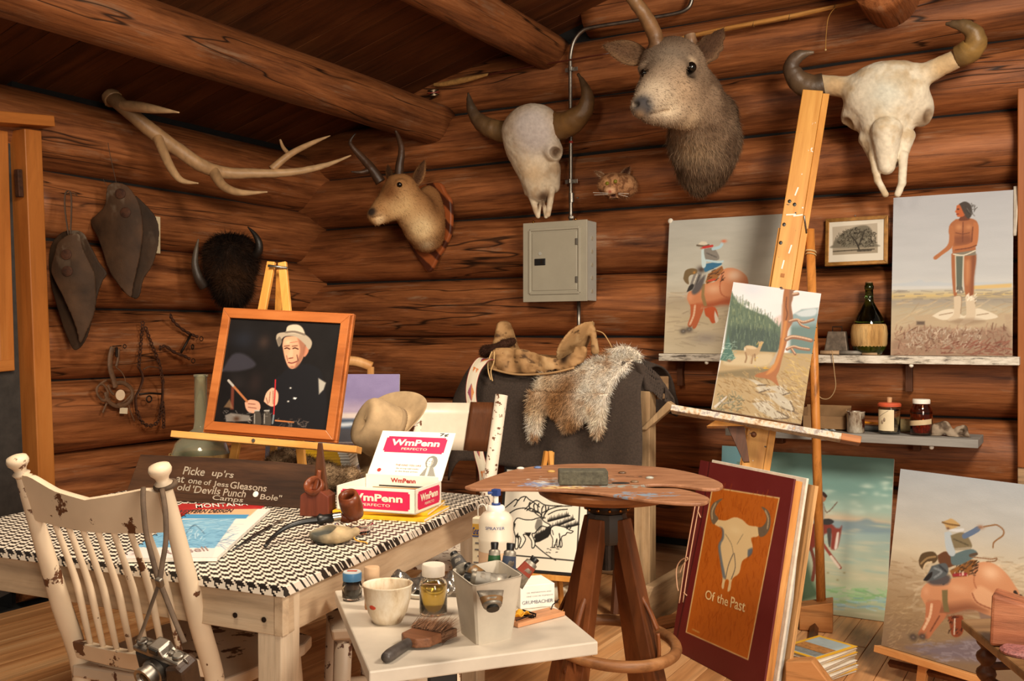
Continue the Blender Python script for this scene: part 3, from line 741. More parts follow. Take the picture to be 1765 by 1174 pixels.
k = dict(box=[q(1400,80,-.16),q(1670,348,.2)],fore=q(1526,162,.015),fore_r=(62 * s,.095,44 * s),top=q(1530,130,.04),top_r=(50 * s,.09,20 * s),
         mid=q(1527,192,.075),snout=q(1528,262,.04),mid_r=50 * s,snout_r=28 * s,
         orb=[(q(1472,198,.055),(20 * s,.055,24 * s)),(q(1588,188,.055),(18 * s,.055,27 * s))],
         max=[(q(1495,240,.03),q(1506,268,.03),13 * s,8 * s),(q(1562,235,.03),q(1556,268,.03),13 * s,8 * s)],
         hole=[(q(1457,218,.01),(11 * s,.07,14 * s)),(q(1602,201,-.01),(11 * s,.07,16 * s))],
         slot=[(q(1509,262,-.02),q(1516,300,-.02),2.6 * s,4 * s),(q(1551,262,-.02),q(1546,300,-.02),2.6 * s,4 * s)],
         nasal=(q(1528,226,-.028),q(1528,286,-.015),23 * s,13 * s),
         prong=[(q(1505,268,.0),q(1513,312,-.01),7 * s,5.5 * s),(q(1513,312,-.01),q(1526,335,-.01),5.5 * s,5 * s),(q(1557,268,.0),q(1555,316,-.01),7 * s,5.5 * s),(q(1555,316,-.01),q(1547,335,-.01),5.5 * s,5 * s)],
         core=[(q(1480,152,.03),q(1414,146,.03),17 * s,15 * s),(q(1580,134,.03),q(1652,100,.03),17 * s,14 * s)],
         cut=[(q(1528,282,-.14),q(1528,310,-.14),.9 * s,1.2 * s),(q(1484,198,-.118),q(1500,208,-.118),1.2 * s,1 * s),(q(1562,186,-.118),q(1572,176,-.118),1.2 * s,1 * s)],
         tint=[(q(1525,160,-.1),.075,(202,198,182)),(q(1440,150,0),.06,(190,160,120)),(q(1630,112,0),.07,(196,166,124)),(q(1458,212,.02),.03,(120,92,66)),(q(1600,205,.03),.035,(110,84,60)),(q(1510,285,.02),.02,(120,96,72)),(q(1550,285,.02),.02,(120,96,72))])
skull('bison_skull','wide pale bison skull with curled brown horns above the easel',M,L,s,k,
      [([q(1420,146,.03),q(1398,150,.02),q(1375,138,.0),q(1364,115,-.02),q(1378,96,-.03),q(1403,90,-.03)],[18 * s,19 * s,17 * s,13 * s,9 * s,2 * s],[(70,54,40),(92,70,48),(76,58,44),(110,92,74)]),
       ([q(1650,98,.03),q(1668,90,.02),q(1681,74,.0),q(1676,54,-.02),q(1655,43,-.03),q(1630,41,-.03)],[17 * s,18 * s,16 * s,12 * s,8 * s,2 * s],[(96,72,40),(150,116,62),(110,84,50),(84,66,50)])],
      [(214,202,180),(186,164,132)],3)
M,L,s = WBO(922,280,-.165); q = L
k = dict(box=[q(850,176,-.16),q(990,386,.2),q(850,386,-.16),q(990,176,-.16)],fore=q(915,228,.0),fore_r=(47 * s,.13,42 * s),top=q(922,212,.03),top_r=(36 * s,.12,24 * s),
         mid=q(918,258,.05),snout=q(931,328,.035),mid_r=41 * s,snout_r=21 * s,
         orb=[(q(954,260,.005),(13 * s,.065,18 * s)),(q(881,255,.07),(12 * s,.06,16 * s))],
         max=[(q(952,290,.03),q(954,322,.05),13 * s,10 * s),(q(905,300,.03),q(912,330,.03),10 * s,8 * s)],
         hole=[(q(957,263,-.035),(8 * s,.055,9 * s)),(q(870,262,.02),(8 * s,.05,8 * s))],
         slot=[(q(936,318,-.06),q(935,352,-.04),4 * s,7.5 * s),(q(941,345,-.03),q(941,368,-.02),2.6 * s,2.2 * s),(q(927,345,-.03),q(929,368,-.02),2.6 * s,2.2 * s)],
         prong=[(q(910,318,.02),q(927,372,.0),6 * s,4 * s),(q(951,325,.02),q(945,370,.0),6 * s,4 * s),(q(932,350,.0),q(928,374,.0),2.6 * s,3 * s),(q(936,348,.0),q(941,374,.0),2.6 * s,3 * s)],
         core=[],cut=[(q(940,235,-.13),q(944,246,-.125),1 * s,1.6 * s)],
         tint=[(q(915,215,-.1),.11,(176,164,158)),(q(925,235,-.1),.09,(172,160,154)),(q(958,262,.0),.025,(96,74,56)),(q(936,338,.0),.03,(84,62,44)),(q(935,350,-.02),.02,(96,72,52)),(q(918,300,-.08),.06,(196,168,134))])
skull('bison_skull','narrow bison skull with upswept dark horns above the electrical panel',M,L,s,k,
      [([q(882,228,.04),q(862,226,.03),q(841,219,.01),q(822,204,.0),q(812,184,-.01),q(807,160,-.02)],[18 * s,17 * s,15 * s,11 * s,7 * s,1.5 * s],[(110,84,50),(96,70,42),(76,56,38),(60,46,34)]),
       ([q(950,218,.04),q(968,217,.03),q(990,207,.01),q(1009,186,.0),q(1011,158,-.01),q(996,127,-.02)],[23 * s,21 * s,18 * s,13 * s,8 * s,1.5 * s],[(96,66,36),(110,78,42),(100,72,42),(70,54,38)])],
      [(204,186,160),(178,152,122)],8)
# ---------------------------------------------------------------- shaggy dark bison calf head on the left wall
dw = 5.30
M,L,s = CF(395,460,dw); q = L
bf = thing('shaggy_bison_head','dark shaggy horned bison head mount on the left wall','bison mount',M)
def fbuf(p):
    d = s_ell(p,q(395,450,.03),(46 * s,.17,48 * s)); d = smin(d,s_ell(p,q(402,495,-.02),(30 * s,.14,32 * s)),.05)
    return d + (fbm(p,14,2,4) - .5) * .05
V,F = surf(fbuf,*bounds(q(340,390,-.25),q(450,530,.25),pad=.03),.011)
C = np.tile(np.array([46,27,14],np.float32),(len(V),1)); C = mixc(C,np.array([24,14,8]),sm(fbm(V,12,3),.4,.6)); C = lay(C,V,q(400,475,-.1),.08,(62,38,20))
raw_mesh('head',V,F,M_['hide'],bf,C); fur('fur',V,F,C,M_['fur'],bf,22000,.045,.0022,(0,0,-1),.6,.7,6)
horn(bf,'horn',[q(352,494,-.05),q(342,478,-.08),q(336,455,-.09),q(338,432,-.09),q(342,412,-.08)],[9 * s,8 * s,6 * s,4 * s,1 * s],[(40,30,24),(70,58,48),(96,84,70)])
horn(bf,'horn',[q(440,440,.0),q(446,432,-.02),q(446,418,-.03),q(439,404,-.03),q(427,391,-.03)],[8 * s,7 * s,6 * s,4 * s,1 * s],[(26,20,16),(34,27,22),(26,20,16)])
# ---------------------------------------------------------------- elk antler hung across the top left log
an = thing('elk_antler','long branching elk antler hung below the ceiling at left','antler',P(205,178,4.85))
oo = P(205,178,4.85)
def apt(l): return [P(x,y,d) - oo for x,y,d in l]
ss = 5.0 / FPX
ac = [(90,64,40),(158,122,84),(168,132,94),(180,148,110)]
horn(an,'main_beam',apt([(193,168,4.86),(212,184,4.85),(240,208,4.86),(272,234,4.90),(308,259,4.96),(345,284,5.02),(382,297,5.10),(430,299,5.16),(500,297,5.24),(558,286,5.33),(605,268,5.42)]),[13 * ss,12 * ss,12 * ss,13 * ss,12 * ss,12 * ss,11 * ss,9 * ss,7 * ss,5 * ss,1.2 * ss],ac,rough=.006)
horn(an,'burr',apt([(190,164,4.87),(195,172,4.86)]),[15 * ss,16 * ss],[(120,92,64),(150,116,80)],rough=.02)
for l,r in (([(208,182,4.85),(236,184,4.78),(265,188,4.72),(309,194,4.66)],[9,9,7,1]),([(270,232,4.90),(280,258,4.84),(295,290,4.80),(313,311,4.78),(342,316,4.76)],[9,8,7,5,1]),
             ([(366,292,5.07),(384,320,5.00),(414,332,4.96),(461,331,4.94)],[10,8,6,1]),([(468,292,5.20),(500,266,5.24),(537,247,5.32),(569,234,5.40)],[7,6,4.5,1]),([(499,267,5.24),(488,254,5.26),(483,241,5.28)],[4,3.4,2])):
    horn(an,'tine',apt(l),[a * ss for a in r],ac[1:])
# ---------------------------------------------------------------- leather stirrup covers
M_['leather'] = vcol('old_black_leather',0.68,0.5,0.2,45)
def leather(name,label,M,L,s,flaps,loop,rivets,seed,tagpts=None):
    root = thing(name,label,'leather cover',M)
    allv = []
    for nm,poly,yf,col in flaps:
        pl = [(a.x,a.z) for a in (L(x,y) for x,y in poly)]; b = np.array(pl)
        lo = (b[:,0].min() - .02,-.16,b[:,1].min() - .02); hi = (b[:,0].max() + .02,.10,b[:,1].max() + .02)
        V,F = surf(lambda p: s_slab(p,pl,yf,.0045,4) + (fbm(p,20,seed) - .5) * .003,lo,hi,.0048)
        C = np.tile(np.array(col,np.float32),(len(V),1)) * (0.6 + .8 * fbm(V,12,seed))[:,None]
        C = mixc(C,np.array([110,96,82]),sm(fbm(V * np.array([1,1,.6]),26,seed + 4),.60,.74) * .75 * sm(V[:,2],b[:,1].mean() - .04,b[:,1].max()))
        raw_mesh(nm,V,F,M_['leather'],root,C); allv.append(V)
    for l,r in loop: mb = MB(); mb.tube(spline([L(*p) for p in l],6),r,8,flat=.5); mb.build('hanging_strap',plain('strap_leather',S(74,54,38),.7),root,True)
    for x,y,r in rivets:
        c = front(allv[-1],L(x,y),.01); mb = MB(); mb.lathe([(r * s,0),(r * s,.004),(r * s * .7,.007),(.2 * r * s,.007)],18,T(c + Vector((0,-.001,0))) @ RX(PI / 2)); mb.build('rivet',M_['rust'],root,'auto')
    return root
dw = 4.60
M,L,s = CF(125,470,dw); q = L
yb = lambda X,Y: .03 + .9 * (X - .02) ** 2
yf = lambda X,Y: -.055 + 3.2 * (X + .0) ** 2 + .35 * np.maximum(0,-Y - .05) ** 1.0 * .3
leather('stirrup_cover','black leather stirrup cover hanging beside the door casing',M,L,s,
        [('back_flap',[(75,455),(80,420),(103,398),(135,398),(150,420),(165,450),(178,470),(170,486),(160,520),(146,580),(127,604),(114,590),(95,540),(80,490)],yb,(54,37,24)),
         ('front_flap',[(107,421),(125,408),(144,405),(150,430),(160,455),(167,480),(166,530),(153,570),(141,592),(136,565),(118,515),(98,478),(94,462),(101,440)],yf,(66,46,31))],
        [([(118,405),(112,360),(113,333),(122,333),(123,370),(121,405)],.006),([(113,334),(124,332),(134,338)],.004)],
        [(124,438,9),(128,467,9)],3)
dw = 4.86
M,L,s = CF(212,415,dw); q = L
leather('stirrup_cover','black leather stirrup cover tapering to a point beside the paper tag',M,L,s,
        [('back_flap',[(230,335),(250,355),(264,375),(268,410),(258,455),(243,480),(236,510),(225,514),(205,498),(198,475),(196,450),(200,380)],lambda X,Y: .03 + .8 * X ** 2,(54,37,24)),
         ('front_flap',[(192,322),(205,317),(225,322),(240,342),(247,365),(250,400),(244,450),(236,490),(232,512),(222,505),(196,470),(176,420),(168,405),(157,390),(156,378),(172,368),(186,355),(189,335)],lambda X,Y: -.05 + 2.4 * X ** 2,(70,48,32))],
        [([(202,322),(196,295),(190,268),(186,246)],.0025),([(190,330),(182,318),(178,308)],.002)],
        [(218,338,9),(227,369,9)],5)
M,L = WL(269,405,.012)
mb = MB(); a,b = L(262,436),L(276,374); mb.box(((a.x + b.x) / 2,0,(a.z + b.z) / 2),(abs(b.x - a.x),.004,abs(b.z - a.z)))
nt = thing('paper_tag','narrow cream paper tag on the left wall log','paper tag',M); mb.build('card',plain('cream_card',S(206,186,150),.7),nt,bev=.001)
for zz in (.02,-.03): mb = MB(); mb.box(((a.x + b.x) / 2,-.0024,zz),(abs(b.x - a.x) * .6,.0006,.004)); mb.build('print_line',M_['black'],nt)
# ---------------------------------------------------------------- bridle, chain bit, spade bit
def chain(mb,pts,link_l,r,w=.008):
    ps = spline(pts,12); acc = 0; last = ps[0]; flip = 0
    for p in ps[1:]:
        acc += (p - last).length
        if acc >= link_l:
            d = (p - last).normalized(); n = Vector((0,-1,0)) if flip % 2 else d.cross(Vector((0,-1,0)))
            y = (n - d * n.dot(d)).normalized(); Mx = Matrix((d,y,d.cross(y))).transposed().to_4x4(); Mx.translation = p
            ring = [(link_l * .72 * math.cos(t),w * math.sin(t),0) for t in np.linspace(0,2 * PI,13)]
            mb.tube(ring,r,5,Mx); acc = 0; flip += 1
        last = p
M,L = WL(255,640,.03); root = thing('chain_bridle_bit','rusty chain bridle with curb bit hanging on the left wall','bridle bit',M)
mb = MB(); chain(mb,[L(246,558,.01),L(242,600,.01),L(239,635,.01)],.013,.0034); chain(mb,[L(249,560,.01),L(262,595,.01),L(274,625,.01),L(281,660,.01)],.013,.0034); mb.build('upper_chain',M_['rust'],root,True)
mb = MB(); chain(mb,[L(235,705,.02),L(243,725,.02),L(256,734,.02),L(272,727,.02),L(278,700,.02)],.013,.0034); chain(mb,[L(280,690,.02),L(282,715,.02),L(282,736,.02)],.013,.0034); mb.build('lower_chain',M_['rust'],root,True)
for l in ([(239,633),(246,650),(241,670),(234,685),(235,708)],[(281,655),(280,680),(278,705)]):
    mb = MB(); mb.tube(spline([L(x,y,.015) for x,y in l],6),.009,8,flat=.5); mb.build('cheek_shank',M_['rust'],root,True)
mb = MB(); mb.tube(spline([L(240,680,.02),L(258,678,.04),L(277,679,.02)],6),.0055,8); mb.build('mouthpiece',M_['iron'],root,True)
mb = MB(); mb.torus(.016,.004,T(L(257,688,.04)) @ RX(PI / 2),18,6); mb.build('roller',M_['iron'],root,True)
mb = MB(); mb.tube(spline([L(247,637,.01),L(258,632,.015),L(272,634,.01)],6),.0035,6); mb.build('curb_strap',plain('thin_brown_strap',S(84,56,36),.7),root,True)
mb = MB(); mb.torus(.010,.003,T(L(246,557,.01)) @ RX(PI / 2),14,6); mb.build('top_ring',M_['rust'],root,True)
M,L = WL(322,590,.03); root = thing('spade_bit','small rusty bit with two ring-ended shanks on the log','bit',M)
for a in ([(294,545),(301,556),(316,569),(331,577),(341,581)],[(276,600),(285,597),(300,607),(318,614),(327,619)]):
    mb = MB(); ps = spline([L(x,y,.02) for x,y in a],8); mb.tube(ps,[.0075 + .002 * math.sin(i * 1.3) for i in range(len(ps))],8); mb.build('shank',M_['rust'],root,True)
    e = L(a[-1][0] + 6,a[-1][1] + 3,.02); mb = MB(); mb.torus(.012,.0025,T(e) @ RX(PI / 2),16,6); mb.build('end_ring',M_['iron'],root,True)
    b = L(*a[0],.02); mb = MB(); mb.torus(.011,.004,T(b) @ RX(PI / 2) @ RY(.6),14,6); mb.build('hook_ring',M_['rust'],root,True)
mb = MB(); mb.tube([L(329,576,.025),L(321,592,.03),L(312,608,.025)],.0065,8); mb.build('bar',M_['iron'],root,True)
mb = MB(); mb.torus(.013,.0035,T(L(332,598,.03)) @ RX(PI / 2) @ RY(.4),14,6); mb.build('loop',M_['iron'],root,True)
M,L = WL(205,660,.03); root = thing('leather_bridle','brown leather bridle with round white tag hanging in coils','bridle',M)
st = plain('bridle_leather',S(98,68,44),.65,.25,30)
for l,r in (([(194,598),(190,615),(190,635),(196,655),(199,668)],.015),([(205,602),(203,622),(200,632)],.008),([(200,633),(210,642),(216,655),(214,664)],.003),
             ([(184,655),(170,665),(168,680),(180,690),(186,676),(176,662),(166,672),(176,690),(190,688)],.006),([(196,662),(212,660),(226,670),(228,685),(218,697),(200,700),(186,690),(182,676)],.011),
             ([(186,664),(192,676),(197,680)],.007),([(184,695),(177,712)],.006),([(227,680),(215,692),(202,698)],.006),([(220,685),(224,706),(232,726)],.0035)):
    mb = MB(); mb.tube(spline([L(x,y,.02) for x,y in l],6),r,8,flat=.45,nrm=(0,-1,0)); mb.build('strap',st,root,True)
mb = MB(); mb.torus(.009,.0025,T(L(215,597,.02)) @ RX(PI / 2),14,6); mb.tube([L(194,597,.02),L(209,596,.02)],.003,6); mb.build('nail_ring',M_['iron'],root,True)
mb = MB(); mb.box((0,0,0),(.012,.01,.05),T(L(201,607,.03))); mb.build('buckle',M_['iron'],root,bev=.003)
mb = MB(); mb.lathe([(.027,0),(.027,.003)],22,T(L(207,681,.045)) @ RX(PI / 2)); mb.build('round_tag',plain('tag_paper',S(216,190,160),.8,.1),root)
mb = MB(); mb.box((0,0,0),(.046,.003,.03),T(L(213,708,.02)) @ RY(.1)); mb.build('paper_slip',plain('slip_paper',S(214,196,166),.8,.1),root)
# ------------------------------------------------------------------ electrical panel, conduit, rod and pole on the back wall
M_['panel'] = plain('grey_enamel',S(158,150,132),0.42,0.04,8)
M_['panel2'] = plain('grey_enamel_side',S(168,166,156),0.42,0.04,8)
M,L = WB(957,450,0.0)
ep = thing('electrical_panel','grey metal electrical panel box with hinged door on the log wall','electrical panel',M)
a,b = L(901.5,521,.13),L(1012,378,.13); x0,x1,z0,z1 = a.x,b.x,a.z,b.z; w,h = x1 - x0,z1 - z0; xc,zc = (x0 + x1) / 2,(z0 + z1) / 2
mb = MB(); mb.box((xc,-.065,zc),(w - .006,.115,h - .006)); mb.build('box',M_['panel2'],ep,bev=.003)
mb = MB(); mb.box((xc,-.126,zc),(w,.008,h)); mb.build('cover',M_['panel'],ep,bev=.002)
mb = MB(); fw = .014
for c,d in (((xc,-.133,z1 - .04),(w * .77,.008,fw)),((xc,-.133,z0 + .045),(w * .77,.008,fw)),((xc - w * .385,-.133,zc + .002),(fw,.008,h - .085)),((xc + w * .385,-.133,zc + .002),(fw,.008,h - .085))): mb.box(c,d)
mb.build('door_rim',M_['panel'],ep,bev=.003)
mb = MB(); mb.box((xc,-.131,zc + .002),(w * .70,.006,h - .115)); dd = mb.build('door',M_['panel'],ep,bev=.003)
mb = MB(); mb.box((xc - w * .22,-.136,zc + .0),(w * .17,.006,.036)); mb.build('latch',M_['black'],dd,bev=.002)
mb = MB(); mb.box((xc - w * .19,-.140,zc),(.008,.004,.022)); mb.build('latch_slider',M_['iron'],dd)
for zz in (.10,-.10): mb = MB(); mb.box((xc + w * .345,-.136,zc + zz),(.012,.006,.034)); mb.build('hinge',M_['steel'],dd,bev=.001)
mb = MB(); mb.lathe([(.009,0),(.009,.003)],16,T(xc - w * .22,-.134,zc + .045) @ RX(PI / 2)); mb.build('key_knockout',M_['panel2'],dd)
for k in range(5): mb = MB(); mb.lathe([(.011,0),(.011,.003)],14,T(x1 - .003,-.065,zc + .12 - .07 * k) @ RY(PI / 2)); mb.build('knockout',M_['panel'],ep)
for xx in (.16,.82): mb = MB(); mb.ball((x0 + w * xx,-.125,z1 + .004),.008); mb.build('screw',metal('brass_screw',S(150,100,40)),ep,True)
cdt = thing('conduit_pipe','bent galvanised conduit pipe running above the electrical panel','conduit',M)
pts = [L(984,381,.05),L(984,250,.04),L(983,120,.04),L(984,92,.04),L(990,70,.04),L(1003,54,.04),L(1022,47,.04),L(1090,36,.04),L(1160,24,.04),L(1183,16,.04),L(1192,2,.04),L(1194,-25,.04)]
mb = MB(); mb.tube(spline(pts,6),.0105,12); mb.build('pipe',M_['steel'],cdt,True)
mb = MB(); mb.tube([L(997.5,519,.06),L(998,600,.05)],.0105,12); mb.build('lower_pipe',M_['steel'],cdt,True)
for y in (120,313):
    mb = MB(); c = L(985,y,.035); mb.box((c.x,c.y,c.z),(.075,.006,.022)); mb.tube([c + Vector((0,-.01,.011)),c + Vector((0,-.01,-.011))],.0145,12); mb.build('strap',M_['steel'],cdt,bev=.001)
mb = MB(); mb.tube([L(985,333,.045),L(985,349,.045)],.0155,12); mb.build('coupling',M_['steel'],cdt,'auto')
mb = MB(); c = L(994,341,.045); mb.tube([c,c + Vector((.012,0,0))],.004,6); mb.build('set_screw',M_['steel'],cdt)
mb = MB(); c = L(985,377,.055); mb.lathe([(.018,0),(.018,.012),(.013,.014)],12,T(c)); mb.build('connector',M_['steel'],cdt)
mb = MB(); c = L(984,247,.045); mb.lathe([(.0112,0),(.0112,.012)],12,T(c)); mb.build('red_paint_mark',plain('red_mark',S(150,40,24)),cdt)
M,L = WB(800,140,0.03)
rod = thing('fishing_rod','dark fishing rod with cork handle and reel laid along the top log','fishing rod',M)
mb = MB(); mb.tube(spline([L(748,146,.02),L(765,145,.02),L(800,138,.02),L(842,128,.02)],6),spl1([.010,.014,.017,.007],6),12); mb.build('cork_handle',plain('cork',S(168,122,64),.8,.2,60),rod,True)
mb = MB(); mb.tube(spline([L(840,129,.02),L(920,114,.02),L(1050,92,.02)],6),spl1([.006,.005,.004],6),8); mb.build('rod_blank',plain('red_brown_rod',S(80,32,18),.35),rod,True)
mb = MB(); c = L(747,160,.03); mb.lathe([(.03,-.018),(.034,-.016),(.034,-.010),(.020,-.008),(.020,.008),(.034,.010),(.034,.016),(.03,.018)],22,T(c) @ RX(.25)); mb.build('reel',metal('reel_metal',S(120,104,84),.4),rod,'auto')
mb = MB(); mb.lathe([(.036,-.003),(.036,.003)],22,T(c) @ RX(.25)); mb.build('reel_band',plain('red_band',S(120,36,24)),rod)
bp = thing('bamboo_pole','split tan bamboo pole along the upper back wall log','pole',M)
mb = MB(); mb.tube(spline([L(1120,78,.03),L(1250,50,.03),L(1370,27,.03),L(1480,2,.03)],6),spl1([.012,.017,.017,.011],6),10,flat=.7); mb.build('cane',wood('cane_wood',S(150,96,42),S(190,132,66),S(208,154,88),'X',1.5),bp,True)
for x,y in ((1300,41),(1362,29),(1440,12)): mb = MB(); mb.torus(.016,.002,T(L(x,y,.03)) @ RY(PI / 2 + .2) @ Matrix.Scale(.9,4,(1,0,0)),14,5); mb.build('binding',plain('twine',S(120,84,40)),bp,True)
mb = MB(); mb.tube(spline([L(1440,12,.05),L(1428,30,.05),L(1424,60,.04),L(1423,86,.04)],6),.0022,5); mb.build('string',plain('yellow_string',S(170,118,44)),bp,True)
mb = MB(); mb.ball(L(1423,86,.04),.005); mb.build('string_knot',plain('string_knot',S(190,160,110)),bp,True)
# ------------------------------------------------------------------ saddle stand, blanket, saddle, pelt, beaded strap
SY = -.62
M0 = Matrix.Translation((2.08,SY,0))
M_['oldwood'] = wood('grey_old_wood',S(128,98,66),S(168,138,102),S(188,162,128),'Z',.9,.7,.3,.4)
M_['oldwoodY'] = wood('grey_old_wood_long',S(108,80,54),S(150,118,84),S(176,146,112),'Y',.9,.7,.3,.4)
M_['brownwood'] = wood('dark_brown_wood',S(48,24,11),S(84,46,22),S(112,66,34),'Z',.9,.5,.2,.4)
stn = thing('saddle_stand','rough grey wooden saddle stand with post and cut foot board','saddle stand',M0)
mb = MB(); mb.box((.475,-.10,.50),(.075,.075,1.02)); mb.build('post',M_['oldwood'],stn,bev=.004)
mb = MB(); mb.box((-.40,-.02,.50),(.075,.075,1.0)); mb.build('post',M_['brownwood'],stn,bev=.004)
for x in (.475,-.40):
    mb = MB(); mb.prism([(-.36,.0),(.36,.0),(.36,.10),(.25,.17),(-.25,.17),(-.36,.10)],-.022,.022,T(x + .055,.06,0) @ RZ(PI / 2)); mb.build('foot',M_['oldwoodY'],stn,bev=.004)
mb = MB(); mb.box((.02,0,1.02),(1.02,.10,.10)); mb.build('top_rail',M_['oldwoodY'],stn,bev=.005)
mb = MB(); mb.hexa([(.47,-.15,.84),(.50,-.15,.84),(.50,-.11,.84),(.47,-.11,.84)],[(.60,-.15,.97),(.63,-.15,.95),(.63,-.11,.95),(.60,-.11,.97)]); mb.build('end_brace',M_['oldwood'],stn,bev=.004)
mb = MB(); mb.tube([(.36,-.16,0.02),(.36,-.02,.98)],.025,8); mb.build('brace',M_['brownwood'],stn)
def bl(u,v):
    x = -.50 + 1.0 * u + (.012 * math.sin(v * 9) if u > .9 else 0); s = (v - .5) * 2
    L1 = .42; a = abs(s)
    if a < .36: t = a / .36 * PI / 2; y = .205 * math.sin(t); z = 1.0 + .142 * math.cos(t)
    else: k = (a - .36) / .64; y = .205 + .02 * k; z = 1.0 - (.36 if s > 0 else .10) * k
    y *= -1 if s > 0 else 1
    fo = max(0,(a - .3) / .7); y += (-1 if s > 0 else 1) * .018 * fo * (math.sin(u * 21 + 1) + .6 * math.sin(u * 34))
    z += .012 * math.sin(u * 5 + 1) * fo - .02 * math.exp(-((u - .45) / .3) ** 2) * (1 - a) + (.09 * (u - .05) ** 2 - .02 if s > 0 else 0) * -fo * .3
    if u > .93: z -= (u - .93) * .35
    if u < .08: z -= (.08 - u) * 1.2; x += (.08 - u) * .3
    return (x,y,z)
M_['blanket'] = plain('charcoal_wool',S(58,46,38),.95,.22,120,0,.5)
bk = thing('wool_blanket','charcoal brown wool blanket draped over the saddle stand','blanket',M0)
mb = MB(); mb.grid(bl,60,60); mb.build('drape',M_['blanket'],bk,True,solid=.008)
def flap(u,v):
    x = .49 + .20 * u; y = -.20 + .26 * v + .05 * u; z = 1.06 - .10 * u - .22 * u * u - .14 * (v - .6) ** 2 + .02 * math.sin(v * 9 + u * 4) - .03 * math.sin(u * 6)
    return (x,y,z)
I_ = M0.inverted(); fl_ = [(a.x,a.z) for a in (I_ @ PY(x,y,SY - .12) for x,y in ((1080,621),(1112,627),(1130,645),(1146,672),(1157,690),(1152,706),(1138,692),(1122,674),(1106,680),(1094,692),(1078,690)))]
V,F = surf(lambda p: s_slab(p,fl_,lambda X,Z: -.12 + .5 * (X - .50) - .12 * np.maximum(0,1.08 - Z) * (X < .56) + .014 * np.sin(X * 70 + Z * 25),.006,4),(.36,-.30,.80),(.76,.12,1.2),.0065); raw_mesh('hanging_corner',V,F,M_['blanket'],bk)
Msd = T(2.03,SY,1.13)
I = Msd.inverted(); sp = lambda px,py,dy=0.0: I @ PY(px,py,SY + dy)
sd = thing('saddle','tan rawhide saddle with high pommel and cantle','saddle',Msd)
s = 4.66 / FPX
def yfr(X,Z): return -.20 + .16 * np.maximum(0,Z + .02) + .006 * np.sin(X * 50 + Z * 30)
pl = [tuple(sp(x,y,-.2))[::2] for x,y in [(846,606),(860,598),(896,601),(935,612),(968,616),(990,598),(1008,600),(1004,622),(985,634),(949,641),(898,644),(850,639),(838,624)]]
def fsad(p):
    wr = (fbm(p * np.array([1,.5,1.6]),16,3,3) - .5) * .022
    d = s_slab(p,pl,yfr,.010,4,.01) + wr
    d = smin(d,s_ell(p,sp(925,628),(.19,.19,.05)) + wr,.02)
    p2 = p * np.array([1,.42,1],np.float32); d = smin(d,s_cap(p2,sp(872,612),sp(869,562),.052,.026),.012)
    a,b = sp(984,628),sp(1018,560); ax = (b - a).normalized(); nn = Vector((ax.z,0,-ax.x)); c = (a + b) / 2
    cu = np.abs(p[:,1]) * .25
    pc = p.copy(); pc[:,0] += cu
    d = smin(d,s_ell(pc,c,((b - a).length * .60,.15,.017),[ax,(0,1,0),nn]),.015)
    d = smin(d,s_cap(p,sp(1022,568),sp(1026,606),.014,.02),.02)
    return d + (fbm(p,60,8,2) - .5) * .004
V,F = surf(fsad,(-.30,-.27,-.16),(.32,.20,.26),.0075)
C = np.tile(np.array([164,126,84],np.float32),(len(V),1)); C = mixc(C,np.array([124,90,56]),sm(fbm(V * np.array([1,.6,1.7]),26,6),.48,.68) * .8); C = mixc(C,np.array([60,40,24]),sm(fbm(V * np.array([.6,.6,2.4]),40,26),.66,.74) * .8); C = mixc(C,np.array([192,158,114]),sm(fbm(V,12,16),.55,.7) * .7)
for q in (sp(972,618,-.2),sp(978,612,-.19),sp(884,584,-.1),sp(1010,590,-.1)): C = lay(C,V,q,.022,(52,36,24))
C = lay(C,V,sp(900,636,-.2),.02,(76,54,34)); C = lay(C,V,sp(870,634,-.2),.02,(90,64,40))
raw_mesh('tree',V,F,M_['leather'],sd,C)
mb = MB(); mb.tube(spline([sp(843,634,-.21),sp(870,642,-.22),sp(900,646,-.225),sp(950,643,-.225),sp(990,634,-.215)],6),.009,8,flat=.6); mb.build('skirt_edge',plain('rawhide_edge',S(170,132,88),.7),sd,True)
for l in ([(848,606),(841,625),(842,642),(846,655)],[(852,606),(851,625),(846,640),(849,657)]): mb = MB(); mb.tube(spline([sp(x,y,-.235) for x,y in l],6),.0035,6); mb.build('tie_string',plain('rawhide_string',S(196,160,108),.7),sd,True)
mb = MB(); mb.tube(spline([sp(1028,570,0),sp(1040,575,0),sp(1050,590,0),sp(1055,600,0)],6),.003,6); mb.build('tie_string',plain('rawhide_string2',S(176,136,86),.7),sd,True)
pts = [sp(838,606,-.15),sp(852,603,-.17),sp(868,594,-.16),sp(884,588,-.12)]
def froll(p): return s_chain(p,pts,[11 * s,9 * s,8 * s,6 * s],.01) + (fbm(p,30,3) - .5) * .01
V,F = surf(froll,*bounds(*pts,pad=.05),.006); C = np.tile(np.array([58,34,22],np.float32),(len(V),1))
r_ = raw_mesh('fur_roll',V,F,M_['hide'],sd,C); fur('roll_fur',V,F,C,M_['fur'],r_,3500,.015,.0016,(-1,0,-.3),.6,.5,9)
Mp = T(2.25,SY - .24,.95); I = Mp.inverted(); pp = lambda px,py,dy=-.25: I @ PY(px,py,SY + dy)
pel = thing('fur_pelt','white and tawny fur pelt hanging over the blanket behind the saddle','fur pelt',Mp)
out = [(925,644),(916,665),(911,690),(911,720),(914,752),(924,756),(932,738),(934,708),(949,710),(966,726),(973,741),(990,736),(1012,722),(1020,742),(1030,754),(1038,746),(1042,718),(1046,680),(1056,655),(1068,636),(1072,624),(1085,620),(1074,605),(1052,597),(1020,604),(998,620),(975,640)]
pl = [tuple(pp(x,y))[::2] for x,y in out]
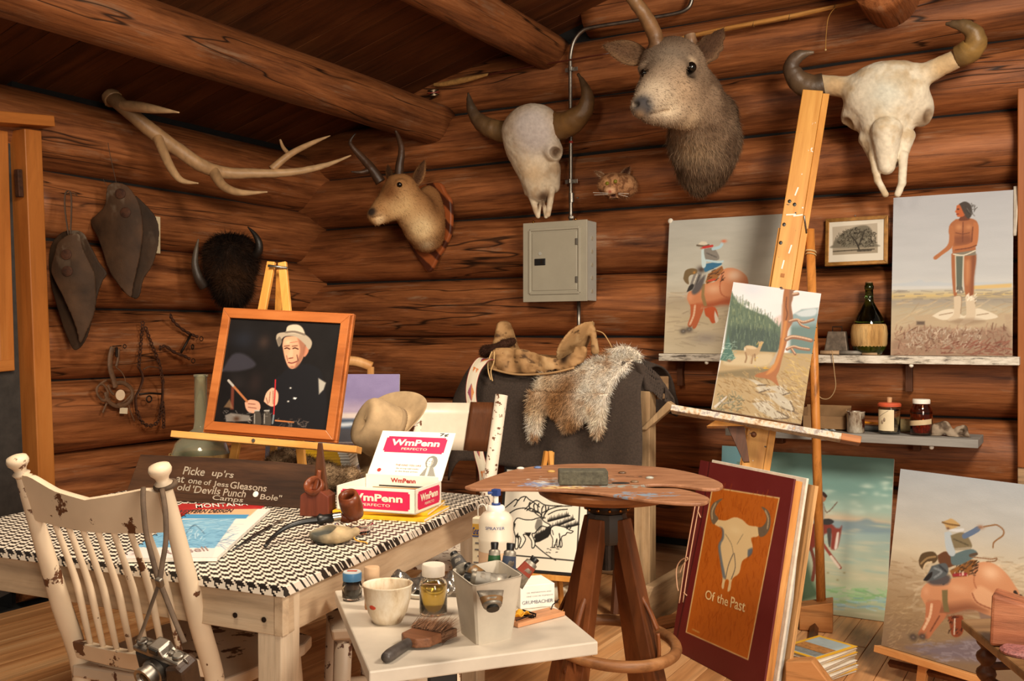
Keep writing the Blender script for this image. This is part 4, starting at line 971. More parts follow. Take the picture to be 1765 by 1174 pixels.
def ypel(X,Z): zz = Z + .95; return np.where(zz > 1.0,.035 + .0 + .175 * (1 - np.sqrt(np.clip(1 - ((zz - 1.0) / .165) ** 2,.05,1))),.0) - .012
def fpel(p): return s_slab(p,pl,ypel,.016,3,.02) + (fbm(p,18,4) - .5) * .02
V,F = surf(fpel,(min(a for a,_ in pl) - .03,-.10,min(b for _,b in pl) - .03),(max(a for a,_ in pl) + .03,.2,max(b for _,b in pl) + .03),.008)
C = np.tile(np.array([236,222,202],np.float32),(len(V),1)); C = mixc(C,np.array([150,98,54]),sm(fbm(V,21,5),.50,.64) * .75)
for q,r,c in (((960,690),.10,(150,104,62)),((980,665),.07,(136,92,54)),((985,730),.05,(140,94,52)),((925,700),.05,(206,178,142)),((1060,620),.08,(240,230,216)),((1030,650),.07,(236,224,208)),((1008,670),.06,(238,228,212)),((1030,720),.06,(226,206,180)),((940,655),.05,(216,192,160)),((1040,615),.07,(232,214,190))): C = lay(C,V,pp(*q),r,c,.8)
raw_mesh('skin',V,F,M_['hide'],pel,C); fur('fur',V,F,C,M_['fur'],pel,34000,.028,.0020,(-.15,-.1,-1),.6,.65,8)
Ms = T(P(818,700,4.55)); I = Ms.inverted()
cl = [(846,618,4.62),(832,621,4.59),(820,636,4.57),(813,660,4.55),(812,685,4.53),(817,715,4.50),(821,745,4.48),(825,780,4.46),(833,815,4.44),(834,850,4.43)]
cen = spline([I @ P(*c) for c in cl],24); N = len(cen) - 1; nu = 22; V = []; C = []
rb = np.array([150,60,60]);
for i,c in enumerate(cen):
    t = cen[min(i + 1,N)] - cen[max(i - 1,0)]; sdv = Vector((RGT)) * .95 - t.normalized() * RGT.dot(t.normalized()); sdv.normalize(); wd = (21 - 5 * i / N) * 4.5 / FPX
    for j in range(nu + 1):
        u = j / nu - .5; V.append(c + sdv * (u * wd) + Vector(FWD) * (-.006 * math.cos(u * PI)))
        vv = (i / N * 9.0); ph = vv % 3.0; au = abs(u)
        col = np.array([196,184,160]) * (.86 + .2 * ((i + j) % 2))
        if au > .44: col = np.array([140,70,66])
        elif au > .40: col = np.array([222,208,180])
        if ph < 1.3 and au < .30 * (1 - abs(ph - .65) / .65): col = np.array([176,104,38]) if u > 0 else np.array([120,40,66])
        if 1.9 < ph < 2.3 and abs(abs(u) - .14) < .13 * (2.3 - ph) / .4: col = np.array([176,100,36])
        C.append(col)
n = nu + 1; i,j = np.mgrid[0:N,0:nu]; a = (i * n + j).ravel()
bs = thing('beaded_strap','long beaded strap with orange diamonds hanging down the blanket','strap',Ms)
o = raw_mesh('beadwork',np.array([list(v) for v in V]),np.stack([a,a + 1,a + n + 1,a + n],1),vcol('beadwork',.5,.4,.4,300),bs,np.array(C)); m = o.modifiers.new('thick','SOLIDIFY'); m.thickness = .005; m.offset = 1
mb = MB(); mb.tube([cen[-1] + Vector((-.012,0,.01)),cen[-1] + Vector((-.02,0,-.12))],.003,6); mb.build('end_thong',plain('thong',S(190,166,130)),bs,True)
# ------------------------------------------------------------------ framed elk drawing on a little easel
def canvas_frame(A,B,Tl):
    o,u,v,w,h = rect(A,B,Tl); return frame(o,u,v),o,u,v,w,h
A = PZ(857,982,.30); B = PZ(1011,995,.30); Tl = P(851,803,dep(A) + .10)
M,o,u,v,w,h = canvas_frame(A,B,Tl)
ef = thing('elk_drawing','framed black and white ink drawing of two elk','framed drawing',M)
def pframe(parent,w,h,bw,depth,mat,name='frame',proud=.004,back=True):
    """four mitred rails around a picture whose face is at y=0"""
    for poly in ([(0,0),(w,0),(w - bw,bw),(bw,bw)],[(w,0),(w,h),(w - bw,h - bw),(w - bw,bw)],[(w,h),(0,h),(bw,h - bw),(w - bw,h - bw)],[(0,h),(0,0),(bw,bw),(bw,h - bw)]):
        mb = MB(); mb.prism(poly,-proud,depth); mb.build(name,mat,parent,bev=.0015)
    if back: mb = MB(); mb.box((w / 2,depth / 2 + .003,h / 2),(w - bw,depth - .004,h - bw)); mb.build('backing',M_['gap'],parent)
pframe(ef,w,h,.012,.02,M_['black'],'frame_rail')
pc = Pic(o,u,v,w,h,.0021); pc.fill((226,218,200)); blk = (34,31,28)
pc.line([(866,842),(869,930),(873,957)],1.6,blk,1,0); pc.line([(1000,850),(999,876),(994,967)],1.8,blk,1,0); pc.line([(872,956),(994,967)],1.8,blk,1,0)
for l in ([(870,876),(880,868),(889,861),(893,863),(898,858),(906,856),(912,861),(920,866),(930,874)],[(878,885),(890,878),(905,876),(915,881),(930,884)],[(905,878),(918,866),(926,863),(938,870),(952,872),(968,872)],[(935,884),(950,877),(965,873),(985,872),(998,868)],[(945,887),(960,880),(978,878)],[(921,938),(932,948),(945,958),(958,966)],[(893,862),(889,870),(886,873)],[(906,857),(903,864)],[(918,880),(930,890),(940,893)]): pc.line(l,1.3,blk)
for (x0,y0,x1,y1,n_) in ((945,897,982,887,14),(942,912,990,893,18),(960,912,998,902,14),(922,925,948,912,16)):
    for k in range(n_):
        t = k / n_; x,y = x0 + (x1 - x0) * t,y0 + (y1 - y0) * t; hh = 4 + 4 * ((k * 7) % 5) / 5
        pc.poly([(x - 1.8,y + 2),(x,y - hh),(x + 1.8,y + 2)],blk,0)
    pc.line([(x0,y0 + 2),(x1,y1 + 2)],2.0,blk,1,0)
pc.poly([(921,936),(924,922),(940,914),(948,909),(950,918),(945,926),(930,934)],blk,0)
elk = [(888,897),(893,893),(905,896),(918,896),(924,894),(932,893),(938,899),(948,905),(944,909),(934,907),(928,912),(922,919),(917,921),(922,934),(921,943),(917,944),(916,932),(908,922),(902,922),(906,930),(899,943),(895,943),(898,930),(894,925),(893,944),(888,945),(889,928),(886,915),(885,905)]
pc.poly(elk,(236,229,212),2); pc.line(elk + elk[:1],1.2,blk); pc.poly([(926,895),(934,896),(934,910),(926,916),(922,908)],blk,3,1.5,.55)
pc.poly([(904,918),(916,918),(912,926)],blk,0); pc.poly([(888,925),(893,918),(895,930)],blk,0); pc.poly([(885,900),(889,903),(887,912)],blk,0)
for l in ([(936,894),(930,884),(922,880),(914,876),(908,880)],[(922,881),(920,872),(922,868)],[(928,884),(927,874),(929,868)],[(937,893),(939,886),(944,880),(946,874)],[(934,888),(934,878),(937,872)],[(940,886),(941,878),(940,872)],[(914,878),(912,870),(914,866)]): pc.line(l,1.5,blk)
cow = [(950,910),(956,906),(966,907),(976,910),(982,914),(988,916),(984,919),(978,918),(975,922),(968,926),(969,940),(966,943),(965,930),(963,941),(960,942),(960,929),(956,942),(952,943),(953,930),(949,920)]
pc.poly(cow,(236,229,212),2); pc.line(cow + cow[:1],1.1,blk); pc.line([(977,912),(980,906),(984,909),(982,912)],1.1,blk); pc.line([(952,914),(954,922)],1,blk); pc.line([(964,920),(966,932)],1.6,blk)
pc.strokes((930,940,965,955),10,blk,3,4,1,.2,.3,.9)
pc.mesh('ink_drawing',M_['print'],ef,-.001)
ez = thing('small_easel','little light pine easel under the elk drawing','easel',M)
mb = MB(); mb.box((w * .5,.0,-.013),(w * 1.02,.06,.022)); mb.build('ledge',M_['pine'],ez,bev=.002)
I = M.inverted()
ap = I @ P(945,778,dep(A) + .16)
for dx in (-.12,.10):
    ft = I @ (M @ Vector((w * .5 + dx,.0,0)) * 1.0); ft = I @ Vector(((M @ ft).x,(M @ ft).y,.0)); mb = MB(); mb.tube([ft,ap + Vector((dx * .07,.0,0))],.012,4); mb.build('leg',M_['pine'],ez)
wp = M @ ap; ft = I @ Vector((wp.x + FWD.x * .13,wp.y + FWD.y * .13,.0)); mb = MB(); mb.tube([ft,ap + Vector((.008,.03,0))],.010,4); mb.build('rear_leg',M_['pine'],ez)
c = PZ(968,1040,0); Mx = frame(c,RGT,UP)
dv = thing('bleached_bone','bleached broken bone lying on the floor behind the white table','bone',Mx)
def fb(p): return smin(s_cap(p,(-.09,0,.045),(.06,0,.05),.035,.03),s_ell(p,(.075,0,.055),(.03,.04,.045)),.02) + (fbm(p,40,3) - .5) * .02
V,F = surf(fb,(-.15,-.07,-.01),(.13,.07,.12),.006); V[:,2] = np.maximum(V[:,2],0.001)
raw_mesh('shaft',V,F,M_['bone'],dv,mixc(np.array([214,200,176]),np.array([140,116,88]),sm(fbm(V,30,4),.45,.65)))
c = PZ(1138,1079,0); t = thing('floor_board_scrap','flat brown board scrap on the floor beside the saddle stand foot','board',T(c) @ RZ(1.1))
mb = MB(); mb.box((0,0,.012),(.26,.10,.022)); mb.build('board',wood('scrap_wood',S(110,62,30),S(150,92,50),S(168,110,66),'X'),t,bev=.003)
# ------------------------------------------------------------------ big table with houndstooth top
TZ = .715
def Q(r,f,z): v = CAM + RGT * r + FWD * f; return Vector((v.x,v.y,z))
m = NM('houndstooth_oilcloth'); tc = m.n('ShaderNodeTexCoord'); sx = m.n('ShaderNodeSeparateXYZ',Vector=tc.outputs['Object'])
mt = lambda op,a,b=0.0: m.n('ShaderNodeMath',{'operation': op},i0=a,i1=b).outputs[0]
yz = mt('ADD',sx.outputs[1],sx.outputs[2])
fx = mt('FLOOR',mt('MULTIPLY',sx.outputs[0],250.0)); fy = mt('FLOOR',mt('MULTIPLY',yz,250.0))
wa = mt('FLOORED_MODULO',mt('FLOOR',mt('DIVIDE',fx,4.0)),2.0); we = mt('FLOORED_MODULO',mt('FLOOR',mt('DIVIDE',fy,4.0)),2.0); tw = mt('FLOORED_MODULO',mt('FLOOR',mt('DIVIDE',mt('ADD',fx,fy),2.0)),2.0)
f = mt('ADD',mt('MULTIPLY',tw,wa),mt('MULTIPLY',mt('SUBTRACT',1.0,tw),we))
M_['hound'] = m.out(m.mix(f,S(34,28,25),S(226,214,196)),.45)
M_['whitewash'] = wood('whitewashed_wood',S(150,122,94),S(186,160,130),S(206,184,156),'X',.8,.55,.2,.3)
M_['whitewashZ'] = wood('whitewashed_leg_wood',S(158,132,104),S(190,166,138),S(208,188,162),'Z',.8,.55,.2,.3)
FC = PZ(490,1012,TZ); BRc = PZ(845,855,TZ); ud = (PZ(0,945,TZ) - FC).normalized(); FLc = FC + ud * 1.25; BLc = BRc + ud * 1.25
Mt = frame(FLc - Vector((0,0,TZ)),FC - FLc,(0,0,1)); It = Mt.inverted()
tb = thing('work_table','large white-washed table with black and white houndstooth top','table',Mt)
c4 = [It @ p for p in (FLc,FC,BRc,BLc)]
mb = MB(); mb.hexa([p - Vector((0,0,.024)) for p in c4],c4); mb.build('tabletop',M_['hound'],tb,bev=.002)
def ins(i,e):
    p = c4[i]; a = (c4[(i + 1) % 4] - p).normalized(); b = (c4[(i - 1) % 4] - p).normalized(); return Vector((p + a * e + b * e)).to_2d()
for i in range(4):
    j = (i + 1) % 4; a,b = ins(i,.012),ins(j,.012); d = (b - a); L_ = d.length; an_ = math.atan2(d.y,d.x)
    mb = MB(); mb.box((L_ / 2,.011,0),(L_,.022,.088)); o = mb.build('apron',M_['whitewash'],tb,bev=.002); o.matrix_local = T(a.x,a.y,TZ - .024 - .044) @ RZ(an_)
    p = ins(i,.046); mb = MB(); mb.hexa([(x * .029,y * .029,0) for x,y in ((-1,-1),(1,-1),(1,1),(-1,1))],[(x * .033,y * .033,TZ - .026) for x,y in ((-1,-1),(1,-1),(1,1),(-1,1))]); o = mb.build('leg',M_['whitewashZ'],tb,bev=.003); o.matrix_local = T(p.x,p.y,0) @ RZ(math.atan2(ud.y,ud.x) - math.atan2((It.to_3x3() @ ud).y,(It.to_3x3() @ ud).x) * 0 - math.atan2((FC - FLc).y,(FC - FLc).x) + PI)
for x,y in ((.13,0),(.05,0)):
    mb = MB(); q = ins(1,.011); mb.lathe([(.006,0),(.006,.002)],12,T(q.x - x,q.y - .001,TZ - .08) @ RX(PI / 2)); mb.build('nail_head',M_['iron'],tb)
# ------------------------------------------------------------------ cream chipped chair in front
M_['cream'] = chipped('cream_chipped_paint',S(222,198,168),S(92,54,30),.605,13)
M_['cream_worn'] = chipped('cream_worn_paint',S(206,182,156),S(84,46,26),.585,14)
bl_,br_ = Q(-1.077,2.43,0),Q(-.695,2.28,0)
Mc = frame((bl_ + br_) / 2,br_ - bl_,(0,0,1)); ch = thing('painted_chair','chipped cream spindle-back chair pulled up to the houndstooth table','chair',Mc)
lean = lambda z: -.195 * max(0,(z - .42)) / .56
for sx_ in (-1,1):
    mb = MB(); zz = [.0,.2,.42,.60,.78,.86,.905,.925]; mb.tube(spline([(sx_ * .205,.02 + .04 * (z < .1) + lean(z),z) for z in zz],4),spl1([.017,.020,.022,.023,.019,.0175,.016,.015],4),14)
    mb.build('back_post',M_['cream'],ch,True)
    mb = MB(); mb.lathe([(.013,0),(.016,.006),(.020,.012),(.013,.018),(.015,.026),(.023,.036),(.025,.044),(.022,.053),(.008,.058)],18,T(sx_ * .205,.02 + lean(.925),.922) @ RX(.33)); mb.build('finial',M_['cream'],ch,True)
    mb = MB(); mb.tube(spline([(sx_ * .20,.40,0),(sx_ * .195,.385,.12),(sx_ * .19,.37,.25),(sx_ * .185,.36,.43)],5),spl1([.014,.020,.023,.018],5),12); mb.build('front_leg',M_['cream'],ch,True)
    mb = MB(); mb.tube([(sx_ * .205,.03,.18),(sx_ * .195,.38,.18)],.010,8); mb.build('stretcher',M_['cream'],ch,True)
mb = MB(); mb.tube([(-.195,.38,.23),(.195,.38,.23)],.011,8); mb.build('stretcher',M_['cream'],ch,True)
def ztop(u): return float(np.interp(u,[0,.1,.28,.5,.72,.9,1],[.935,.934,.905,.890,.906,.922,.912]))
rings = []
for i in range(25):
    u = i / 24; x = -.205 + .41 * u; bo = -.022 * math.sin(PI * u); zt,zb = ztop(u),.822 - .012 * math.sin(PI * u) + (.02 if u < .04 or u > .96 else 0)
    rings.append([(x,.02 + lean(z) + bo + o_,z) for z,o_ in ((zb,-.011),(zb,.011),(zt - .004,.011),(zt,.005),(zt,-.005),(zt - .004,-.011))])
mb = MB(); mb.loft(rings); mb.build('crest_rail',M_['cream'],ch,'auto')
rings = []
for i in range(17):
    u = i / 16; x = -.20 + .40 * u; bo = -.022 * math.sin(PI * u); rings.append([(x,.02 + lean(z) + bo + o_,z) for z,o_ in ((.462,-.012),(.462,.012),(.508,.012),(.508,-.012))])
mb = MB(); mb.loft(rings); mb.build('lower_rail',M_['cream'],ch,'auto',bev=.003)
for k in range(7):
    u = .17 + .66 * k / 6; x = -.205 + .41 * u; bo = -.022 * math.sin(PI * u)
    mb = MB(); mb.tube(spline([(x,.02 + lean(z) + bo + w_,z) for z,w_ in ((.50,0),(.58,.006),(.66,.012),(.74,.008),(.825,0))],4),spl1([.0065,.008,.0085,.0075,.0065],4),10); mb.build('spindle',M_['cream'],ch,True)
pl = [(-.205,-.01),(.205,-.01),(.225,.12),(.235,.34),(.215,.405),(.16,.425),(-.16,.425),(-.215,.405),(-.235,.34),(-.225,.12)]
mb = MB(); mb.prism(pl,0,.032,T(0,0,.445) @ RX(-PI / 2) @ Matrix.Scale(1,4));
mb.v = [(x,y,z) for x,y,z in [((Matrix.Identity(4)) @ Vector(v)) for v in mb.v]]
o = mb.build('seat',M_['cream_worn'],ch,bev=.006)
co_ = np.array([v.co[:] for v in o.data.vertices]);
for v in o.data.vertices:
    if v.co.y < -.05: pass
ch_seat = o
d0 = 2.03
xa = (RGT * .86 - FWD * .42 - UP * .16).normalized(); za = (UP * .80 - FWD * .50 + RGT * .20)
Mk = frame(P(282,1140,d0),xa,za); Ik = Mk.inverted()
km = thing('film_camera','old silver film camera hanging by its strap from the chair post','camera',Mk)
sil = metal('satin_camera_metal',S(150,142,132),.42); bkl = plain('black_camera_leather',S(34,30,28),.7,.2,90,0,.4)
mb = MB(); mb.box((0,0,-.01),(.125,.034,.055)); bd = mb.build('body',bkl,km,bev=.006)
mb = MB(); mb.prism([(-.064,.018),(.064,.018),(.064,.030),(.024,.032),(.016,.048),(-.016,.048),(-.024,.032),(-.064,.030)],-.018,.018); mb.build('top_plate',sil,km,bev=.004)
mb = MB(); mb.box((0,0,-.042),(.128,.036,.010)); mb.build('bottom_plate',sil,km,bev=.004)
for x,r in ((-.050,.011),(.048,.012),(.030,.007),(-.030,.007)):
    mb = MB(); mb.lathe([(r,0),(r,.006),(r * .8,.008),(r * .75,.006),(.2 * r,.006)],18,T(x,0,.030)); mb.build('dial',sil,km,'auto')
mb = MB(); mb.lathe([(.026,0),(.026,.012),(.023,.014),(.023,.026),(.0255,.027),(.0255,.036),(.019,.036),(.017,.030)],24,T(-.005,-.017,-.008) @ RX(PI / 2)); lz = mb.build('lens',sil,km,'auto')
mb = MB(); mb.lathe([(.016,0),(.010,.003),(.002,.004)],20,T(-.005,-.046,-.008) @ RX(PI / 2)); mb.build('lens_glass',M_['eye'],lz,True)
mb = MB(); mb.box((.0,-.019,.040),(.022,.004,.012)); mb.build('viewfinder_window',M_['black'],km,bev=.001)
mb = MB(); mb.prism([(.02,-.055),(.075,-.05),(.078,.02),(.062,.03),(.03,.016)],-.026,.024); mb.build('leather_case',plain('brown_case_leather',S(58,38,24),.5,.25,30,0,.3),km,bev=.008)
for x in (-.066,.066): mb = MB(); mb.torus(.007,.0016,T(x,0,.024) @ RX(PI / 2),12,5); mb.build('strap_ring',M_['steel'],km,True)
stm = plain('old_strap_leather',S(88,68,50),.75,.25,30)
tops = [(246,846,2.11),(262,852,2.09),(278,846,2.12)]
for l in ([(247,840,2.11),(247,870,2.08),(252,920,2.06),(262,960,2.05),(270,990,2.045),(274,1003,2.04)],[(279,842,2.11),(285,880,2.08),(286,930,2.06),(280,970,2.05),(275,1003,2.04)],
          [(275,1003,2.04),(262,1040,2.035),(248,1080,2.03),(238,1104,2.02)],[(275,1003,2.04),(290,1040,2.035),(305,1078,2.02),(318,1108,2.0)]):
    mb = MB(); mb.tube(spline([Ik @ P(*p) for p in l],6),.0055,8,flat=.4); mb.build('strap',stm,km,True)
mb = MB(); mb.torus(.0205,.006,Ik @ Mc @ T(.205,.02 + lean(.925) + .003,.928) @ RX(.33),22,8); mb.build('strap_wrap',stm,km,True)
mb = MB(); mb.box((0,0,0),(.016,.012,.02),T(Ik @ P(275,1004,2.03))); mb.build('strap_slider',M_['steel'],km,bev=.003)
c = Q(-.335,2.72,0); Ms_ = frame(c,(RGT * .95 + FWD * .25),(0,0,1))
cs = thing('painted_stool','chipped cream stool half hidden beside the table leg','stool',Ms_)
mb = MB(); mb.prism([(-.17,-.15),(.17,-.15),(.18,.16),(-.18,.16)],-.50,-.47,RX(-PI / 2) @ Matrix.Identity(4));
mb = MB(); mb.hexa([(-.17,-.16,.47),(.17,-.16,.47),(.17,.16,.47),(-.17,.16,.47)],[(-.175,-.165,.50),(.175,-.165,.50),(.175,.165,.50),(-.175,.165,.50)]); mb.build('seat',M_['cream_worn'],cs,bev=.006)
for x in (-1,1):
    for y in (-1,1):
        mb = MB(); mb.tube([(x * .16,y * .15,0),(x * .14,y * .13,.475)],[.020,.024],12); mb.build('leg',M_['cream_worn'],cs,True)
    mb = MB(); mb.tube([(x * .153,-.143,.20),(x * .153,.143,.20)],.012,8); mb.build('stretcher',M_['cream'],cs,True)
for y,z in ((-1,.16),(1,.26)): mb = MB(); mb.tube([(-.153,y * .143,z),(.153,y * .143,z)],.012,8); mb.build('stretcher',M_['cream'],cs,True)
# ------------------------------------------------------------------ flat things helper: text placed by where it stands on a plane
def plane_q(o,u,v):
    n = u.cross(v)
    def q(px,py):
        r = RAY(px,py); t = (o - CAM).dot(n) / r.dot(n); p = CAM + r * t - o; return p.dot(u),p.dot(v)
    return q
def ptext(q,s,a,b,hpx,mat,parent,bold=0.0,y=-.0015,name='lettering',shear=0.0):
    (x0,z0),(x1,z1) = q(*a),q(*b); hh = abs(q(a[0],a[1] - hpx)[1] - z0); an_ = math.atan2(z1 - z0,x1 - x0)
    return text(s,math.hypot(x1 - x0,z1 - z0),hh,T(x0,y,z0) @ RY(-an_),mat,parent,name,bold,shear)
A,B = PZ(214,858,TZ + .001),PZ(540,878,TZ + .001); Tl = P(237,783,dep(A) + .05)
M,o,u,v,w,h = canvas_frame(A,B,Tl)
sg = thing('plank_sign','dark brown plank with chalk handwriting leaning on the table','sign',M)
mb = MB(); mb.prism([(0,0),(w,0),(w - .004,h * .93),(w * .8,h * .97),(w * .5,h),(.02,h)],0,.02); mb.build('plank',wood('sign_wood',S(34,20,11),S(62,38,22),S(84,54,32),'X',1,.65,.3,.5),sg,bev=.002)
chk = plain('chalk_paint',S(158,144,126),.9,.2,200); q = plane_q(o,u,v)
for s_,a,b,hp in (('Picke',(315,818),(352,821),14),("up'rs",(364,824),(401,828),15),('at',(303,831),(317,833),11),('one',(324,833),(347,836),7),('of',(351,836),(363,837),9),('Jess',(367,840),(393,843),11),('Gleasons',(396,842),(459,848),12),
                     ('old',(305,845),(327,847),11),("'Devils",(331,850),(379,853),13),('Punch',(384,855),(423,858),13),('Bole"',(448,861),(485,864),10),('Camps',(365,864),(418,869),11)):
    ptext(q,s_,a,b,hp,chk,sg,.012,-.0012,'lettering',.05 if len(s_) % 2 else -.04)
x_,z_ = q(441,852); mb = MB(); mb.lathe([(.0095,0),(.0095,.002),(.004,.003)],16,T(x_,0,z_) @ RX(PI / 2)); mb.build('white_dot',M_['white'],sg)
A,B = PZ(203,963,TZ + .012),PZ(374,961,TZ + .012); Tl = PZ(262,879,TZ + .012)
M,o,u,v,w,h = canvas_frame(A,B,Tl)
bkp = thing('spiral_book','spiral-bound art book with blue seascape cover on the table','book',M)
pc = Pic(o,u,v,w,h,.002); pc.fill((228,216,206))
pc.poly([(250,888),(262,874),(450,872),(430,890)],(228,168,128),0); pc.poly([(240,894),(250,886),(430,887),(424,894)],(70,140,184),0)
pc.poly([(228,943),(262,897),(407,893),(370,945)],(120,168,196),0)
pc.strokes((228,896,405,944),220,(90,140,172),22,14,1.6,0.05,.2,.6); pc.strokes((228,915,395,944),160,(60,112,150),20,12,1.4,.05,.25,.6); pc.strokes((250,896,405,912),60,(200,222,228),12,16,1.6,0,.1,.6)
pc.line([(305,935),(322,918),(334,905),(345,912),(352,920)],2,(70,104,128),.7); pc.blob(334,906,4,3,(66,98,120),.8); pc.strokes((300,915,350,935),20,(220,230,232),8,8,1,.5,.4,.6)
pc.poly([(203,964),(226,944),(372,946),(366,962)],(224,206,200),0); pc.blob(232,954,7,4,(120,110,110),.6)
pc.mesh('cover',M_['print'],bkp,0)
mb = MB(); mb.box((w / 2,.005,h / 2),(w,.009,h)); mb.build('pages',M_['white'],bkp,bev=.001)
dk = plain('dark_print',S(52,44,42),.6); q = plane_q(o,u,v)
ptext(q,'WESTERN DESIGN',(300,886),(398,884),6,dk,bkp,.02); ptext(q,'Russell',(283,957),(360,950),8,plain('faint_print',S(160,140,136),.6),bkp,.0)
for k in range(16): mb = MB(); mb.torus(.007,.0012,T(.004,.004,h * (.06 + .88 * k / 15)) @ Matrix.Rotation(0,4,'X'),10,4); mb.build('spiral_ring',M_['iron'],bkp,True)
A,B = PZ(262,893,TZ + .002),PZ(428,891,TZ + .002); Tl = PZ(285,866,TZ + .002)
M,o,u,v,w,h = canvas_frame(PZ(240,905,TZ + .002),PZ(408,905,TZ + .002),PZ(284,868,TZ + .002))
rm = thing('red_magazine','red magazine lying under the spiral-bound book','magazine',M)
mb = MB(); mb.box((w / 2,.002,h / 2),(w,.004,h)); mb.build('cover',plain('red_cover',S(178,36,36),.45),rm,bev=.001)
ptext(plane_q(o,u,v),'MONTANA',(338,877),(428,872),7,M_['white'],rm,.01)
bm_ = T(PZ(402,948,TZ)); I = bm_.inverted()
tbh = thing('thin_paintbrush','thin black-handled paintbrush lying beside the spiral book','paintbrush',bm_)
mb = MB(); mb.tube([I @ PZ(402,947,TZ + .005),I @ PZ(440,922,TZ + .005),I @ PZ(468,906,TZ + .005)],[.002,.0042,.0035],8); mb.build('handle',M_['black'],tbh,True)
mb = MB(); mb.tube([I @ PZ(468,906,TZ + .005),I @ PZ(482,898,TZ + .005)],[.0036,.0034],8); mb.build('ferrule',M_['steel'],tbh,True)
mb = MB(); mb.tube([I @ PZ(482,898,TZ + .005),I @ PZ(496,891,TZ + .005)],[.0032,.0008],8); mb.build('bristle',plain('brown_bristle',S(110,92,70),.8),tbh,True)
Mpi = T(P(540,905,2.60)); I = Mpi.inverted(); g = lambda x,y,d: I @ P(x,y,d)
pi_ = thing('curved_pipe','tobacco pipe with brown bowl and long curved black stem','pipe',Mpi)
bri = wood('briar_wood',S(58,24,12),S(106,52,28),S(128,68,38),'Z',2,.3,.1,.3)
mb = MB(); mb.tube(spline([g(457,942,2.48),g(470,926,2.53),g(492,910,2.57),g(520,900,2.59),g(552,896,2.61)],6),spl1([.0045,.0055,.007,.0085,.010],6),12,flat=.9); mb.build('stem',M_['black'],pi_,True)
mb = MB(); mb.tube([g(546,897,2.61),g(552,896,2.61),g(558,895,2.612),g(576,892,2.62)],[.010,.017,.0125,.0115],14); mb.build('stem_collar',M_['black'],pi_,True)
mb = MB(); mb.tube([g(574,892,2.62),g(588,890,2.625)],[.0125,.0125],14); mb.build('silver_band',metal('silver',S(206,200,190),.25),pi_,'auto')
mb = MB(); mb.tube(spline([g(587,890,2.625),g(598,892,2.63),g(610,884,2.64)],5),spl1([.0125,.016,.02],5),14); mb.build('shank',bri,pi_,True)
ax = (g(598,852,2.60) - g(612,892,2.64)); Mb = frame(g(613,893,2.64),ax.orthogonal(),ax); hh = ax.length
mb = MB(); mb.lathe([(.010,0),(.024,.008),(.030,hh * .45),(.029,hh * .75),(.0255,hh),(.0185,hh),(.017,hh * .8),(.016,hh * .45),(.004,hh * .4)],24,Mb); mb.build('bowl',bri,pi_,True)
Mpo = T(PZ(572,935,TZ)); I = Mpo.inverted()
po = thing('tobacco_pouch','small open cloth tobacco pouch with drawstring','pouch',Mpo)
def fpo(p):
    d = s_ell(p,(0,0,.020),(.058,.048,.024),[(.94,.34,0),(-.34,.94,0),(0,0,1)]); d = smin(d,s_cap(p,(.035,-.02,.02),(.06,.02,.03),.014,.012),.01)
    d = smax(d,-s_ell(p,(-.014,-.022,.040),(.040,.030,.020)),.003); return d + (fbm(p,45,5) - .5) * .008
V,F = surf(fpo,(-.09,-.08,-.002),(.09,.08,.06),.003); V[:,2] = np.maximum(V[:,2],.001)
C = np.tile(np.array([176,152,116],np.float32),(len(V),1)) * (.7 + .6 * fbm(V,40,2))[:,None]; C = lay(C,V,(-.014,-.022,.022),.030,(70,70,64),1.5); C = lay(C,V,(-.008,-.016,.034),.008,(220,214,200),1.2)
raw_mesh('bag',V,F,M_['hide'],po,C)
mb = MB(); mb.tube(spline([(.05,.02,.03),(.07,.01,.012),(.085,.03,.004),(.10,.02,.004)],5),.002,6); mb.build('drawstring',plain('yellow_cord',S(196,144,48),.8),po,True)
Mas = T(PZ(610,920,TZ)); asx = thing('glass_ashtray','small ribbed clear glass ashtray beside the pipe bowl','ashtray',Mas)
M_['clear'] = glass('clear_glass',(.92,.95,.92,1))
mb = MB(); seg = 36; prof = [(.038,0),(.046,.010),(.052,.026),(.047,.026),(.041,.012),(.004,.007)]
mb.loft([[(r * (1 + .03 * (k % 2)) * math.cos(2 * PI * k / seg),r * (1 + .03 * (k % 2)) * math.sin(2 * PI * k / seg),z + .001) for k in range(seg)] for r,z in prof]); mb.build('dish',M_['clear'],asx,'auto')
c = PZ(548,888,TZ); Mr = frame(c,RGT * .98 + FWD * -.2,(0,0,1))
pr = thing('pipe_rack','dark red wooden pipe rest holding an upright pipe','pipe rack',Mr)
dr_ = wood('dark_red_wood',S(50,20,13),S(92,42,28),S(116,58,40),'Z',1,.35,.1,.3)
mb = MB(); mb.prism([(-.047,0),(.047,0),(.045,.062),(.02,.078),(-.02,.078),(-.045,.062)],-.03,.03); mb.build('block',dr_,pr,bev=.004)
mb = MB(); mb.hexa([(-.02,.005,.06),(.028,.005,.06),(.028,.022,.06),(-.02,.022,.06)],[(-.006,.012,.215),(.008,.012,.215),(.008,.018,.215),(-.006,.018,.215)]); mb.build('upright',M_['brownwood'],pr,bev=.002)
Mb = T(-.005,-.012,.085) @ RX(.9); mb = MB(); mb.lathe([(.008,-.03),(.024,-.022),(.031,.0),(.029,.018),(.023,.018),(.020,0),(.006,-.012)],22,Mb); mb.build('pipe_bowl',bri,pr,True)
mb = MB(); mb.tube(spline([(-.005,-.005,.075),(.0,.0,.10),(.004,.0,.135)],4),spl1([.012,.010,.007],4),10); mb.build('pipe_shank',bri,pr,True)
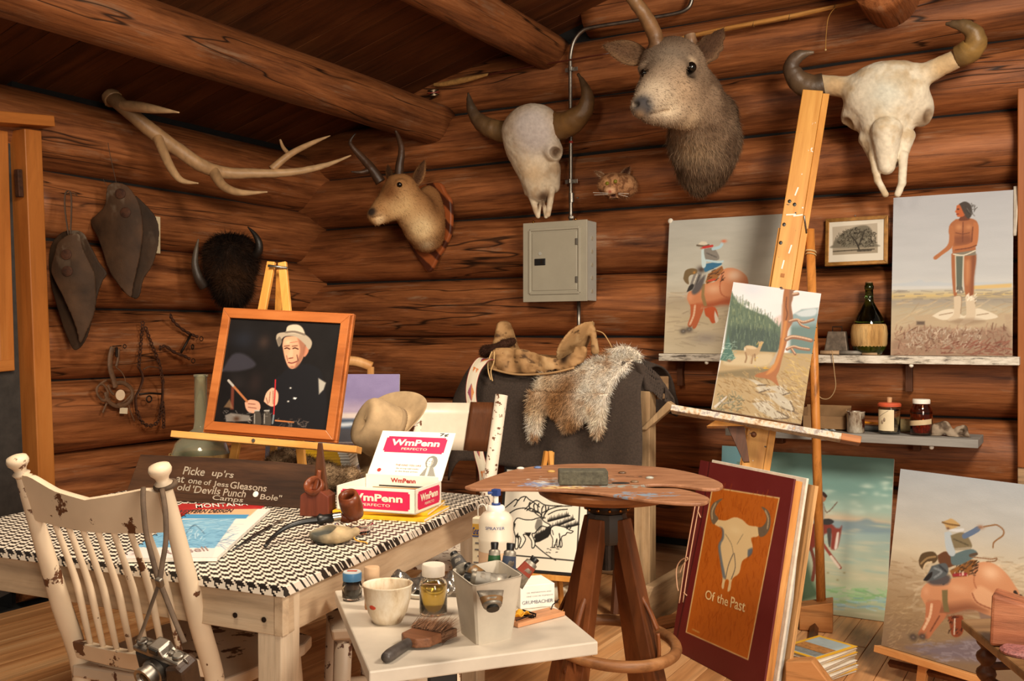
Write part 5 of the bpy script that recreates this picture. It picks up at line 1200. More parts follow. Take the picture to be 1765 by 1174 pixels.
# ------------------------------------------------------------------ cigar box on yellow magazines
M_['yellow'] = plain('yellow_magazine_cover',S(226,172,30),.45,.06)
A = PZ(572,892,TZ); B = PZ(728,900,TZ)
ym = []
for k in range(2):
    M = frame(A + Vector((0,0,.010 * k)) + Vector((FWD * (.012 * k))),(B - A) + RGT * 0 + FWD * (.03 * k),(0,0,1))
    y_ = thing('yellow_magazine',['yellow magazine lying flat, lower of two under the cigar box','yellow magazine lying flat, directly under the cigar box'][k],'magazine',M,'yellow magazines under the cigar box')
    mb = MB(); mb.box((.145,.115,.0045),(.285,.225,.0065)); mb.build('pages',M_['white'],y_)
    mb = MB(); mb.box((.145,.115,.0085),(.290,.23,.0012)); mb.box((.145,.115,.0006),(.290,.23,.0012)); mb.box((.145,-.0006,.0046),(.290,.0012,.0088)); mb.build('cover',M_['yellow'],y_,bev=.0004)
BZ = TZ + .0195
A = PZ(580,878.5,BZ); B = PZ(717,887.5,BZ)
M = frame(A,B - A,(0,0,1)); bw,bd_,bh = .258,.188,.072
cb = thing('cigar_box','open white and crimson cigar box full of brushes','cigar box',M)
wc = plain('white_box_card',S(232,224,208),.5,.04); crim = plain('crimson_print',S(204,30,78),.45,.04); cream_ = plain('cream_print',S(240,226,200),.5,.03)
t_ = .004
for nm,c_,d_ in (('front_panel',(bw / 2,t_ / 2,bh / 2),(bw,t_,bh)),('back_panel',(bw / 2,bd_ - t_ / 2,bh / 2),(bw,t_,bh)),('side_panel',(t_ / 2,bd_ / 2,bh / 2),(t_,bd_,bh)),('side_panel',(bw - t_ / 2,bd_ / 2,bh / 2),(t_,bd_,bh)),('bottom_panel',(bw / 2,bd_ / 2,t_ / 2),(bw,bd_,t_))):
    mb = MB(); mb.box(c_,d_); mb.build(nm,wc,cb,bev=.0008)
mb = MB(); mb.box((bw / 2,bd_ - .012,bh * .55 + .012),(bw - .012,.003,bh * .9)); ib = mb.build('inner_flap',wc,cb)
redt = plain('red_print',S(168,44,40),.5)
text('WmPenn',.085,.014,T(bw * .36,bd_ - .0145,bh * .86),redt,ib,'lettering',.03)
def notch(w,h,c): return [(c,0),(w - c,0),(w - c,c),(w,c),(w,h - c),(w - c,h - c),(w - c,h),(c,h),(c,h - c),(0,h - c),(0,c),(c,c)]
def panel_label(parent,Mx,w,h,tx,ts,kind):
    mb = MB(); mb.prism(notch(w,h,h * .09),-.0008,0); lb = mb.build('label',crim,parent); lb.matrix_local = Mx
    text('WmPenn',w * .80,h * .40,T(w * .10,-.0013,h * .42),cream_,lb,'lettering',.035)
    text('PERFECTO',w * .42,h * .14,T(w * .30,-.0013,h * .16),cream_,lb,'lettering',.0)
panel_label(cb,T(bw * .06,0,bh * .12),bw * .87,bh * .76,None,None,0)
panel_label(cb,T(bw,bd_ * .08,bh * .14) @ RZ(PI / 2),bd_ * .84,bh * .74,None,None,0)
ld = MB(); lh = .178; phi = math.radians(40)
Ml = T(0,bd_,bh) @ RX(-phi)
ld.box((bw / 2,.002,lh / 2),(bw,.004,lh)); lo_ = ld.build('lid',wc,cb,bev=.0008); lo_.matrix_local = Ml
panel_label(lo_,T(bw * .10,0,lh * .54),bw * .82,lh * .34,None,None,0)
text('7¢',.030,.014,T(bw * .80,-.0008,lh * .90),dk,lo_,'lettering',.02)
for k,(x0_,x1_,zz,mt_) in enumerate(((.34,.68,.26,redt),(.36,.66,.19,dk),(.36,.66,.13,dk))): text(['THE KIND YOU LIKE','the strong mild smoke','at the finest prices'][k],bw * (x1_ - x0_),.006,T(bw * x0_,-.0008,lh * zz),mt_,lo_,'lettering')
mb = MB(); mb.lathe([(.007,0),(.007,.0006)],10,T(bw * .14,0,lh * .16) @ RX(PI / 2)); mb.build('seal',redt,lo_)
V,C = [],[]
gx,gz = np.meshgrid(np.linspace(0,.055,34),np.linspace(0,.075,46)); cc = np.full(gx.shape,232.0)
d1 = np.hypot((gx - .026) / .020,(gz - .050) / .024); cc = np.where((d1 < 1) ,120 + 60 * np.sin(gx * 1800 + gz * 900),cc); d2 = np.hypot((gx - .022) / .0105,(gz - .050) / .0165); cc = np.where(d2 < 1,226 - 60 * (gx > .026),cc)
for ex in (.0185,.0255): cc = np.where(np.hypot((gx - ex) / .0022,(gz - .053) / .0012) < 1,40,cc)
cc = np.where((np.hypot((gx - .0215) / .003,(gz - .041) / .0009) < 1),60,cc); bodym = (gz < .034) & (np.abs(gx - .026) < .010 + (.034 - gz) * .5); cc = np.where(bodym,130 + 70 * np.sin(gx * 1500 - gz * 1500),cc); cc = np.where((np.abs(gx - .022) < .004) & (gz < .033),222,cc)
n = 34; i,j = np.mgrid[0:45,0:33]; a = (i * n + j).ravel()
eo = raw_mesh('engraved_portrait',np.stack([gx,np.zeros_like(gx),gz],-1).reshape(-1,3),np.stack([a,a + 1,a + n + 1,a + n],1),M_['print'],lo_,np.stack([cc * .99,cc * .965,cc * .9],-1).reshape(-1,3)); eo.matrix_local = T(bw * .70,-.0007,lh * .08)
for k in range(6):
    mb = MB(); y0 = .03 + .022 * k; mb.tube([(.02 + .01 * k,y0,.050 + .003 * (k % 3)),(bw - .03,y0 + .012 * (k % 2),.054)],[.0022,.0036],8)
    mb.build('brush_handle',plain('brush_handle_%d' % k,(S(206,162,60),S(60,60,70),S(196,150,60),S(120,60,30),S(180,140,90),S(50,44,40))[k],.4),cb,True)
# ------------------------------------------------------------------ portrait on its easel
A = P(353,741,3.33); B = P(576,759,3.22); Tl = P(377,533,3.42)
M,o,u,v,w,h = canvas_frame(A,B,Tl)
pf = thing('framed_portrait','orange wood frame with dark photograph of a man in a hat painting','framed photograph',M)
ow = wood('orange_frame_wood',S(126,66,28),S(160,90,42),S(178,108,56),'X',1,.35,.1,.2)
pframe(pf,w,h,.030,.022,ow,'frame_rail',.010);
for poly in ([(-.008,-.008),(w + .008,-.008),(w + .008,.0),(-.008,0)],[(w,0),(w + .008,0),(w + .008,h + .008),(w,h)],[(-.008,h),(w,h),(w + .008,h + .008),(-.008,h + .008)],[(-.008,0),(0,0),(0,h),(-.008,h)]): mb = MB(); mb.prism(poly,.004,.022); mb.build('outer_moulding',ow,pf,bev=.002)
pc = Pic(o,u,v,w,h,.0017); pc.fill((17,14,14)); pc.tex(7,14,14,3)
pc.poly([(381,560),(386,560),(384,640),(380,642)],(96,110,104),0,2); pc.poly([(383,640),(400,612),(420,610),(440,625),(436,634),(410,640)],(56,54,64),3,4,.7); pc.blob(455,590,14,16,(64,46,38),.6); pc.blob(420,585,30,24,(30,32,40),.7); pc.blob(440,660,16,26,(44,30,28),.5); pc.blob(410,660,20,20,(36,30,30),.6)
pc.poly([(399,665),(404,664),(403,706),(397,706)],(120,56,40),0,2,.7); pc.poly([(386,702),(396,688),(402,704)],(120,92,64),0,2,.7)
pc.poly([(486,645),(500,632),(520,628),(540,630),(556,650),(560,740),(470,740),(462,700),(470,660)],(20,19,22),3,3)
sk = (190,138,108)
pc.poly([(487,596),(490,583),(500,580),(515,581),(524,590),(526,600),(522,618),(514,630),(505,636),(497,632),(491,617)],sk,4,1.5); pc.poly([(523,598),(531,596),(532,606),(526,615),(522,612)],(168,110,84),4,1.5)
pc.poly([(513,583),(527,592),(524,612),(515,630),(508,634),(516,612),(517,600)],(120,76,58),3,3,.75); pc.blob(497,590,8,6,(214,168,138),.7); pc.blob(498,612,6,7,(206,152,122),.6)
for x in (495,509): pc.line([(x - 4,601),(x,600),(x + 5,602)],1.6,(60,34,26)); pc.line([(x - 5,597),(x + 4,596)],1.4,(90,56,42),.8)
pc.poly([(500,602),(505,604),(504,616),(498,617)],(206,150,120),3,1.5); pc.line([(498,618),(505,617)],1.4,(96,54,42)); pc.line([(497,625),(504,626),(512,623)],1.6,(104,50,44)); pc.line([(494,613),(496,622)],1,(128,80,62)); pc.line([(512,612),(514,622)],1.2,(84,50,40)); pc.line([(500,591),(513,589)],.9,(150,100,78)); pc.blob(504,633,6,3,(110,70,54),.6)
pc.poly([(476,584),(478,576),(488,573),(510,574),(528,578),(538,590),(533,603),(524,592),(510,581),(492,580),(484,588),(481,598)],(150,136,118),4,1.5); pc.poly([(493,575),(495,564),(502,560),(514,560),(522,566),(525,578),(508,575)],(176,162,142),4,1.5); pc.line([(493,573),(508,572),(525,577)],3,(104,92,80)); pc.poly([(477,586),(482,597),(486,588),(482,580)],(104,92,80),3)
for x,y in ((501,669),(507,687),(497,692)): pc.blob(x,y,2.4,1.8,(220,216,208),1)
pc.poly([(506,685),(512,686),(509,689)],(226,224,218),0); pc.poly([(549,652),(562,660),(558,672),(550,680)],(150,144,134),0,2)
pc.poly([(455,692),(459,678),(468,669),(475,671),(480,680),(478,696),(470,701),(462,698)],(196,150,124),4);
for l in ([(466,676),(464,694)],[(471,674),(471,696)],[(459,686),(462,696)]): pc.line(l,1.2,(120,80,64),.9)
pc.poly([(422,694),(432,689),(446,693),(449,704),(442,712),(430,711),(424,704)],(186,136,112),4); pc.line([(428,696),(440,697)],1,(110,70,58)); pc.line([(428,702),(442,704)],1,(110,70,58))
pc.line([(475,655),(474,680),(472,716)],1.8,(170,34,38),1,0); pc.line([(472,716),(470,730)],2.2,(110,120,124),1,0); pc.line([(394,656),(410,674),(426,692)],3.2,(150,92,56),1,0); pc.line([(394,656),(402,665)],3.4,(150,146,140),1,0)
pc.poly([(388,716),(398,712),(430,716),(434,726),(390,727)],(128,120,112),0,2,.8); pc.blob(408,722,8,6,(60,36,22),.9)
for x in (443,460): pc.poly([(x - 7,732),(x - 6,716),(x - 3,709),(x + 4,709),(x + 7,716),(x + 7,733)],(62,56,50),3,1.5); pc.line([(x - 4,714),(x - 4,730)],1,(140,134,126)); pc.line([(x - 4,708),(x + 4,708)],1.6,(150,146,140))
pc.line([(475,725),(506,728)],2,(166,100,56)); pc.strokes((476,722,530,738),30,(80,70,64),24,6,1.2,0,1,.7); pc.strokes((385,706,470,735),24,(110,104,98),26,5,1,0,1,.6); pc.poly([(398,540),(412,541),(412,545),(398,545)],(120,56,48),0)
pc.mesh('photograph',M_['print'],pf,-.001)
te = thing('tabletop_easel','light pine tabletop easel holding the framed portrait','easel',M)
I = M.inverted(); pl = M_['pine']; a,b = I @ P(303,741,3.35),I @ P(622,768,3.20)
mb = MB(); d = (b - a); an_ = math.atan2(d.z,d.x); mb.box((d.length / 2,-.006,-.012),(d.length,.050,.022)); tr = mb.build('tray',wood('tray_pine',S(176,112,48),S(206,146,76),S(220,166,98),'X',1,.4,.1,.2),te,bev=.002); tr.matrix_local = T(a.x,0,a.z - .004) @ RY(-an_)
mb = MB(); mb.tube([Vector((d.length * .46,-.028,-.012)),Vector((d.length * .46,-.036,-.012))],.006,10); mb.build('bolt',M_['steel'],tr)
ap = I @ P(478,452,3.52)
for x,xx in ((392,-.022),(525,.020)):
    ft = I @ PZ(x,846,TZ + .005); up_ = ap + Vector((xx,.0,0)); dv_ = up_ - ft; Mx = frame(ft,dv_,(0,-1,0)); mb = MB(); mb.box((dv_.length / 2,0,0),(dv_.length,.030,.016),Mx); mb.build('leg',pl,te,bev=.002)
    Mx = frame(ft + Vector((.012 if x > 450 else -.012,.012,0)),dv_,(0,-1,0));
ft = I @ PZ(470,822,TZ + .005); dv_ = ap + Vector((0,.03,-.02)) - ft; mb = MB(); mb.box((dv_.length / 2,0,0),(dv_.length,.026,.014),frame(ft,dv_,(0,-1,0))); mb.build('rear_leg',pl,te,bev=.002)
mb = MB(); mb.tube([I @ P(462,458,3.5),I @ P(495,462,3.5)],.005,8); mb.build('hinge_bolt',M_['steel'],te,True)
# ------------------------------------------------------------------ demijohn, fur, magazines, canvas, chairs, hat
Mdj = T(P(346,841,3.52).to_2d().to_3d() + Vector((0,0,TZ + .001)))
dj = thing('straw_demijohn','big pale green glass flask in straw behind the portrait easel','flask',Mdj)
gl_ = NM('pale_green_glass').out((.78,.78,.58,1),.06,0,.6,Transmission_Weight=.88,IOR=1.25)
H_ = 1.25 - (646 - 580) * 3.52 / FPX - TZ
mb = MB(); mb.lathe([(.03,.004),(.085,.01),(.106,.05),(.104,.11),(.088,.155),(.055,.185),(.026,.205),(.0225,.23),(.0222,H_ - .01),(.025,H_ - .008),(.025,H_),(.0195,H_),(.019,.23),(.022,.207),(.052,.181),(.084,.152),(.1,.11),(.102,.05),(.08,.014),(.01,.008)],32,caps=False); mb.build('glass_body',gl_,dj,True)
straw = wood('woven_straw',S(140,98,50),S(188,146,88),S(210,174,118),'Z',2.5,.8,.6,.5)
mb = MB(); seg = 60; mb.loft([[((r + .0025 * (k % 2)) * math.cos(2 * PI * k / seg),(r + .0025 * (k % 2)) * math.sin(2 * PI * k / seg),z) for k in range(seg)] for r,z in ((.07,.0),(.092,.004),(.112,.045),(.111,.095),(.106,.118),(.1045,.117))],caps=False); mb.build('straw_cover',straw,dj,'auto')
Mfu = T(P(500,845,3.42).to_2d().to_3d() + Vector((0,0,TZ)))
I = Mfu.inverted(); g = lambda x,y,d: I @ P(x,y,d)
fp = thing('grey_fur_pelt','rumpled grey-brown fur heaped behind the plank sign','fur pelt',Mfu)
fpts = [g(462,822,3.5),g(488,806,3.5),g(520,815,3.47),g(560,826,3.44),g(600,826,3.42)]
def ffu(p): return s_chain(p,fpts,[.045,.06,.05,.045,.04],.03) + (fbm(p,14,3) - .5) * .03
V,F = surf(ffu,*bounds(*fpts,pad=.09),.009); V[:,2] = np.maximum(V[:,2],.002)
C = mixc(np.array([176,146,112]),np.array([112,86,62]),sm(fbm(V,20,7),.4,.62)); raw_mesh('skin',V,F,M_['hide'],fp,C); fur('fur',V,F,C,M_['fur'],fp,9000,.022,.0018,(.3,0,.2),.8,.6,10)
A0 = P(600,830,3.52);
for k in range(13):
    M = frame(Vector((A0.x,A0.y,TZ + .0105 * k)) - RGT * .17,RGT + FWD * random.uniform(-.05,.05),(0,0,1)); M.translation += RGT * random.uniform(-.006,.006)
    y_ = thing('stacked_magazine','topmost yellow-spined magazine of the stack behind the portrait easel' if k == 12 else 'yellow-spined magazine inside the stack behind the portrait easel','magazine',M,'yellow magazines in the stack')
    mb = MB(); mb.box((.09,.11,.005),(.168,.23,.008)); mb.build('pages',M_['white'],y_)
    mb = MB(); mb.box((.004,.11,.005),(.010,.235,.0098)); mb.box((.07,-.0055,.005),(.14,.004,.0098)); mb.build('spine',M_['yellow'],y_)
Mw_ = frame(Q(-.72,4.12,0),RGT,(0,0,1)); wc_ = thing('wooden_chair','plain wooden chair behind the table supporting a violet canvas','chair',Mw_)
wmat = wood('chair_wood',S(140,92,48),S(176,124,72),S(196,148,96),'Z',1,.45,.1,.2)
mb = MB(); mb.hexa([(-.21,-.2,.43),(.21,-.2,.43),(.2,.2,.43),(-.2,.2,.43)],[(-.21,-.2,.455),(.21,-.2,.455),(.2,.2,.455),(-.2,.2,.455)]); mb.build('seat',wmat,wc_,bev=.006)
for x in (-.18,.10):
    mb = MB(); mb.tube([(x,.19,0),(x,.19,.45),(x * .95,.24,1.115)],.016,8); mb.build('back_post',wmat,wc_,True)
    mb = MB(); mb.tube([(x,-.18,0),(x,-.18,.44)],.018,8); mb.build('front_leg',wmat,wc_,True)
mb = MB(); mb.tube(spline([(-.18,.24,1.10),(-.1,.245,1.135),(.02,.245,1.14),(.10,.24,1.115)],6),.016,8,flat=1.4); mb.build('crest_rail',wmat,wc_,True)
A = Q(-1.04,3.98,.457); B = Q(-.46,3.98,.457); dT = 4.06
o_ = A; A = Vector((*P(452,800,4.0).to_2d(),.457)); B = Vector((*P(684,800,4.0).to_2d(),.457)); Tl = P(455,645,4.10)
M,o,u,v,w,h = canvas_frame(A,B,Tl)
vc = thing('violet_canvas','unframed canvas of violet sky over dark surf behind the hat','painting',M)
pc = Pic(o,u,v,w,h,.004); pc.fill((50,48,56)); pc.poly([(440,640),(700,640),(700,725),(440,725)],(122,110,150),0); pc.poly([(440,695),(700,695),(700,728),(440,728)],(176,156,172),0,8,.7); pc.poly([(440,712),(700,712),(700,722),(440,722)],(206,190,184),0,2); pc.poly([(440,722),(700,722),(700,740),(440,740)],(70,84,104),0,2); pc.poly([(580,730),(606,728),(610,733),(590,736)],(200,206,214),2,2); pc.poly([(440,740),(700,740),(700,790),(440,790)],(66,64,70),0,2); pc.poly([(440,770),(700,765),(700,900),(440,900)],(96,84,92),0,8,.7); pc.tex(7,30,50)
pc.mesh('painted_face',M_['paint'],vc,-.001); mb = MB(); mb.box((w / 2,.008,h / 2),(w,.016,h)); mb.build('stretcher',M_['canvas_edge'],vc)
Mh = frame(Q(-.32,3.66,0),RGT * .97 - FWD * .22,(0,0,1)); hc_ = thing('white_back_chair','speckled white chair behind the table with a hat on its post','chair',Mh)
M_['speck'] = chipped('speckled_white_paint',S(222,206,186),S(96,60,38),.575,42,.6)
ln = lambda z: .10 * max(0,z - .44) / .56
for x in (-.165,.165):
    mb = MB(); mb.tube([(x,.17,0),(x,.17,.44),(x + ln(1.0) * .6,.17 + ln(1.0),1.0 + (.02 if x > 0 else -.04))],[.022,.026,.025 if x > 0 else .018],14); mb.build('back_post',M_['speck'],hc_,True)
    mb = MB(); mb.tube([(x,-.18,0),(x,-.18,.44)],.020,10); mb.build('front_leg',M_['speck'],hc_,True)
mb = MB(); mb.hexa([(-.19,-.2,.43),(.19,-.2,.43),(.19,.2,.43),(-.19,.2,.43)],[(-.19,-.2,.46),(.19,-.2,.46),(.19,.2,.46),(-.19,.2,.46)]); mb.build('seat',M_['speck'],hc_,bev=.006)
def bk_(u_,v_): z = .80 + .185 * v_; return (-.165 + .33 * u_ + .6 * ln(z),.17 + ln(z) + .02 * math.sin(PI * u_),z)
mb = MB(); mb.grid(lambda a,b: bk_(a * .66,b),10,4); mb.build('white_back_panel',plain('white_satin_paint',S(206,192,172),.35,.06),hc_,True,solid=.014)
mb = MB(); mb.grid(lambda a,b: bk_(.62 + a * .36,b * 1.02),8,4); mb.build('brown_back_panel',M_['brownwood'],hc_,True,solid=.024)
nH = (-RGT * .74 + UP * .40 - FWD * .54); Mha = frame(P(672,750,3.44),(UP * .75 + RGT * .62 - FWD * .1),nH)
ht = thing('felt_hat','battered tan felt hat hung on the white chair back','hat',Mha)
felt = plain('tan_felt',S(160,134,100),.92,.14,22,0,.3)
mb = MB(); seg = 48; rings = []
def ring(rx,ry,zf): return [(rx * math.cos(2 * PI * k / seg),ry * math.sin(2 * PI * k / seg),zf(2 * PI * k / seg)) for k in range(seg)]
curl = lambda a,m_: m_ * (.055 * math.sin(a) ** 2 - .02 * math.cos(a) ** 2)
R0 = [(.178,.150,1.0),(.172,.145,.92),(.15,.125,.55),(.125,.105,.22),(.104,.086,.03)]
for rx,ry,m_ in R0: rings.append(ring(rx,ry,lambda a,m_=m_: curl(a,m_) + .0))
for rx,ry,z in ((.100,.082,.012),(.098,.080,.05),(.094,.075,.09),(.086,.066,.118),(.070,.050,.130),(.045,.028,.122),(.015,.008,.108),(.0006,.0004,.107)): rings.append(ring(rx,ry,lambda a,z=z: z + (.012 * math.cos(a) if z > .08 else 0)))
mb.loft(rings,caps=False); mb.build('crown_and_brim',felt,ht,True,solid=.004,sub=1)
mb = MB(); mb.loft([ring(.1025,.0845,lambda a: .008),ring(.1015,.0830,lambda a: .030)],caps=False); mb.build('hat_band',plain('hat_band',S(140,116,86),.9),ht,True,solid=.002)
# ------------------------------------------------------------------ shelves on the back wall
def Zm(ox,oy,sc): return lambda l: [(ox + x / sc,oy + y / sc) for x,y in l]
m = NM('scuffed_white_paint'); n_ = m.noise(m.coord((6,30,30)),2.2,7,.7); M_['marble'] = m.out(m.ramp(n_,[(.36,S(96,88,80)),(.47,S(196,186,170)),(.6,S(222,214,200))]),.5)
US = 1.165; xa,xb = PY(1135,607,-.155).x,PY(1757,613,-.155).x
us = thing('upper_shelf','long scuffed white shelf board on the right of the back wall','shelf',T(xa,0,US)); W_ = xb - xa
mb = MB(); mb.box((W_ / 2,-.08,-.019),(W_,.15,.036)); mb.build('board',M_['marble'],us,bev=.003)
for x in (.07,W_ * .72): mb = MB(); mb.box((x,-.02,-.10),(.03,.05,.13)); mb.build('bracket',M_['brownwood'],us,bev=.002)
for x in (.245,W_ * .735): mb = MB(); mb.ball((x,-.14,-.043),.010); mb.build('peg',M_['white'],us,True)
LS = .82; xa2,xb2 = PY(1250,740,-.27).x,PY(1686,757,-.27).x
ls = thing('lower_shelf','grey weathered shelf board below the white shelf','shelf',T(xa2,0,LS)); W2 = xb2 - xa2
mb = MB(); mb.box((W2 / 2,-.14,-.019),(W2,.26,.036)); mb.build('board',wood('grey_board',S(112,108,102),S(140,136,130),S(160,156,150),'X',.8,.7,.2,.3),ls,bev=.003)
for x in (.2,W2 * .75): mb = MB(); mb.box((x,-.03,-.06),(.03,.06,.05)); mb.build('bracket',M_['brownwood'],ls,bev=.002)
mb = MB(); mb.ball((W2 * .83,-.24,-.045),.010); mb.build('peg',M_['white'],ls,True)
def plain_canvas(name,label,A,B,Tl,th,cell,edge=None):
    M,o,u,v,w,h = canvas_frame(A,B,Tl); t = thing(name,label,'painting',M)
    mb = MB(); mb.box((w / 2,th / 2 + .0006,h / 2),(w,th,h)); mb.build('stretcher',edge or M_['canvas_edge'],t,bev=.002)
    return t,Pic(o,u,v,w,h,cell),M,w,h
A = PY(1144,605,-.12); B = PY(1348,606,-.12); A.z = B.z = US + .001; Tl = PY(1150,381,-.04)
t,pc,M,w,h = plain_canvas('bronco_sketch_canvas','unfinished canvas of a bucking horse rider on the white shelf',A,B,Tl,.006,.0028)
z = Zm(1130,360,4.194)
pc.vgrad([(0,(168,166,158)),(.45,(184,180,166)),(.56,(186,178,160)),(.6,(170,156,134)),(.75,(192,176,146)),(1,(196,182,156))]); pc.tex(9,8,40,3); pc.strokes((1146,500,1345,600),160,(176,160,136),14,22,2,0,.15,.5)
pc.blob(1216,583,34,14,(142,132,124),.7)
H1,H2,H3 = (198,128,88),(226,192,164),(150,66,36)
pc.poly(z([(228,650),(240,600),(300,585),(350,545),(440,520),(490,440),(560,428),(630,460),(668,515),(660,640),(560,690),(470,690),(400,712),(350,715),(300,740),(250,700)]),H1)
pc.blob(*z([(570,480)])[0],20,14,H2,.9); pc.blob(*z([(420,580)])[0],20,12,(220,176,142),.7); pc.poly(z([(300,690),(420,670),(540,640),(600,680),(470,700),(380,716)]),H3,4,6,.7); pc.line(z([(480,480),(465,560),(480,620),(540,650)]),2,(170,96,62),.7); pc.blob(*z([(250,640)])[0],8,10,(214,150,112),.8)
for l in ([(250,690),(325,690),(318,740),(262,850),(232,840),(252,770)],[(300,740),(345,720),(330,770),(290,860),(265,850)]): pc.poly(z(l),(184,98,60));
pc.line(z([(285,700),(275,770),(248,835)]),3,(226,186,154),.8); pc.poly(z([(350,720),(430,712),(452,800),(410,828),(385,790),(360,770)]),(186,84,44)); pc.poly(z([(428,735),(455,800),(435,825),(425,780)]),(216,206,190))
for c in ((200,885),(243,872)): pc.blob(*z([c])[0],6,5,(70,62,58),1,1.2); pc.blob(*z([c])[0],3,2.6,(150,144,136),.9)
pc.poly(z([(360,530),(380,470),(480,412),(492,440),(440,512),(370,545)]),(150,96,50),0); pc.strokes((1218,462,1246,488),20,(70,44,30),20,6,1.2,.5,.2,.8); pc.line(z([(385,520),(430,510)]),2.4,(190,70,50))
pc.poly(z([(335,545),(357,540),(352,620),(372,700),(350,705),(330,640)]),(146,118,76),0); pc.blob(*z([(330,440)])[0],9,7,(76,64,58),1,1.3)
pc.poly(z([(200,505),(215,448),(260,430),(300,440),(295,470),(255,478),(238,500),(240,545),(215,532)]),(112,92,62)); pc.blob(*z([(280,460)])[0],3,3,(190,130,60),1)
pc.poly(z([(275,475),(330,460),(322,510),(262,580),(225,602),(242,565)]),(124,118,112)); pc.poly(z([(225,602),(242,560),(275,540),(268,580)]),(48,44,42),3); pc.line(z([(300,475),(275,540)]),2.4,(196,188,174),.8); pc.line(z([(318,480),(290,560)]),2.4,(70,66,64),.8); pc.poly(z([(320,510),(360,480),(330,580),(280,620),(262,590)]),(90,84,84),3,3)
pc.poly(z([(350,400),(440,385),(480,400),(400,440),(355,455)]),(52,104,138)); pc.poly(z([(330,300),(358,295),(364,410),(335,418)]),(188,206,208)); pc.poly(z([(350,290),(420,285),(460,345),(445,372),(370,372),(352,330)]),(128,122,114)); pc.line(z([(370,320),(440,350)]),2,(90,86,82),.7); pc.line(z([(368,372),(450,385),(485,380)]),3,(178,200,206)); pc.line(z([(415,290),(465,275),(482,248)]),4.5,(168,194,204)); pc.blob(*z([(494,234)])[0],5,3,(200,112,80),1,1.2)
pc.poly(z([(305,262),(328,238),(366,240),(372,264),(330,276)]),(206,196,176)); pc.line(z([(300,264),(350,270),(384,262)]),2.6,(104,92,76)); pc.blob(*z([(332,284)])[0],3,2,(170,90,64),1); pc.line(z([(345,280),(410,268)]),3.4,(186,52,48))
pc.mesh('painted_face',M_['paint'],t,0);
mb = MB(); mb.ball((.004,.004,h),(.014,.008,.014)); mb.build('folded_corner',M_['canvas_edge'],t,True)
A = PY(1535,611,-.12); B = PY(1745,613,-.12); A.z = B.z = US + .001; Tl = PY(1540,341,-.04)
t,pc,M,w,h = plain_canvas('standing_figure_canvas','loose canvas of a standing bare-chested man in breechcloth',A,B,Tl,.006,.0026)
z = Zm(1400,310,3.559)
pc.vgrad([(0,(170,172,178)),(.5,(182,184,186)),(.585,(196,196,194)),(.595,(180,176,164)),(.63,(196,172,118)),(.66,(150,142,130)),(.72,(176,164,140)),(.85,(178,158,130)),(1,(150,124,100))]); pc.tex(6,6,30,2)
pc.poly(z([(485,640),(620,625),(660,612),(700,628),(760,622),(860,632),(1225,625),(1225,645),(485,652)]),(176,184,192),3,2,.7); pc.poly(z([(985,650),(1225,635),(1225,660),(985,672)]),(206,168,96),0,2,.8); pc.strokes((1537,500,1742,520),60,(136,128,118),12,18,1.6,0,.1,.5); pc.strokes((1537,520,1742,575),130,(182,160,128),14,22,1.8,.3,.2,.4)
pc.poly(z([(485,950),(700,830),(740,825),(1000,870),(1180,820),(1225,830),(1225,1075),(485,1070)]),(170,146,120),0,3,.7); pc.poly(z([(625,835),(740,825),(1000,868),(1180,825),(1190,905),(900,918),(640,890)]),(178,158,130),0,2); pc.poly(z([(640,868),(690,868),(690,890),(640,890)]),(96,80,68),0,2)
pc.poly(z([(485,1000),(640,900),(900,925),(1190,905),(1225,950),(1225,1080),(485,1080)]),(136,108,88),0,6,.7); pc.strokes((1540,565,1742,612),340,(130,92,74),34,9,1.6,1.0,1.0,.4); pc.strokes((1560,568,1690,600),160,(196,184,166),20,6,1.2,1.2,.9,.45); pc.strokes((1620,590,1742,612),60,(120,66,50),16,12,2,.2,.4,.6)
SKN,SKD,SKL = (156,94,56),(102,52,30),(198,138,92)
pc.poly(z([(735,835),(800,800),(870,795),(930,835),(1000,790),(1060,800),(1140,842),(1020,862),(900,850),(800,860)]),(214,202,180)); pc.line(z([(780,830),(860,815)]),1.5,(160,140,116)); pc.line(z([(1010,830),(1080,820)]),1.5,(160,140,116))
pc.poly(z([(853,455),(880,465),(888,700),(870,716),(857,600)]),SKN); pc.poly(z([(928,470),(1004,455),(992,600),(986,712),(944,716),(930,620)]),SKN); pc.poly(z([(975,470),(1004,460),(992,600),(985,710),(968,712),(975,600)]),SKD,3,4,.6); pc.poly(z([(940,500),(965,500),(962,600),(945,640)]),SKL,3,5,.7)
pc.poly(z([(880,242),(960,235),(1012,258),(1018,330),(1002,400),(1000,440),(950,455),(870,455),(860,420),(866,360),(838,330),(845,275)]),SKN); pc.blob(*z([(900,290)])[0],9,8,SKL,.7); pc.blob(*z([(960,290)])[0],8,7,SKL,.6); pc.poly(z([(870,350),(960,340),(975,385),(880,400)]),SKD,3,5,.55); pc.line(z([(925,260),(922,380)]),1.6,SKD,.7); pc.line(z([(880,325),(920,332),(965,325)]),1.4,SKD,.6)
pc.poly(z([(840,285),(866,290),(866,400),(795,462),(757,490),(744,474),(790,438),(836,388)]),(166,102,60)); pc.poly(z([(990,258),(1020,282),(1010,400),(960,418),(880,432),(862,412),(975,386),(984,300)]),(172,104,60)); pc.line(z([(878,430),(960,418),(1006,402)]),1.8,SKD,.8); pc.line(z([(985,290),(978,380)]),1.6,SKD,.8)
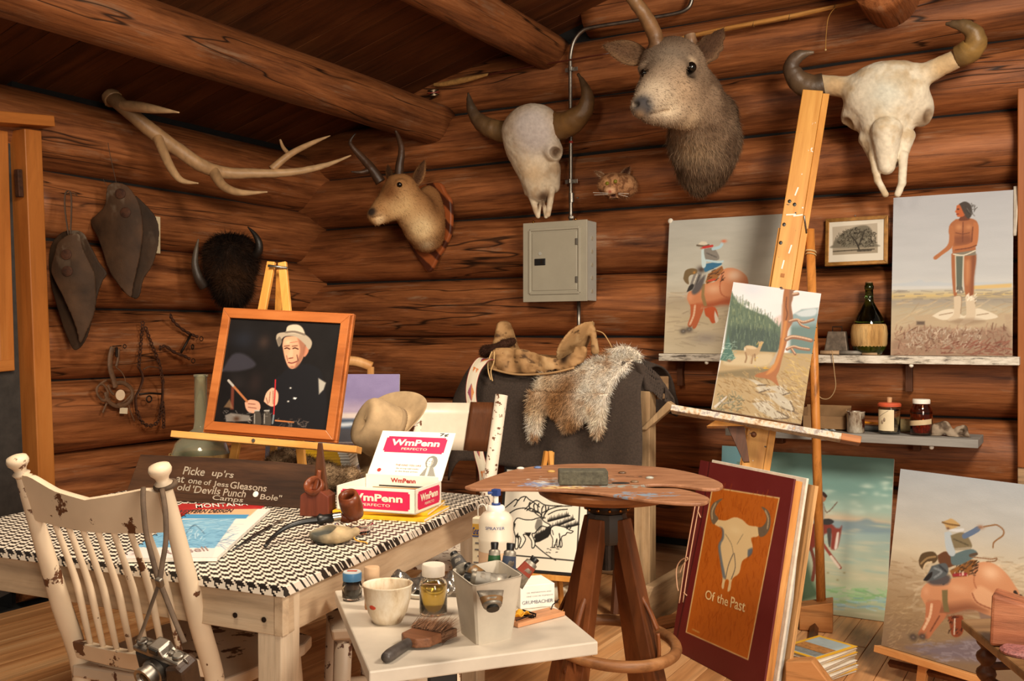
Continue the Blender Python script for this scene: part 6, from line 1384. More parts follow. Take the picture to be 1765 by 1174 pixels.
pc.poly(z([(918,215),(950,220),(965,245),(900,250)]),SKD); pc.poly(z([(886,158),(915,150),(938,180),(930,222),(892,226),(884,205),(876,195),(882,185)]),(176,88,42)); pc.poly(z([(900,148),(938,133),(975,158),(978,215),(955,238),(930,205),(912,165)]),(62,52,46)); pc.line(z([(890,180),(900,180)]),1.4,(60,30,18)); pc.line(z([(886,212),(898,210)]),1.2,(110,40,26)); pc.strokes((1670,355,1680,374),14,(80,76,72),16,6,1,1.6,.6,.8)
pc.poly(z([(866,452),(1002,430),(1004,462),(880,470)]),(120,112,98),0); pc.line(z([(866,456),(930,462),(1000,434)]),1.6,(210,200,180)); pc.poly(z([(875,462),(932,462),(926,690),(880,690)]),(196,188,170),0); pc.poly(z([(882,468),(924,468),(918,675),(886,675)]),(88,94,82),0); pc.strokes((1648,495,1660,505),14,(90,84,74),10,4,1,1.57,.1,.9)
for l in ([(868,716),(914,716),(910,820),(898,850),(842,868),(832,855),(868,820)],[(938,716),(992,716),(1000,760),(996,852),(932,886),(904,880),(944,830)]): pc.poly(z(l),(200,182,156)); pc.line(z(l[:3]),1.2,(140,116,92),.7)
pc.strokes((1664,510,1682,520),20,(226,216,196),12,5,1.2,1.3,.4,.8); pc.poly(z([(830,868),(900,855),(1000,850),(1060,870),(930,890)]),(130,106,84),3,4,.5)
pc.mesh('painted_face',M_['paint'],t,0)
mb = MB(); mb.grid(lambda a,b: (w + .012 * a + .01 * a * b,-.004 * a - .012 * a * math.sin(b * 3),h * (.72 + .3 * b)),4,10); mb.build('curled_edge',M_['canvas_edge'],t,True,solid=.003)
A = PY(1422,459,-.05); B = PY(1530,453,-.05); Tl = PY(1420,378,-.025); B.z = A.z + .002
M,o,u,v,w,h = canvas_frame(A,B,Tl)
t = thing('framed_tree_print','small gold-framed sepia print of a spreading tree','framed print',M)
pframe(t,w,h,.017,.016,plain('gilt_frame',S(150,104,44),.4,.25,40,.35),'frame_rail',.006)
pc = Pic(o,u,v,w,h,.0018); pc.fill((206,198,182)); z = Zm(1400,310,3.559)
pc.poly(z([(124,290),(400,265),(402,448),(126,462)]),(172,160,142),0); pc.poly(z([(126,425),(402,405),(402,448),(126,462)]),(150,138,118),0)
pc.poly(z([(128,400),(140,370),(200,320),(260,290),(330,280),(365,310),(370,370),(396,395),(396,410),(128,420)]),(96,90,76),4,3,.8); pc.strokes((1437,393,1510,425),500,(74,68,56),28,3,1.2,0,2,.7,lambda x,y: (x - 1478) ** 2 / 38 ** 2 + (y - 412) ** 2 / 18 ** 2 < 1)
pc.line(z([(290,435),(282,410),(268,380),(240,345)]),2,(50,44,36)); pc.line(z([(282,410),(305,360),(320,310)]),1.5,(50,44,36)); pc.line(z([(130,440),(280,430),(380,425)]),2,(70,62,50),.8); pc.line(z([(280,436),(360,432)]),3,(66,60,50),.8)
pc.mesh('print',M_['print'],t,-.001)
mb = MB(); mb.ball((w * .48,-.004,h + .006),.004); mb.build('nail',M_['steel'],t,True)
# ------------------------------------------------------------------ things on the white shelf
def at_shelf(px,y,z): p = PY(px,600,y); return Vector((p.x,y,z))
Mb_ = T(at_shelf(1498,-.085,US)); t = thing('straw_wine_bottle','green glass wine bottle in a straw basket on the white shelf','bottle',Mb_)
hb_ = PY(1498,488,-.085).z - US; R_ = 29 * 4.45 / FPX
mb = MB(); mb.lathe([(R_ * .7,.004),(R_ * .95,.03),(R_ * .95,hb_ * .38),(R_ * .80,hb_ * .52),(R_ * .5,hb_ * .64),(.020,hb_ * .74),(.0175,hb_ - .03),(.0205,hb_ - .028),(.0205,hb_ - .012),(.0175,hb_ - .01),(.017,hb_)],28); mb.build('glass',glass('green_glass',(.10,.22,.06,1),.06),t,True)
mb = MB(); mb.lathe([(.016,hb_ - .02),(.016,hb_ + .006)],14); mb.build('cork',plain('cork_stopper',S(120,84,50)),t)
mb = MB(); seg = 56; mb.loft([[((r + .002 * (k % 2)) * math.cos(2 * PI * k / seg),(r + .002 * (k % 2)) * math.sin(2 * PI * k / seg),z_) for k in range(seg)] for r,z_ in ((R_ * .6,0),(R_ * .72,.012),(R_ * .78,.018),(R_ * 1.0,.05),(R_ * 1.03,hb_ * .30),(R_ * .98,hb_ * .40),(R_ * .9,hb_ * .43),(R_ * .86,hb_ * .42))],caps=False); mb.build('straw_basket',straw,t,'auto')
Mb_ = T(at_shelf(1443,-.075,US)); t = thing('cow_bell','rusty old cow bell on the white shelf','bell',Mb_); k_ = 4.5 / FPX
mb = MB(); mb.hexa([(-21 * k_,-.035,0),(21 * k_,-.035,0),(21 * k_,.035,0),(-21 * k_,.035,0)],[(-15 * k_,-.02,41 * k_),(15 * k_,-.02,41 * k_),(15 * k_,.02,41 * k_),(-15 * k_,.02,41 * k_)]); mb.build('shell',plain('aged_tin',S(110,96,82),.6,.3,40,.5,.3),t,bev=.004)
mb = MB(); mb.tube([(-8 * k_,0,40 * k_),(-8 * k_,0,49 * k_),(8 * k_,0,49 * k_),(8 * k_,0,40 * k_)],.003,6); mb.build('handle',M_['iron'],t)
Mb_ = T(at_shelf(1445,-.13,US + .011)); t = thing('hand_tool','old knife with pale wooden handle lying on the white shelf','knife',Mb_)
mb = MB(); mb.tube([(-.08,0,0),(.005,0,0)],.010,10); mb.build('wood_handle',M_['sill'],t,True); mb = MB(); mb.tube([(.005,0,0),(.105,0,0)],[.0095,.009],10); mb.build('metal_shaft',plain('grey_shaft',S(128,120,110),.5,.3),t,True)
Mb_ = T(at_shelf(1494,-.14,US + .006)); t = thing('wood_stick','short pale stick at the foot of the straw bottle','stick',Mb_); mb = MB(); mb.tube([(-.02,0,0),(.045,0,0)],.006,8); mb.build('stick',M_['sill'],t,True)
Mb_ = T(PY(1425,620,-.165)); I = Mb_.inverted(); t = thing('string_loop','thin cord loop dangling from the white shelf edge','string',Mb_)
mb = MB(); mb.tube(spline([I @ PY(x,y,-.17) for x,y in ((1409,604),(1407,640),(1407,670),(1415,686),(1430,686),(1440,668),(1438,640),(1434,604))],8),.0022,6); mb.build('cord',plain('tan_cord',S(172,140,100),.8),t,True)
# ------------------------------------------------------------------ things on the grey shelf
def at_low(px,y=-.19): p = PY(px,700,y); return T(p.x,y,LS)
kz = 4.42 / FPX
t = thing('red_lid_jar','clear jar with red lid, wooden knob and cream fishing label','jar',at_low(1533)); jg = glass('jar_glass',(.93,.93,.88,1),.03)
mb = MB(); mb.lathe([(.040,.002),(.046,.006),(.046,.115),(.043,.122),(.0405,.122),(.043,.113),(.043,.010),(.004,.008)],26,caps=False); mb.build('glass',jg,t,True)
mb = MB(); mb.lathe([(.049,.121),(.050,.130),(.045,.137),(.02,.139)],26); mb.build('lid',plain('red_lid',S(196,84,52),.45),t,'auto'); mb = MB(); mb.lathe([(.010,.137),(.0115,.160),(.006,.162)],14); mb.build('knob',plain('knob_wood',S(206,160,116),.6),t,'auto')
seg = 20; lb = [[(.0468 * math.cos(a),.0468 * math.sin(a),z_) for a in np.linspace(-2.75,-1.0,seg)] for z_ in (.016,.108)]; mb = MB(); mb.loft(lb,caps=False,closed=False); lbo = mb.build('paper_label',plain('cream_label',S(224,206,170),.6,.05),t,True)
mb = MB(); f_ = lambda a,z_: (.0473 * math.cos(a),.0473 * math.sin(a),z_); mb.tube([f_(a,.078 + .030 * (a + 2.4)) for a in np.linspace(-2.4,-1.5,10)],.0007,4); mb.build('label_rod',dk,lbo)
for a,z_ in ((-2.05,.055),(-1.85,.065)): mb = MB(); mb.ball(f_(a,z_),(.004,.004,.009)); mb.build('label_fish',plain('label_fish',S(150,130,108),.6),lbo,True)
mb = MB(); mb.lathe([(.041,.011),(.041,.030),(.002,.030)],22); mb.build('contents',plain('jar_sand',S(150,130,104),.9),t)
t = thing('amber_jar','amber glass pill jar with white lid and paper band','jar',at_low(1588)); ag = glass('amber_glass',(.62,.30,.16,1),.03)
mb = MB(); mb.lathe([(.038,.002),(.046,.008),(.0465,.105),(.043,.122),(.036,.132),(.034,.142),(.032,.142),(.034,.130),(.041,.119),(.0435,.104),(.043,.012),(.004,.010)],26,caps=False); mb.build('glass',ag,t,True)
mb = MB(); mb.lathe([(.036,.138),(.037,.152),(.035,.157),(.01,.157)],24); mb.build('lid',M_['white'],t,'auto')
bd2 = [[(.0472 * math.cos(a),.0472 * math.sin(a),z_ + .010 * (a + 2.9) / 2) for a in np.linspace(-3.0,-.4,20)] for z_ in (.040,.062)]; mb = MB(); mb.loft(bd2,caps=False,closed=False); mb.build('paper_band',plain('band_paper',S(200,176,136),.6),t,True)
mb = MB(); mb.lathe([(.040,.012),(.042,.05),(.004,.056)],22); mb.build('orange_pills',plain('orange_pills',S(196,92,22),.4,.5,120,0,.6),t)
t = thing('paint_can','small tin can streaked with brown paint on the grey shelf','can',at_low(1475,-.20))
m = NM('streaked_tin'); n_ = m.noise(m.coord((30,30,12)),1.2,5,.6); M_['streak'] = m.out(m.ramp(n_,[(.40,S(78,34,18)),(.5,S(176,160,138)),(.62,S(206,196,178))]),.4,.3)
mb = MB(); mb.lathe([(.036,0),(.038,.003),(.0385,.088),(.040,.090),(.040,.094),(.036,.094),(.036,.02),(.002,.02)],24,caps=False); mb.build('tin',M_['streak'],t,'auto')
t = thing('brown_carton','low brown cardboard tray at the back of the grey shelf','carton',at_low(1425,-.12)); cdm = plain('cardboard',S(140,106,70),.85)
for nm,c_,d_ in (('base',(0,0,.004),(.20,.10,.006)),('wall',(0,.048,.055),(.20,.004,.11)),('wall',(0,-.048,.032),(.20,.004,.064)),('end_wall',(.098,0,.05),(.004,.10,.10)),('end_wall',(-.098,0,.05),(.004,.10,.10))): mb = MB(); mb.box(c_,d_); mb.build(nm,cdm,t)
t = thing('orange_pencil','orange pencil lying on the grey shelf behind the jar','pencil',at_low(1508,-.10) @ T(0,0,.034)); mb = MB(); mb.tube([(-.06,0,.004),(.05,0,0)],.005,6); mb.build('shaft',plain('orange_lacquer',S(226,140,24),.4),t)
t = thing('dark_case','small dark spectacle case on the grey shelf behind the jars','case',at_low(1510,-.10)); mb = MB(); mb.box((0,0,.014),(.11,.05,.026)); mb.build('shell',plain('dark_case',S(64,60,56),.6),t,bev=.010)
t = thing('canvas_pouch','olive cloth roll between the two jars on the grey shelf','pouch',at_low(1561,-.12)); mb = MB(); mb.tube(spline([(-.05,0,.03),(0,0,.034),(.05,0,.028)],5),spl1([.024,.030,.022],5),12); mb.build('roll',plain('olive_cloth',S(116,98,62),.9,.2,40),t,True)
t = thing('rag','crumpled pale blue paper on the grey shelf','paper',at_low(1420,-.23)); mb = MB(); mb.grid(lambda a,b: (-.04 + .09 * a,-.02 + .04 * b,.004 + .008 * abs(math.sin(a * 9) * math.cos(b * 5))),10,6); mb.build('sheet',plain('pale_blue_paper',S(170,178,180),.7),t,solid=.001)
Mr_ = at_low(1640,-.18); Ir = Mr_.inverted(); g = lambda x,y,dy=-.18: Ir @ PY(x,y,dy)
t = thing('dried_root','twisted grey dried root at the end of the grey shelf','root',Mr_)
def froot(p):
    d = s_chain(p,[g(1608,752),g(1616,740),g(1628,735),g(1640,748),g(1655,757),g(1672,757)],[.022,.026,.022,.017,.012,.006],.012); d = smin(d,s_chain(p,[g(1645,752),g(1652,742),g(1660,740),g(1668,752)],[.012,.016,.016,.010],.01),.008); d = smax(d,-s_ell(p,g(1657,744,-.21),(.011,.03,.011)),.004)
    return d + (fbm(p,40,3) - .5) * .008
V,F = surf(froot,*bounds(g(1605,730),g(1676,760),g(1640,745,-.23),g(1640,745,-.13),pad=.03),.0045); V[:,2] = np.maximum(V[:,2],.001)
raw_mesh('root',V,F,M_['bone'],t,mixc(np.array([150,132,112]),np.array([84,68,54]),sm(fbm(V,40,5),.42,.62)))
# ------------------------------------------------------------------ studio easel with the deer landscape
A = P(1226,705,4.06); B = P(1381,731,3.96); Tl = P(1270,487,4.18)
t,pc,M,w,h = plain_canvas('deer_landscape_canvas','canvas of a deer beside a bent orange pine on the studio easel',A,B,Tl,.022,.0019)
Md,wd_,hd_ = M,w,h
z = Zm(1140,470,3.557)
pc.fill((232,229,230)); pc.blob(*z([(560,100)])[0],30,20,(206,212,226),.6); pc.tex(6,12,16,2)
pc.poly(z([(800,260),(860,225),(960,215),(960,520),(790,520)]),(138,160,164),0,3); pc.poly(z([(820,250),(880,228),(950,222),(940,262),(860,270)]),(214,220,224),3,3,.8); pc.poly(z([(790,330),(960,320),(950,500),(780,510)]),(92,118,112),0,8,.8)
pc.poly(z([(690,280),(740,260),(750,320),(700,330)]),(220,196,190),3,4)
pc.poly(z([(430,120),(470,180),(520,215),(600,250),(650,265),(720,330),(735,300),(735,500),(600,510),(430,490),(385,450)]),(92,110,88),0,3); pc.poly(z([(420,330),(600,330),(735,380),(735,500),(600,505),(440,480),(400,450)]),(58,74,68),0,10,.8); pc.strokes((1258,510,1345,605),500,(84,102,82),18,9,1.2,1.57,.12,.45,lambda x,y: y > 505 + (x - 1258) * .62)
pc.strokes((1258,515,1345,570),90,(140,150,112),14,7,1.1,1.57,.1,.5,lambda x,y: y > 505 + (x - 1258) * .62)
pc.poly(z([(380,470),(560,480),(740,490),(950,500),(960,1000),(280,1000),(330,700)]),(178,152,110),0,2); pc.poly(z([(400,500),(560,500),(680,500),(650,570),(480,570),(380,560)]),(206,186,150),3,5,.8)
pc.poly(z([(350,610),(600,585),(700,600),(600,660),(480,640),(350,640)]),(110,96,66),3,5,.7); pc.strokes((1235,640,1385,728),420,(160,128,80),24,9,1.5,-.7,.3,.5); pc.strokes((1350,612,1395,680),90,(196,164,96),18,9,1.6,-.6,.3,.5); pc.strokes((1235,680,1280,712),90,(112,110,86),22,6,1.4,.6,.9,.6)
pc.poly(z([(358,535),(385,470),(410,378),(430,470),(452,525),(420,548)]),(74,112,100),0,2); pc.strokes((1240,590,1266,622),40,(150,176,160),14,5,1.1,.3,.5,.6); pc.blob(*z([(415,540)])[0],6,3,(190,110,70),.7)
pc.poly(z([(320,820),(400,755),(402,764),(330,832)]),(206,196,184),0); pc.line(z([(360,790),(390,800),(440,790)]),1.2,(150,140,126))
for l in ([(575,705),(630,690),(665,715),(600,735)],[(650,700),(720,690),(785,738),(740,752)],[(640,735),(720,735),(790,790),(812,850),(740,830),(680,780)],[(555,800),(640,788),(710,850),(780,890),(690,895),(600,850)],[(530,650),(580,660),(640,690),(590,690)]):
    pc.poly(z(l),(192,180,158),0,2); pc.line(z([l[-1],l[-2]] if len(l) < 5 else l[2:5]),2.4,(104,86,66),.8)
pc.strokes((1300,660,1375,722),70,(214,204,186),12,7,1.4,-.6,.3,.55); pc.strokes((1300,660,1375,722),60,(110,88,64),14,7,1.2,-.7,.3,.55)
pc.poly(z([(765,55),(806,55),(806,150),(795,200),(806,290),(775,360),(768,430),(742,520),(722,600),(705,640),(718,695),(662,655),(580,640),(585,622),(650,600),(690,560),(718,470),(730,380),(738,300),(742,200),(750,120)]),(166,102,56),4,1.5); pc.poly(z([(790,60),(806,60),(806,150),(795,200),(806,290),(790,320),(782,200)]),(128,90,70),3,3,.8); pc.poly(z([(752,300),(770,300),(752,430),(722,540),(690,600),(640,625),(700,540),(735,420)]),(208,140,72),3,3,.8); pc.poly(z([(690,560),(720,470),(700,500),(660,570)]),(178,166,150),3,2,.9); pc.line(z([(768,150),(764,210),(772,250),(764,290)]),2,(110,62,32),.8); pc.poly(z([(738,200),(748,180),(744,320),(732,400)]),(186,150,128),3,2,.9)
for l,w_ in (([(785,300),(830,290),(870,305),(930,288)],5),([(840,300),(860,325),(905,340)],3),([(765,410),(800,395),(850,400),(918,416)],7),([(770,470),(810,455),(850,465),(905,472)],5),([(800,470),(820,500)],4),([(802,108),(845,90),(885,74)],5),([(806,135),(835,130)],6),([(765,95),(735,98)],3)): pc.line(z(l),w_,(140,96,70)); pc.line(z([(x,y - 5) for x,y in l]),w_ * .4,(214,176,144),.8)
pc.poly(z([(506,460),(525,446),(560,450),(588,462),(596,440),(592,418),(602,425),(612,420),(628,426),(620,440),(608,470),(596,495),(575,512),(545,514),(520,500),(510,485)]),(182,152,112),2); pc.poly(z([(520,450),(560,450),(585,462),(570,470),(525,465)]),(214,190,154),2,2,.8); pc.line(z([(515,490),(522,520),(514,550)]),2.4,(150,118,84)); pc.line(z([(540,508),(548,530),(540,556)]),2,(196,170,134)); pc.line(z([(562,505),(552,556)]),2.6,(160,128,92)); pc.line(z([(572,500),(575,540)]),2,(140,108,78)); pc.blob(*z([(512,470)])[0],2.5,4,(226,212,190),.9)
pc.blob(*z([(640,586)])[0],8,1.4,(226,160,40),.9); pc.strokes((1300,590,1320,640),10,(226,190,60),10,3,1,0,1,.6)
pc.c *= .86
pc.mesh('painted_face',M_['paint'],t,0)
for k in range(10):
    mb = MB(); mb.ball((w + .001,.011,h * (.04 + .1 * k)),.0024,None,8,6); mb.build('tack',M_['black'],t,True)
t = thing('studio_easel','tall paint-spattered wooden studio easel leaning back','easel',Md); I = Md.inverted()
m = NM('paint_spattered_pine'); b_ = m.noise(m.coord((14,14,1)),2,6); sp_ = m.noise(m.coord((26,26,20)),1.0,3); sp2 = m.noise(m.coord((20,20,34),True),1.3,3)
c_ = m.ramp(b_,[(.3,S(186,122,46)),(.7,S(220,164,84))]); zz_ = m.n('ShaderNodeSeparateXYZ',Vector=m.n('ShaderNodeTexCoord').outputs['Object'])
gate = m.ramp(zz_.outputs[2],[(.28,1.0),(.34,0.0)]) if False else None
M_['mast'] = m.out(m.mix(m.ramp(sp2,[(.70,0.0),(.72,1.0)]),m.mix(m.ramp(sp_,[(.68,0.0),(.70,1.0)]),c_,S(222,214,204)),S(40,36,34)),.4)
mp0,mp1 = I @ P(1290,838,4.10),I @ P(1384,149,4.40);
fdir = (mp0 - mp1).normalized(); wz = Md @ mp0; sl_ = Md.to_3x3() @ fdir; mpf = mp0 + fdir * (wz.z / -sl_.z - .03)
dv_ = mp1 - mpf; Mx = frame(mpf + Vector((0,.04,0)),Vector((1,0,0)),dv_); mb = MB(); mb.box((-.012,0,dv_.length / 2),(.088,.034,dv_.length)); o = mb.build('mast',M_['mast'],t,bev=.003); o.matrix_local = Mx
mb = MB(); mb.box((.047,.004,dv_.length / 2 + .2),(.028,.034,dv_.length - .42)); o = mb.build('mast_side_rail',M_['pine'],t,bev=.002); o.matrix_local = Mx
mb = MB(); mb.box((-.060,.010,dv_.length / 2 - .3),(.010,.022,dv_.length - .7)); o = mb.build('mast_side_rail',M_['pine'],t,bev=.002); o.matrix_local = Mx
mb = MB(); mb.box((-.014,-.0185,dv_.length * .64),(.016,.003,.016)); o = mb.build('mortise_plug',wood('plug',S(120,66,24),S(160,100,44),S(176,116,56)),t); o.matrix_local = Mx
for x,z_ in ((-.035,.78),(-.012,.775),(-.042,.735),(-.044,.70),(-.012,.615)): mb = MB(); mb.ball((x,-.017,dv_.length * z_),(.008,.0015,.009),None,8,6); o = mb.build('paint_blot',M_['black'],t,True); o.matrix_local = Mx
for x,z_,a_ in ((-.012,.80,.2),(-.02,.755,1.4),(.01,.755,1.3),(0,.69,.15),(-.02,.66,.1)): mb = MB(); mb.box((0,0,0),(.006,.002,.04),T(x,-.0178,dv_.length * z_) @ RY(a_)); o = mb.build('paint_streak',M_['white'],t); o.matrix_local = Mx
a,b = I @ P(1159,702,4.11),I @ P(1482,756,3.89); d = b - a; an_ = math.atan2(d.z,d.x)
m = NM('paint_crusted_tray'); n_ = m.noise(m.coord((14,14,14)),2.4,7,.7); M_['tray'] = m.out(m.ramp(n_,[(.32,S(126,84,52)),(.42,S(188,160,126)),(.52,S(206,194,178)),(.60,S(136,128,126)),(.70,S(196,150,96))]),.6)
mb = MB(); mb.box((d.length / 2,-.01,-.014),(d.length,.075,.026)); o = mb.build('tray',M_['tray'],t,bev=.003); o.matrix_local = T(a.x,0,a.z + .002) @ RY(-an_)
mb = MB(); mb.box((d.length - .035,-.01,-.014),(.075,.078,.028)); o = mb.build('tray_end',wood('tray_end_wood',S(140,84,44),S(176,112,64),S(190,130,82),'X'),t,bev=.003); o.matrix_local = T(a.x,0,a.z + .002) @ RY(-an_)
mb = MB(); q = [I @ P(x,y,4.06) for x,y in ((1218,735),(1238,722),(1300,731),(1305,738))]; mb.prism([(p.x,p.z) for p in q],.01,.06); mb.build('tray_bracket',M_['pine'],t)
mb = MB(); q = [I @ P(x,y,4.05) for x,y in ((1254,735),(1283,737),(1292,800),(1282,800))]; mb.prism([(p.x,p.z) for p in q],.02,.05); mb.build('side_knee',M_['brownwood'],t)
mb = MB(); mb.tube([I @ P(1299,749,4.05),I @ P(1299,749,4.0)],.012,12); mb.build('knob',M_['brownwood'],t,True)
p0,p1 = I @ P(1396,395,4.30),I @ Vector((*P(1416,1060,4.22).to_2d(),.06)); mb = MB(); mb.tube([p0,p1],.0195,14); mb.build('rear_pole',wood('pole_wood',S(170,100,40),S(196,124,56),S(206,140,72),'Z',.8,.4),t,True)
mb = MB(); mb.torus(.022,.004,T(p0.lerp(p1,.06)),14,5); mb.torus(.022,.003,T(p0.lerp(p1,.068)),14,5); mb.build('string_lashing',plain('lashing',S(190,160,112),.8),t,True)
mb = MB(); mb.tube([I @ P(1386,372,4.05),I @ P(1390,402,4.1)],.004,6); mb.build('wing_bolt',M_['steel'],t,True)
c = P(1404,1055,4.22); Mx = I @ frame(Vector((c.x,c.y,0)),RGT - FWD * .35,(0,0,1)); mb = MB(); mb.hexa([(-.06,-.05,.001),(.075,-.05,.001),(.075,.05,.001),(-.06,.05,.001)],[(-.06,-.05,.10),(.075,-.05,.13),(.075,.05,.13),(-.06,.05,.10)]); o = mb.build('rear_foot',wood('foot_wood',S(140,84,40),S(176,116,64),S(190,134,82),'X'),t,bev=.004); o.matrix_local = Mx
c = P(1392,1174,3.42); Mx = I @ frame(Vector((c.x,c.y,0)),RGT - FWD * .5,(0,0,1)); mb = MB(); mb.prism([(-.07,0.001),(.10,0.001),(.10,.04),(.02,.135),(-.07,.12)],-.03,.03); o = mb.build('front_foot',wood('foot_wood2',S(150,92,48),S(186,128,76),S(200,146,94),'X'),t,bev=.004); o.matrix_local = Mx
a3 = I @ Vector((*P(1404,1055,4.2).to_2d(),.02)); b3 = I @ Vector((*P(1392,1174,3.45).to_2d(),.02)); mb = MB(); mb.tube([a3,b3],.018,4); mb.build('floor_rail',M_['brownwood'],t)
# ------------------------------------------------------------------ big bound portfolio
A = PZ(1157,1117,.001); B = PZ(1313,1200,.001); Tl = P(1207,793,4.012)
M,o,u,v,w,h = canvas_frame(A,B,Tl)
t = thing('bound_portfolio','large dark red portfolio with painted bison skull on its cover','portfolio',M)
pc = Pic(o,u,v,w,h,.0026); z = Zm(1150,780,2.98); pc.fill((104,30,30)); pc.tex(7,12,12,4)
pc.poly(z([(0,0),(215,0),(110,700),(30,1100),(0,1100)]),(92,26,28),0,1,.7); pc.line(z([(218,50),(180,330),(60,900),(40,1010)]),1.6,(60,18,20),.9,0)
pc.poly(z([(231,176),(579,232),(417,1068),(95,924)]),(222,190,130),0); pc.poly(z([(236,183),(573,237),(413,1060),(101,921)]),(184,96,26),0)
def inq(x,y): return True
pc.strokes((1185,845,1340,1130),900,(164,80,20),12,12,1.0,1.45,.25,.45,lambda x,y: 1150 + (236 - (y - 841) * .4735) / 2.98 * 1 < x - 0 and x < 1342 - (y - 858) * .195 and y < 1090 + (x - 1184) * .45 and y > 842 + (x - 1229) * .16 and x > 1229 - (y - 841) * .183)
sk_ = [(262,345),(300,350),(345,333),(385,345),(420,375),(470,385),(468,430),(432,440),(440,490),(415,535),(385,560),(370,620),(335,650),(325,705),(310,712),(318,660),(300,655),(290,700),(280,690),(285,640),(275,560),(265,480),(285,440),(288,395),(262,380),(245,368)]
pc.poly(z(sk_),(222,194,144),3); pc.poly(z([(270,380),(290,395),(292,440),(275,480),(285,560),(300,640),(286,640),(272,560),(262,480),(280,440),(282,400)]),(92,104,116),3,2,.85); pc.poly(z([(415,500),(438,490),(436,520),(414,538)]),(86,98,112),2,2,.9); pc.line(z([(340,520),(315,580),(300,650)]),1.2,(120,110,96)); pc.line(z([(345,520),(350,590),(330,650)]),1.2,(120,110,96)); pc.line(z([(300,420),(330,470),(340,520)]),1,(150,132,104),.7); pc.line(z([(390,420),(360,470)]),1,(150,132,104),.7); pc.blob(*z([(350,400)])[0],16,10,(232,208,160),.7)
pc.poly(z([(262,345),(240,370),(225,345),(221,300),(238,260),(286,236),(256,270),(245,310),(262,335)]),(112,96,76),3); pc.poly(z([(466,385),(474,432),(505,425),(528,385),(531,330),(512,292),(484,280),(506,312),(510,350),(490,380)]),(108,92,74),3); pc.line(z([(232,340),(232,300),(250,262)]),2,(176,156,122),.8); pc.line(z([(515,390),(520,340),(505,300)]),2,(176,156,122),.8); pc.line(z([(130,908),(165,925)]),1.4,(206,160,90),.6)
pc.mesh('cover_art',plain('tmp',(1,1,1,1)) if False else vcol('cover_paint',.38,.1,.4,200),t,-.0006)
mb = MB(); mb.box((w / 2,.005,h / 2),(w,.009,h)); mb.build('cover_board',plain('red_board',S(96,30,30),.5),t,bev=.002)
mb = MB(); mb.box((w / 2 + .004,.028,h / 2 + .004),(w - .02,.034,h - .02)); mb.build('wood_frame_edge',wood('edge_wood',S(160,96,44),S(196,134,72),S(212,156,96),'Z'),t,bev=.002)
mb = MB(); mb.box((w / 2 + .010,.052,h / 2 + .012),(w,.010,h - .005)); mb.build('back_board',M_['canvas_edge'],t,bev=.002)
mb = MB(); mb.prism([(w * .93,0),(w * 1.0,.0),(w * 1.0,h * .45),(w * .98,h * .62)],.06,.075); mb.build('loose_sheet',plain('grey_sheet',S(170,166,158),.8),t)
mb = MB(); mb.prism([(.3,0),(w + .02,0),(w + .02,h * .985),(.3,h * .985)],.080,.095); mb.build('inner_board',wood('inner_board',S(170,116,64),S(196,146,92),S(210,166,116),'Z'),t)
q = plane_q(o,u,v); cr_ = plain('cream_lettering',S(228,196,140),.5)
for s_,a,b,hp in (('Of',z([(195,752)])[0],z([(243,768)])[0],17),('the',z([(255,770)])[0],z([(312,792)])[0],17),('Past',z([(324,796)])[0],z([(400,822)])[0],20)): ptext(q,s_,a,b,hp,cr_,t,.012,-.0014)
cord = plain('lacing_cord',S(196,150,116),.7)
for l in ([(170,260),(120,540),(85,770)],[(150,262),(100,540),(66,775)],[(160,300),(176,335)],[(110,540),(75,555),(52,600),(55,680),(62,712)],[(112,545),(85,580),(70,620)],[(88,720),(105,735)]):
    mb = MB(); mb.tube(spline([Vector((q(*p)[0],-.004,q(*p)[1])) for p in z(l)],5),.0026,6); mb.build('lacing',cord,t,True)
# ------------------------------------------------------------------ canvases leaning low on the right
A = PZ(1285,1052,.002); B = PZ(1527,1072,.002); A = B + (PY(1300,780,-.05) - PY(1575,793,-.05)); A.z = .002; Tl = A + (PY(1575,793,-.03) - B)
t,pc,M,w,h = plain_canvas('teal_rider_canvas','teal landscape canvas with a rider on a red horse on the floor',A,B,Tl,.018,.0034)
z = Zm(1390,760,2.835)
pc.vgrad([(0,(104,136,126)),(.22,(128,168,160)),(.34,(176,204,190)),(.42,(206,196,170)),(.455,(150,178,180)),(.6,(172,190,174)),(.75,(196,196,166)),(.88,(176,200,164)),(1,(178,174,142))]); pc.tex(10,9,16,4)
pc.poly(z([(70,345),(200,365),(430,408),(430,440),(70,420)]),(226,196,164),3,6,.6); pc.poly(z([(120,385),(240,392),(295,380),(340,398),(425,412),(425,450),(120,440)]),(126,156,170),3,3,.8); [pc.blob(pc.rg.uniform(1425,1550),pc.rg.uniform(822,885),pc.rg.uniform(6,16),pc.rg.uniform(3,7),(206,224,208),.5) for _ in range(26)]; [pc.blob(pc.rg.uniform(1410,1545),pc.rg.uniform(905,1060),pc.rg.uniform(10,30),pc.rg.uniform(1.5,4),(214,206,176) if pc.rg.random() < .6 else (150,184,176),.45) for _ in range(80)]; pc.strokes((1420,1015,1540,1040),50,(140,190,130),14,22,2.4,-.1,.15,.45); pc.strokes((1430,1030,1535,1050),30,(150,190,206),12,20,2.4,-.1,.15,.45)
pc.poly(z([(-60,560),(0,580),(40,700),(60,760),(-80,780)]),(60,84,60),3,6,.8)
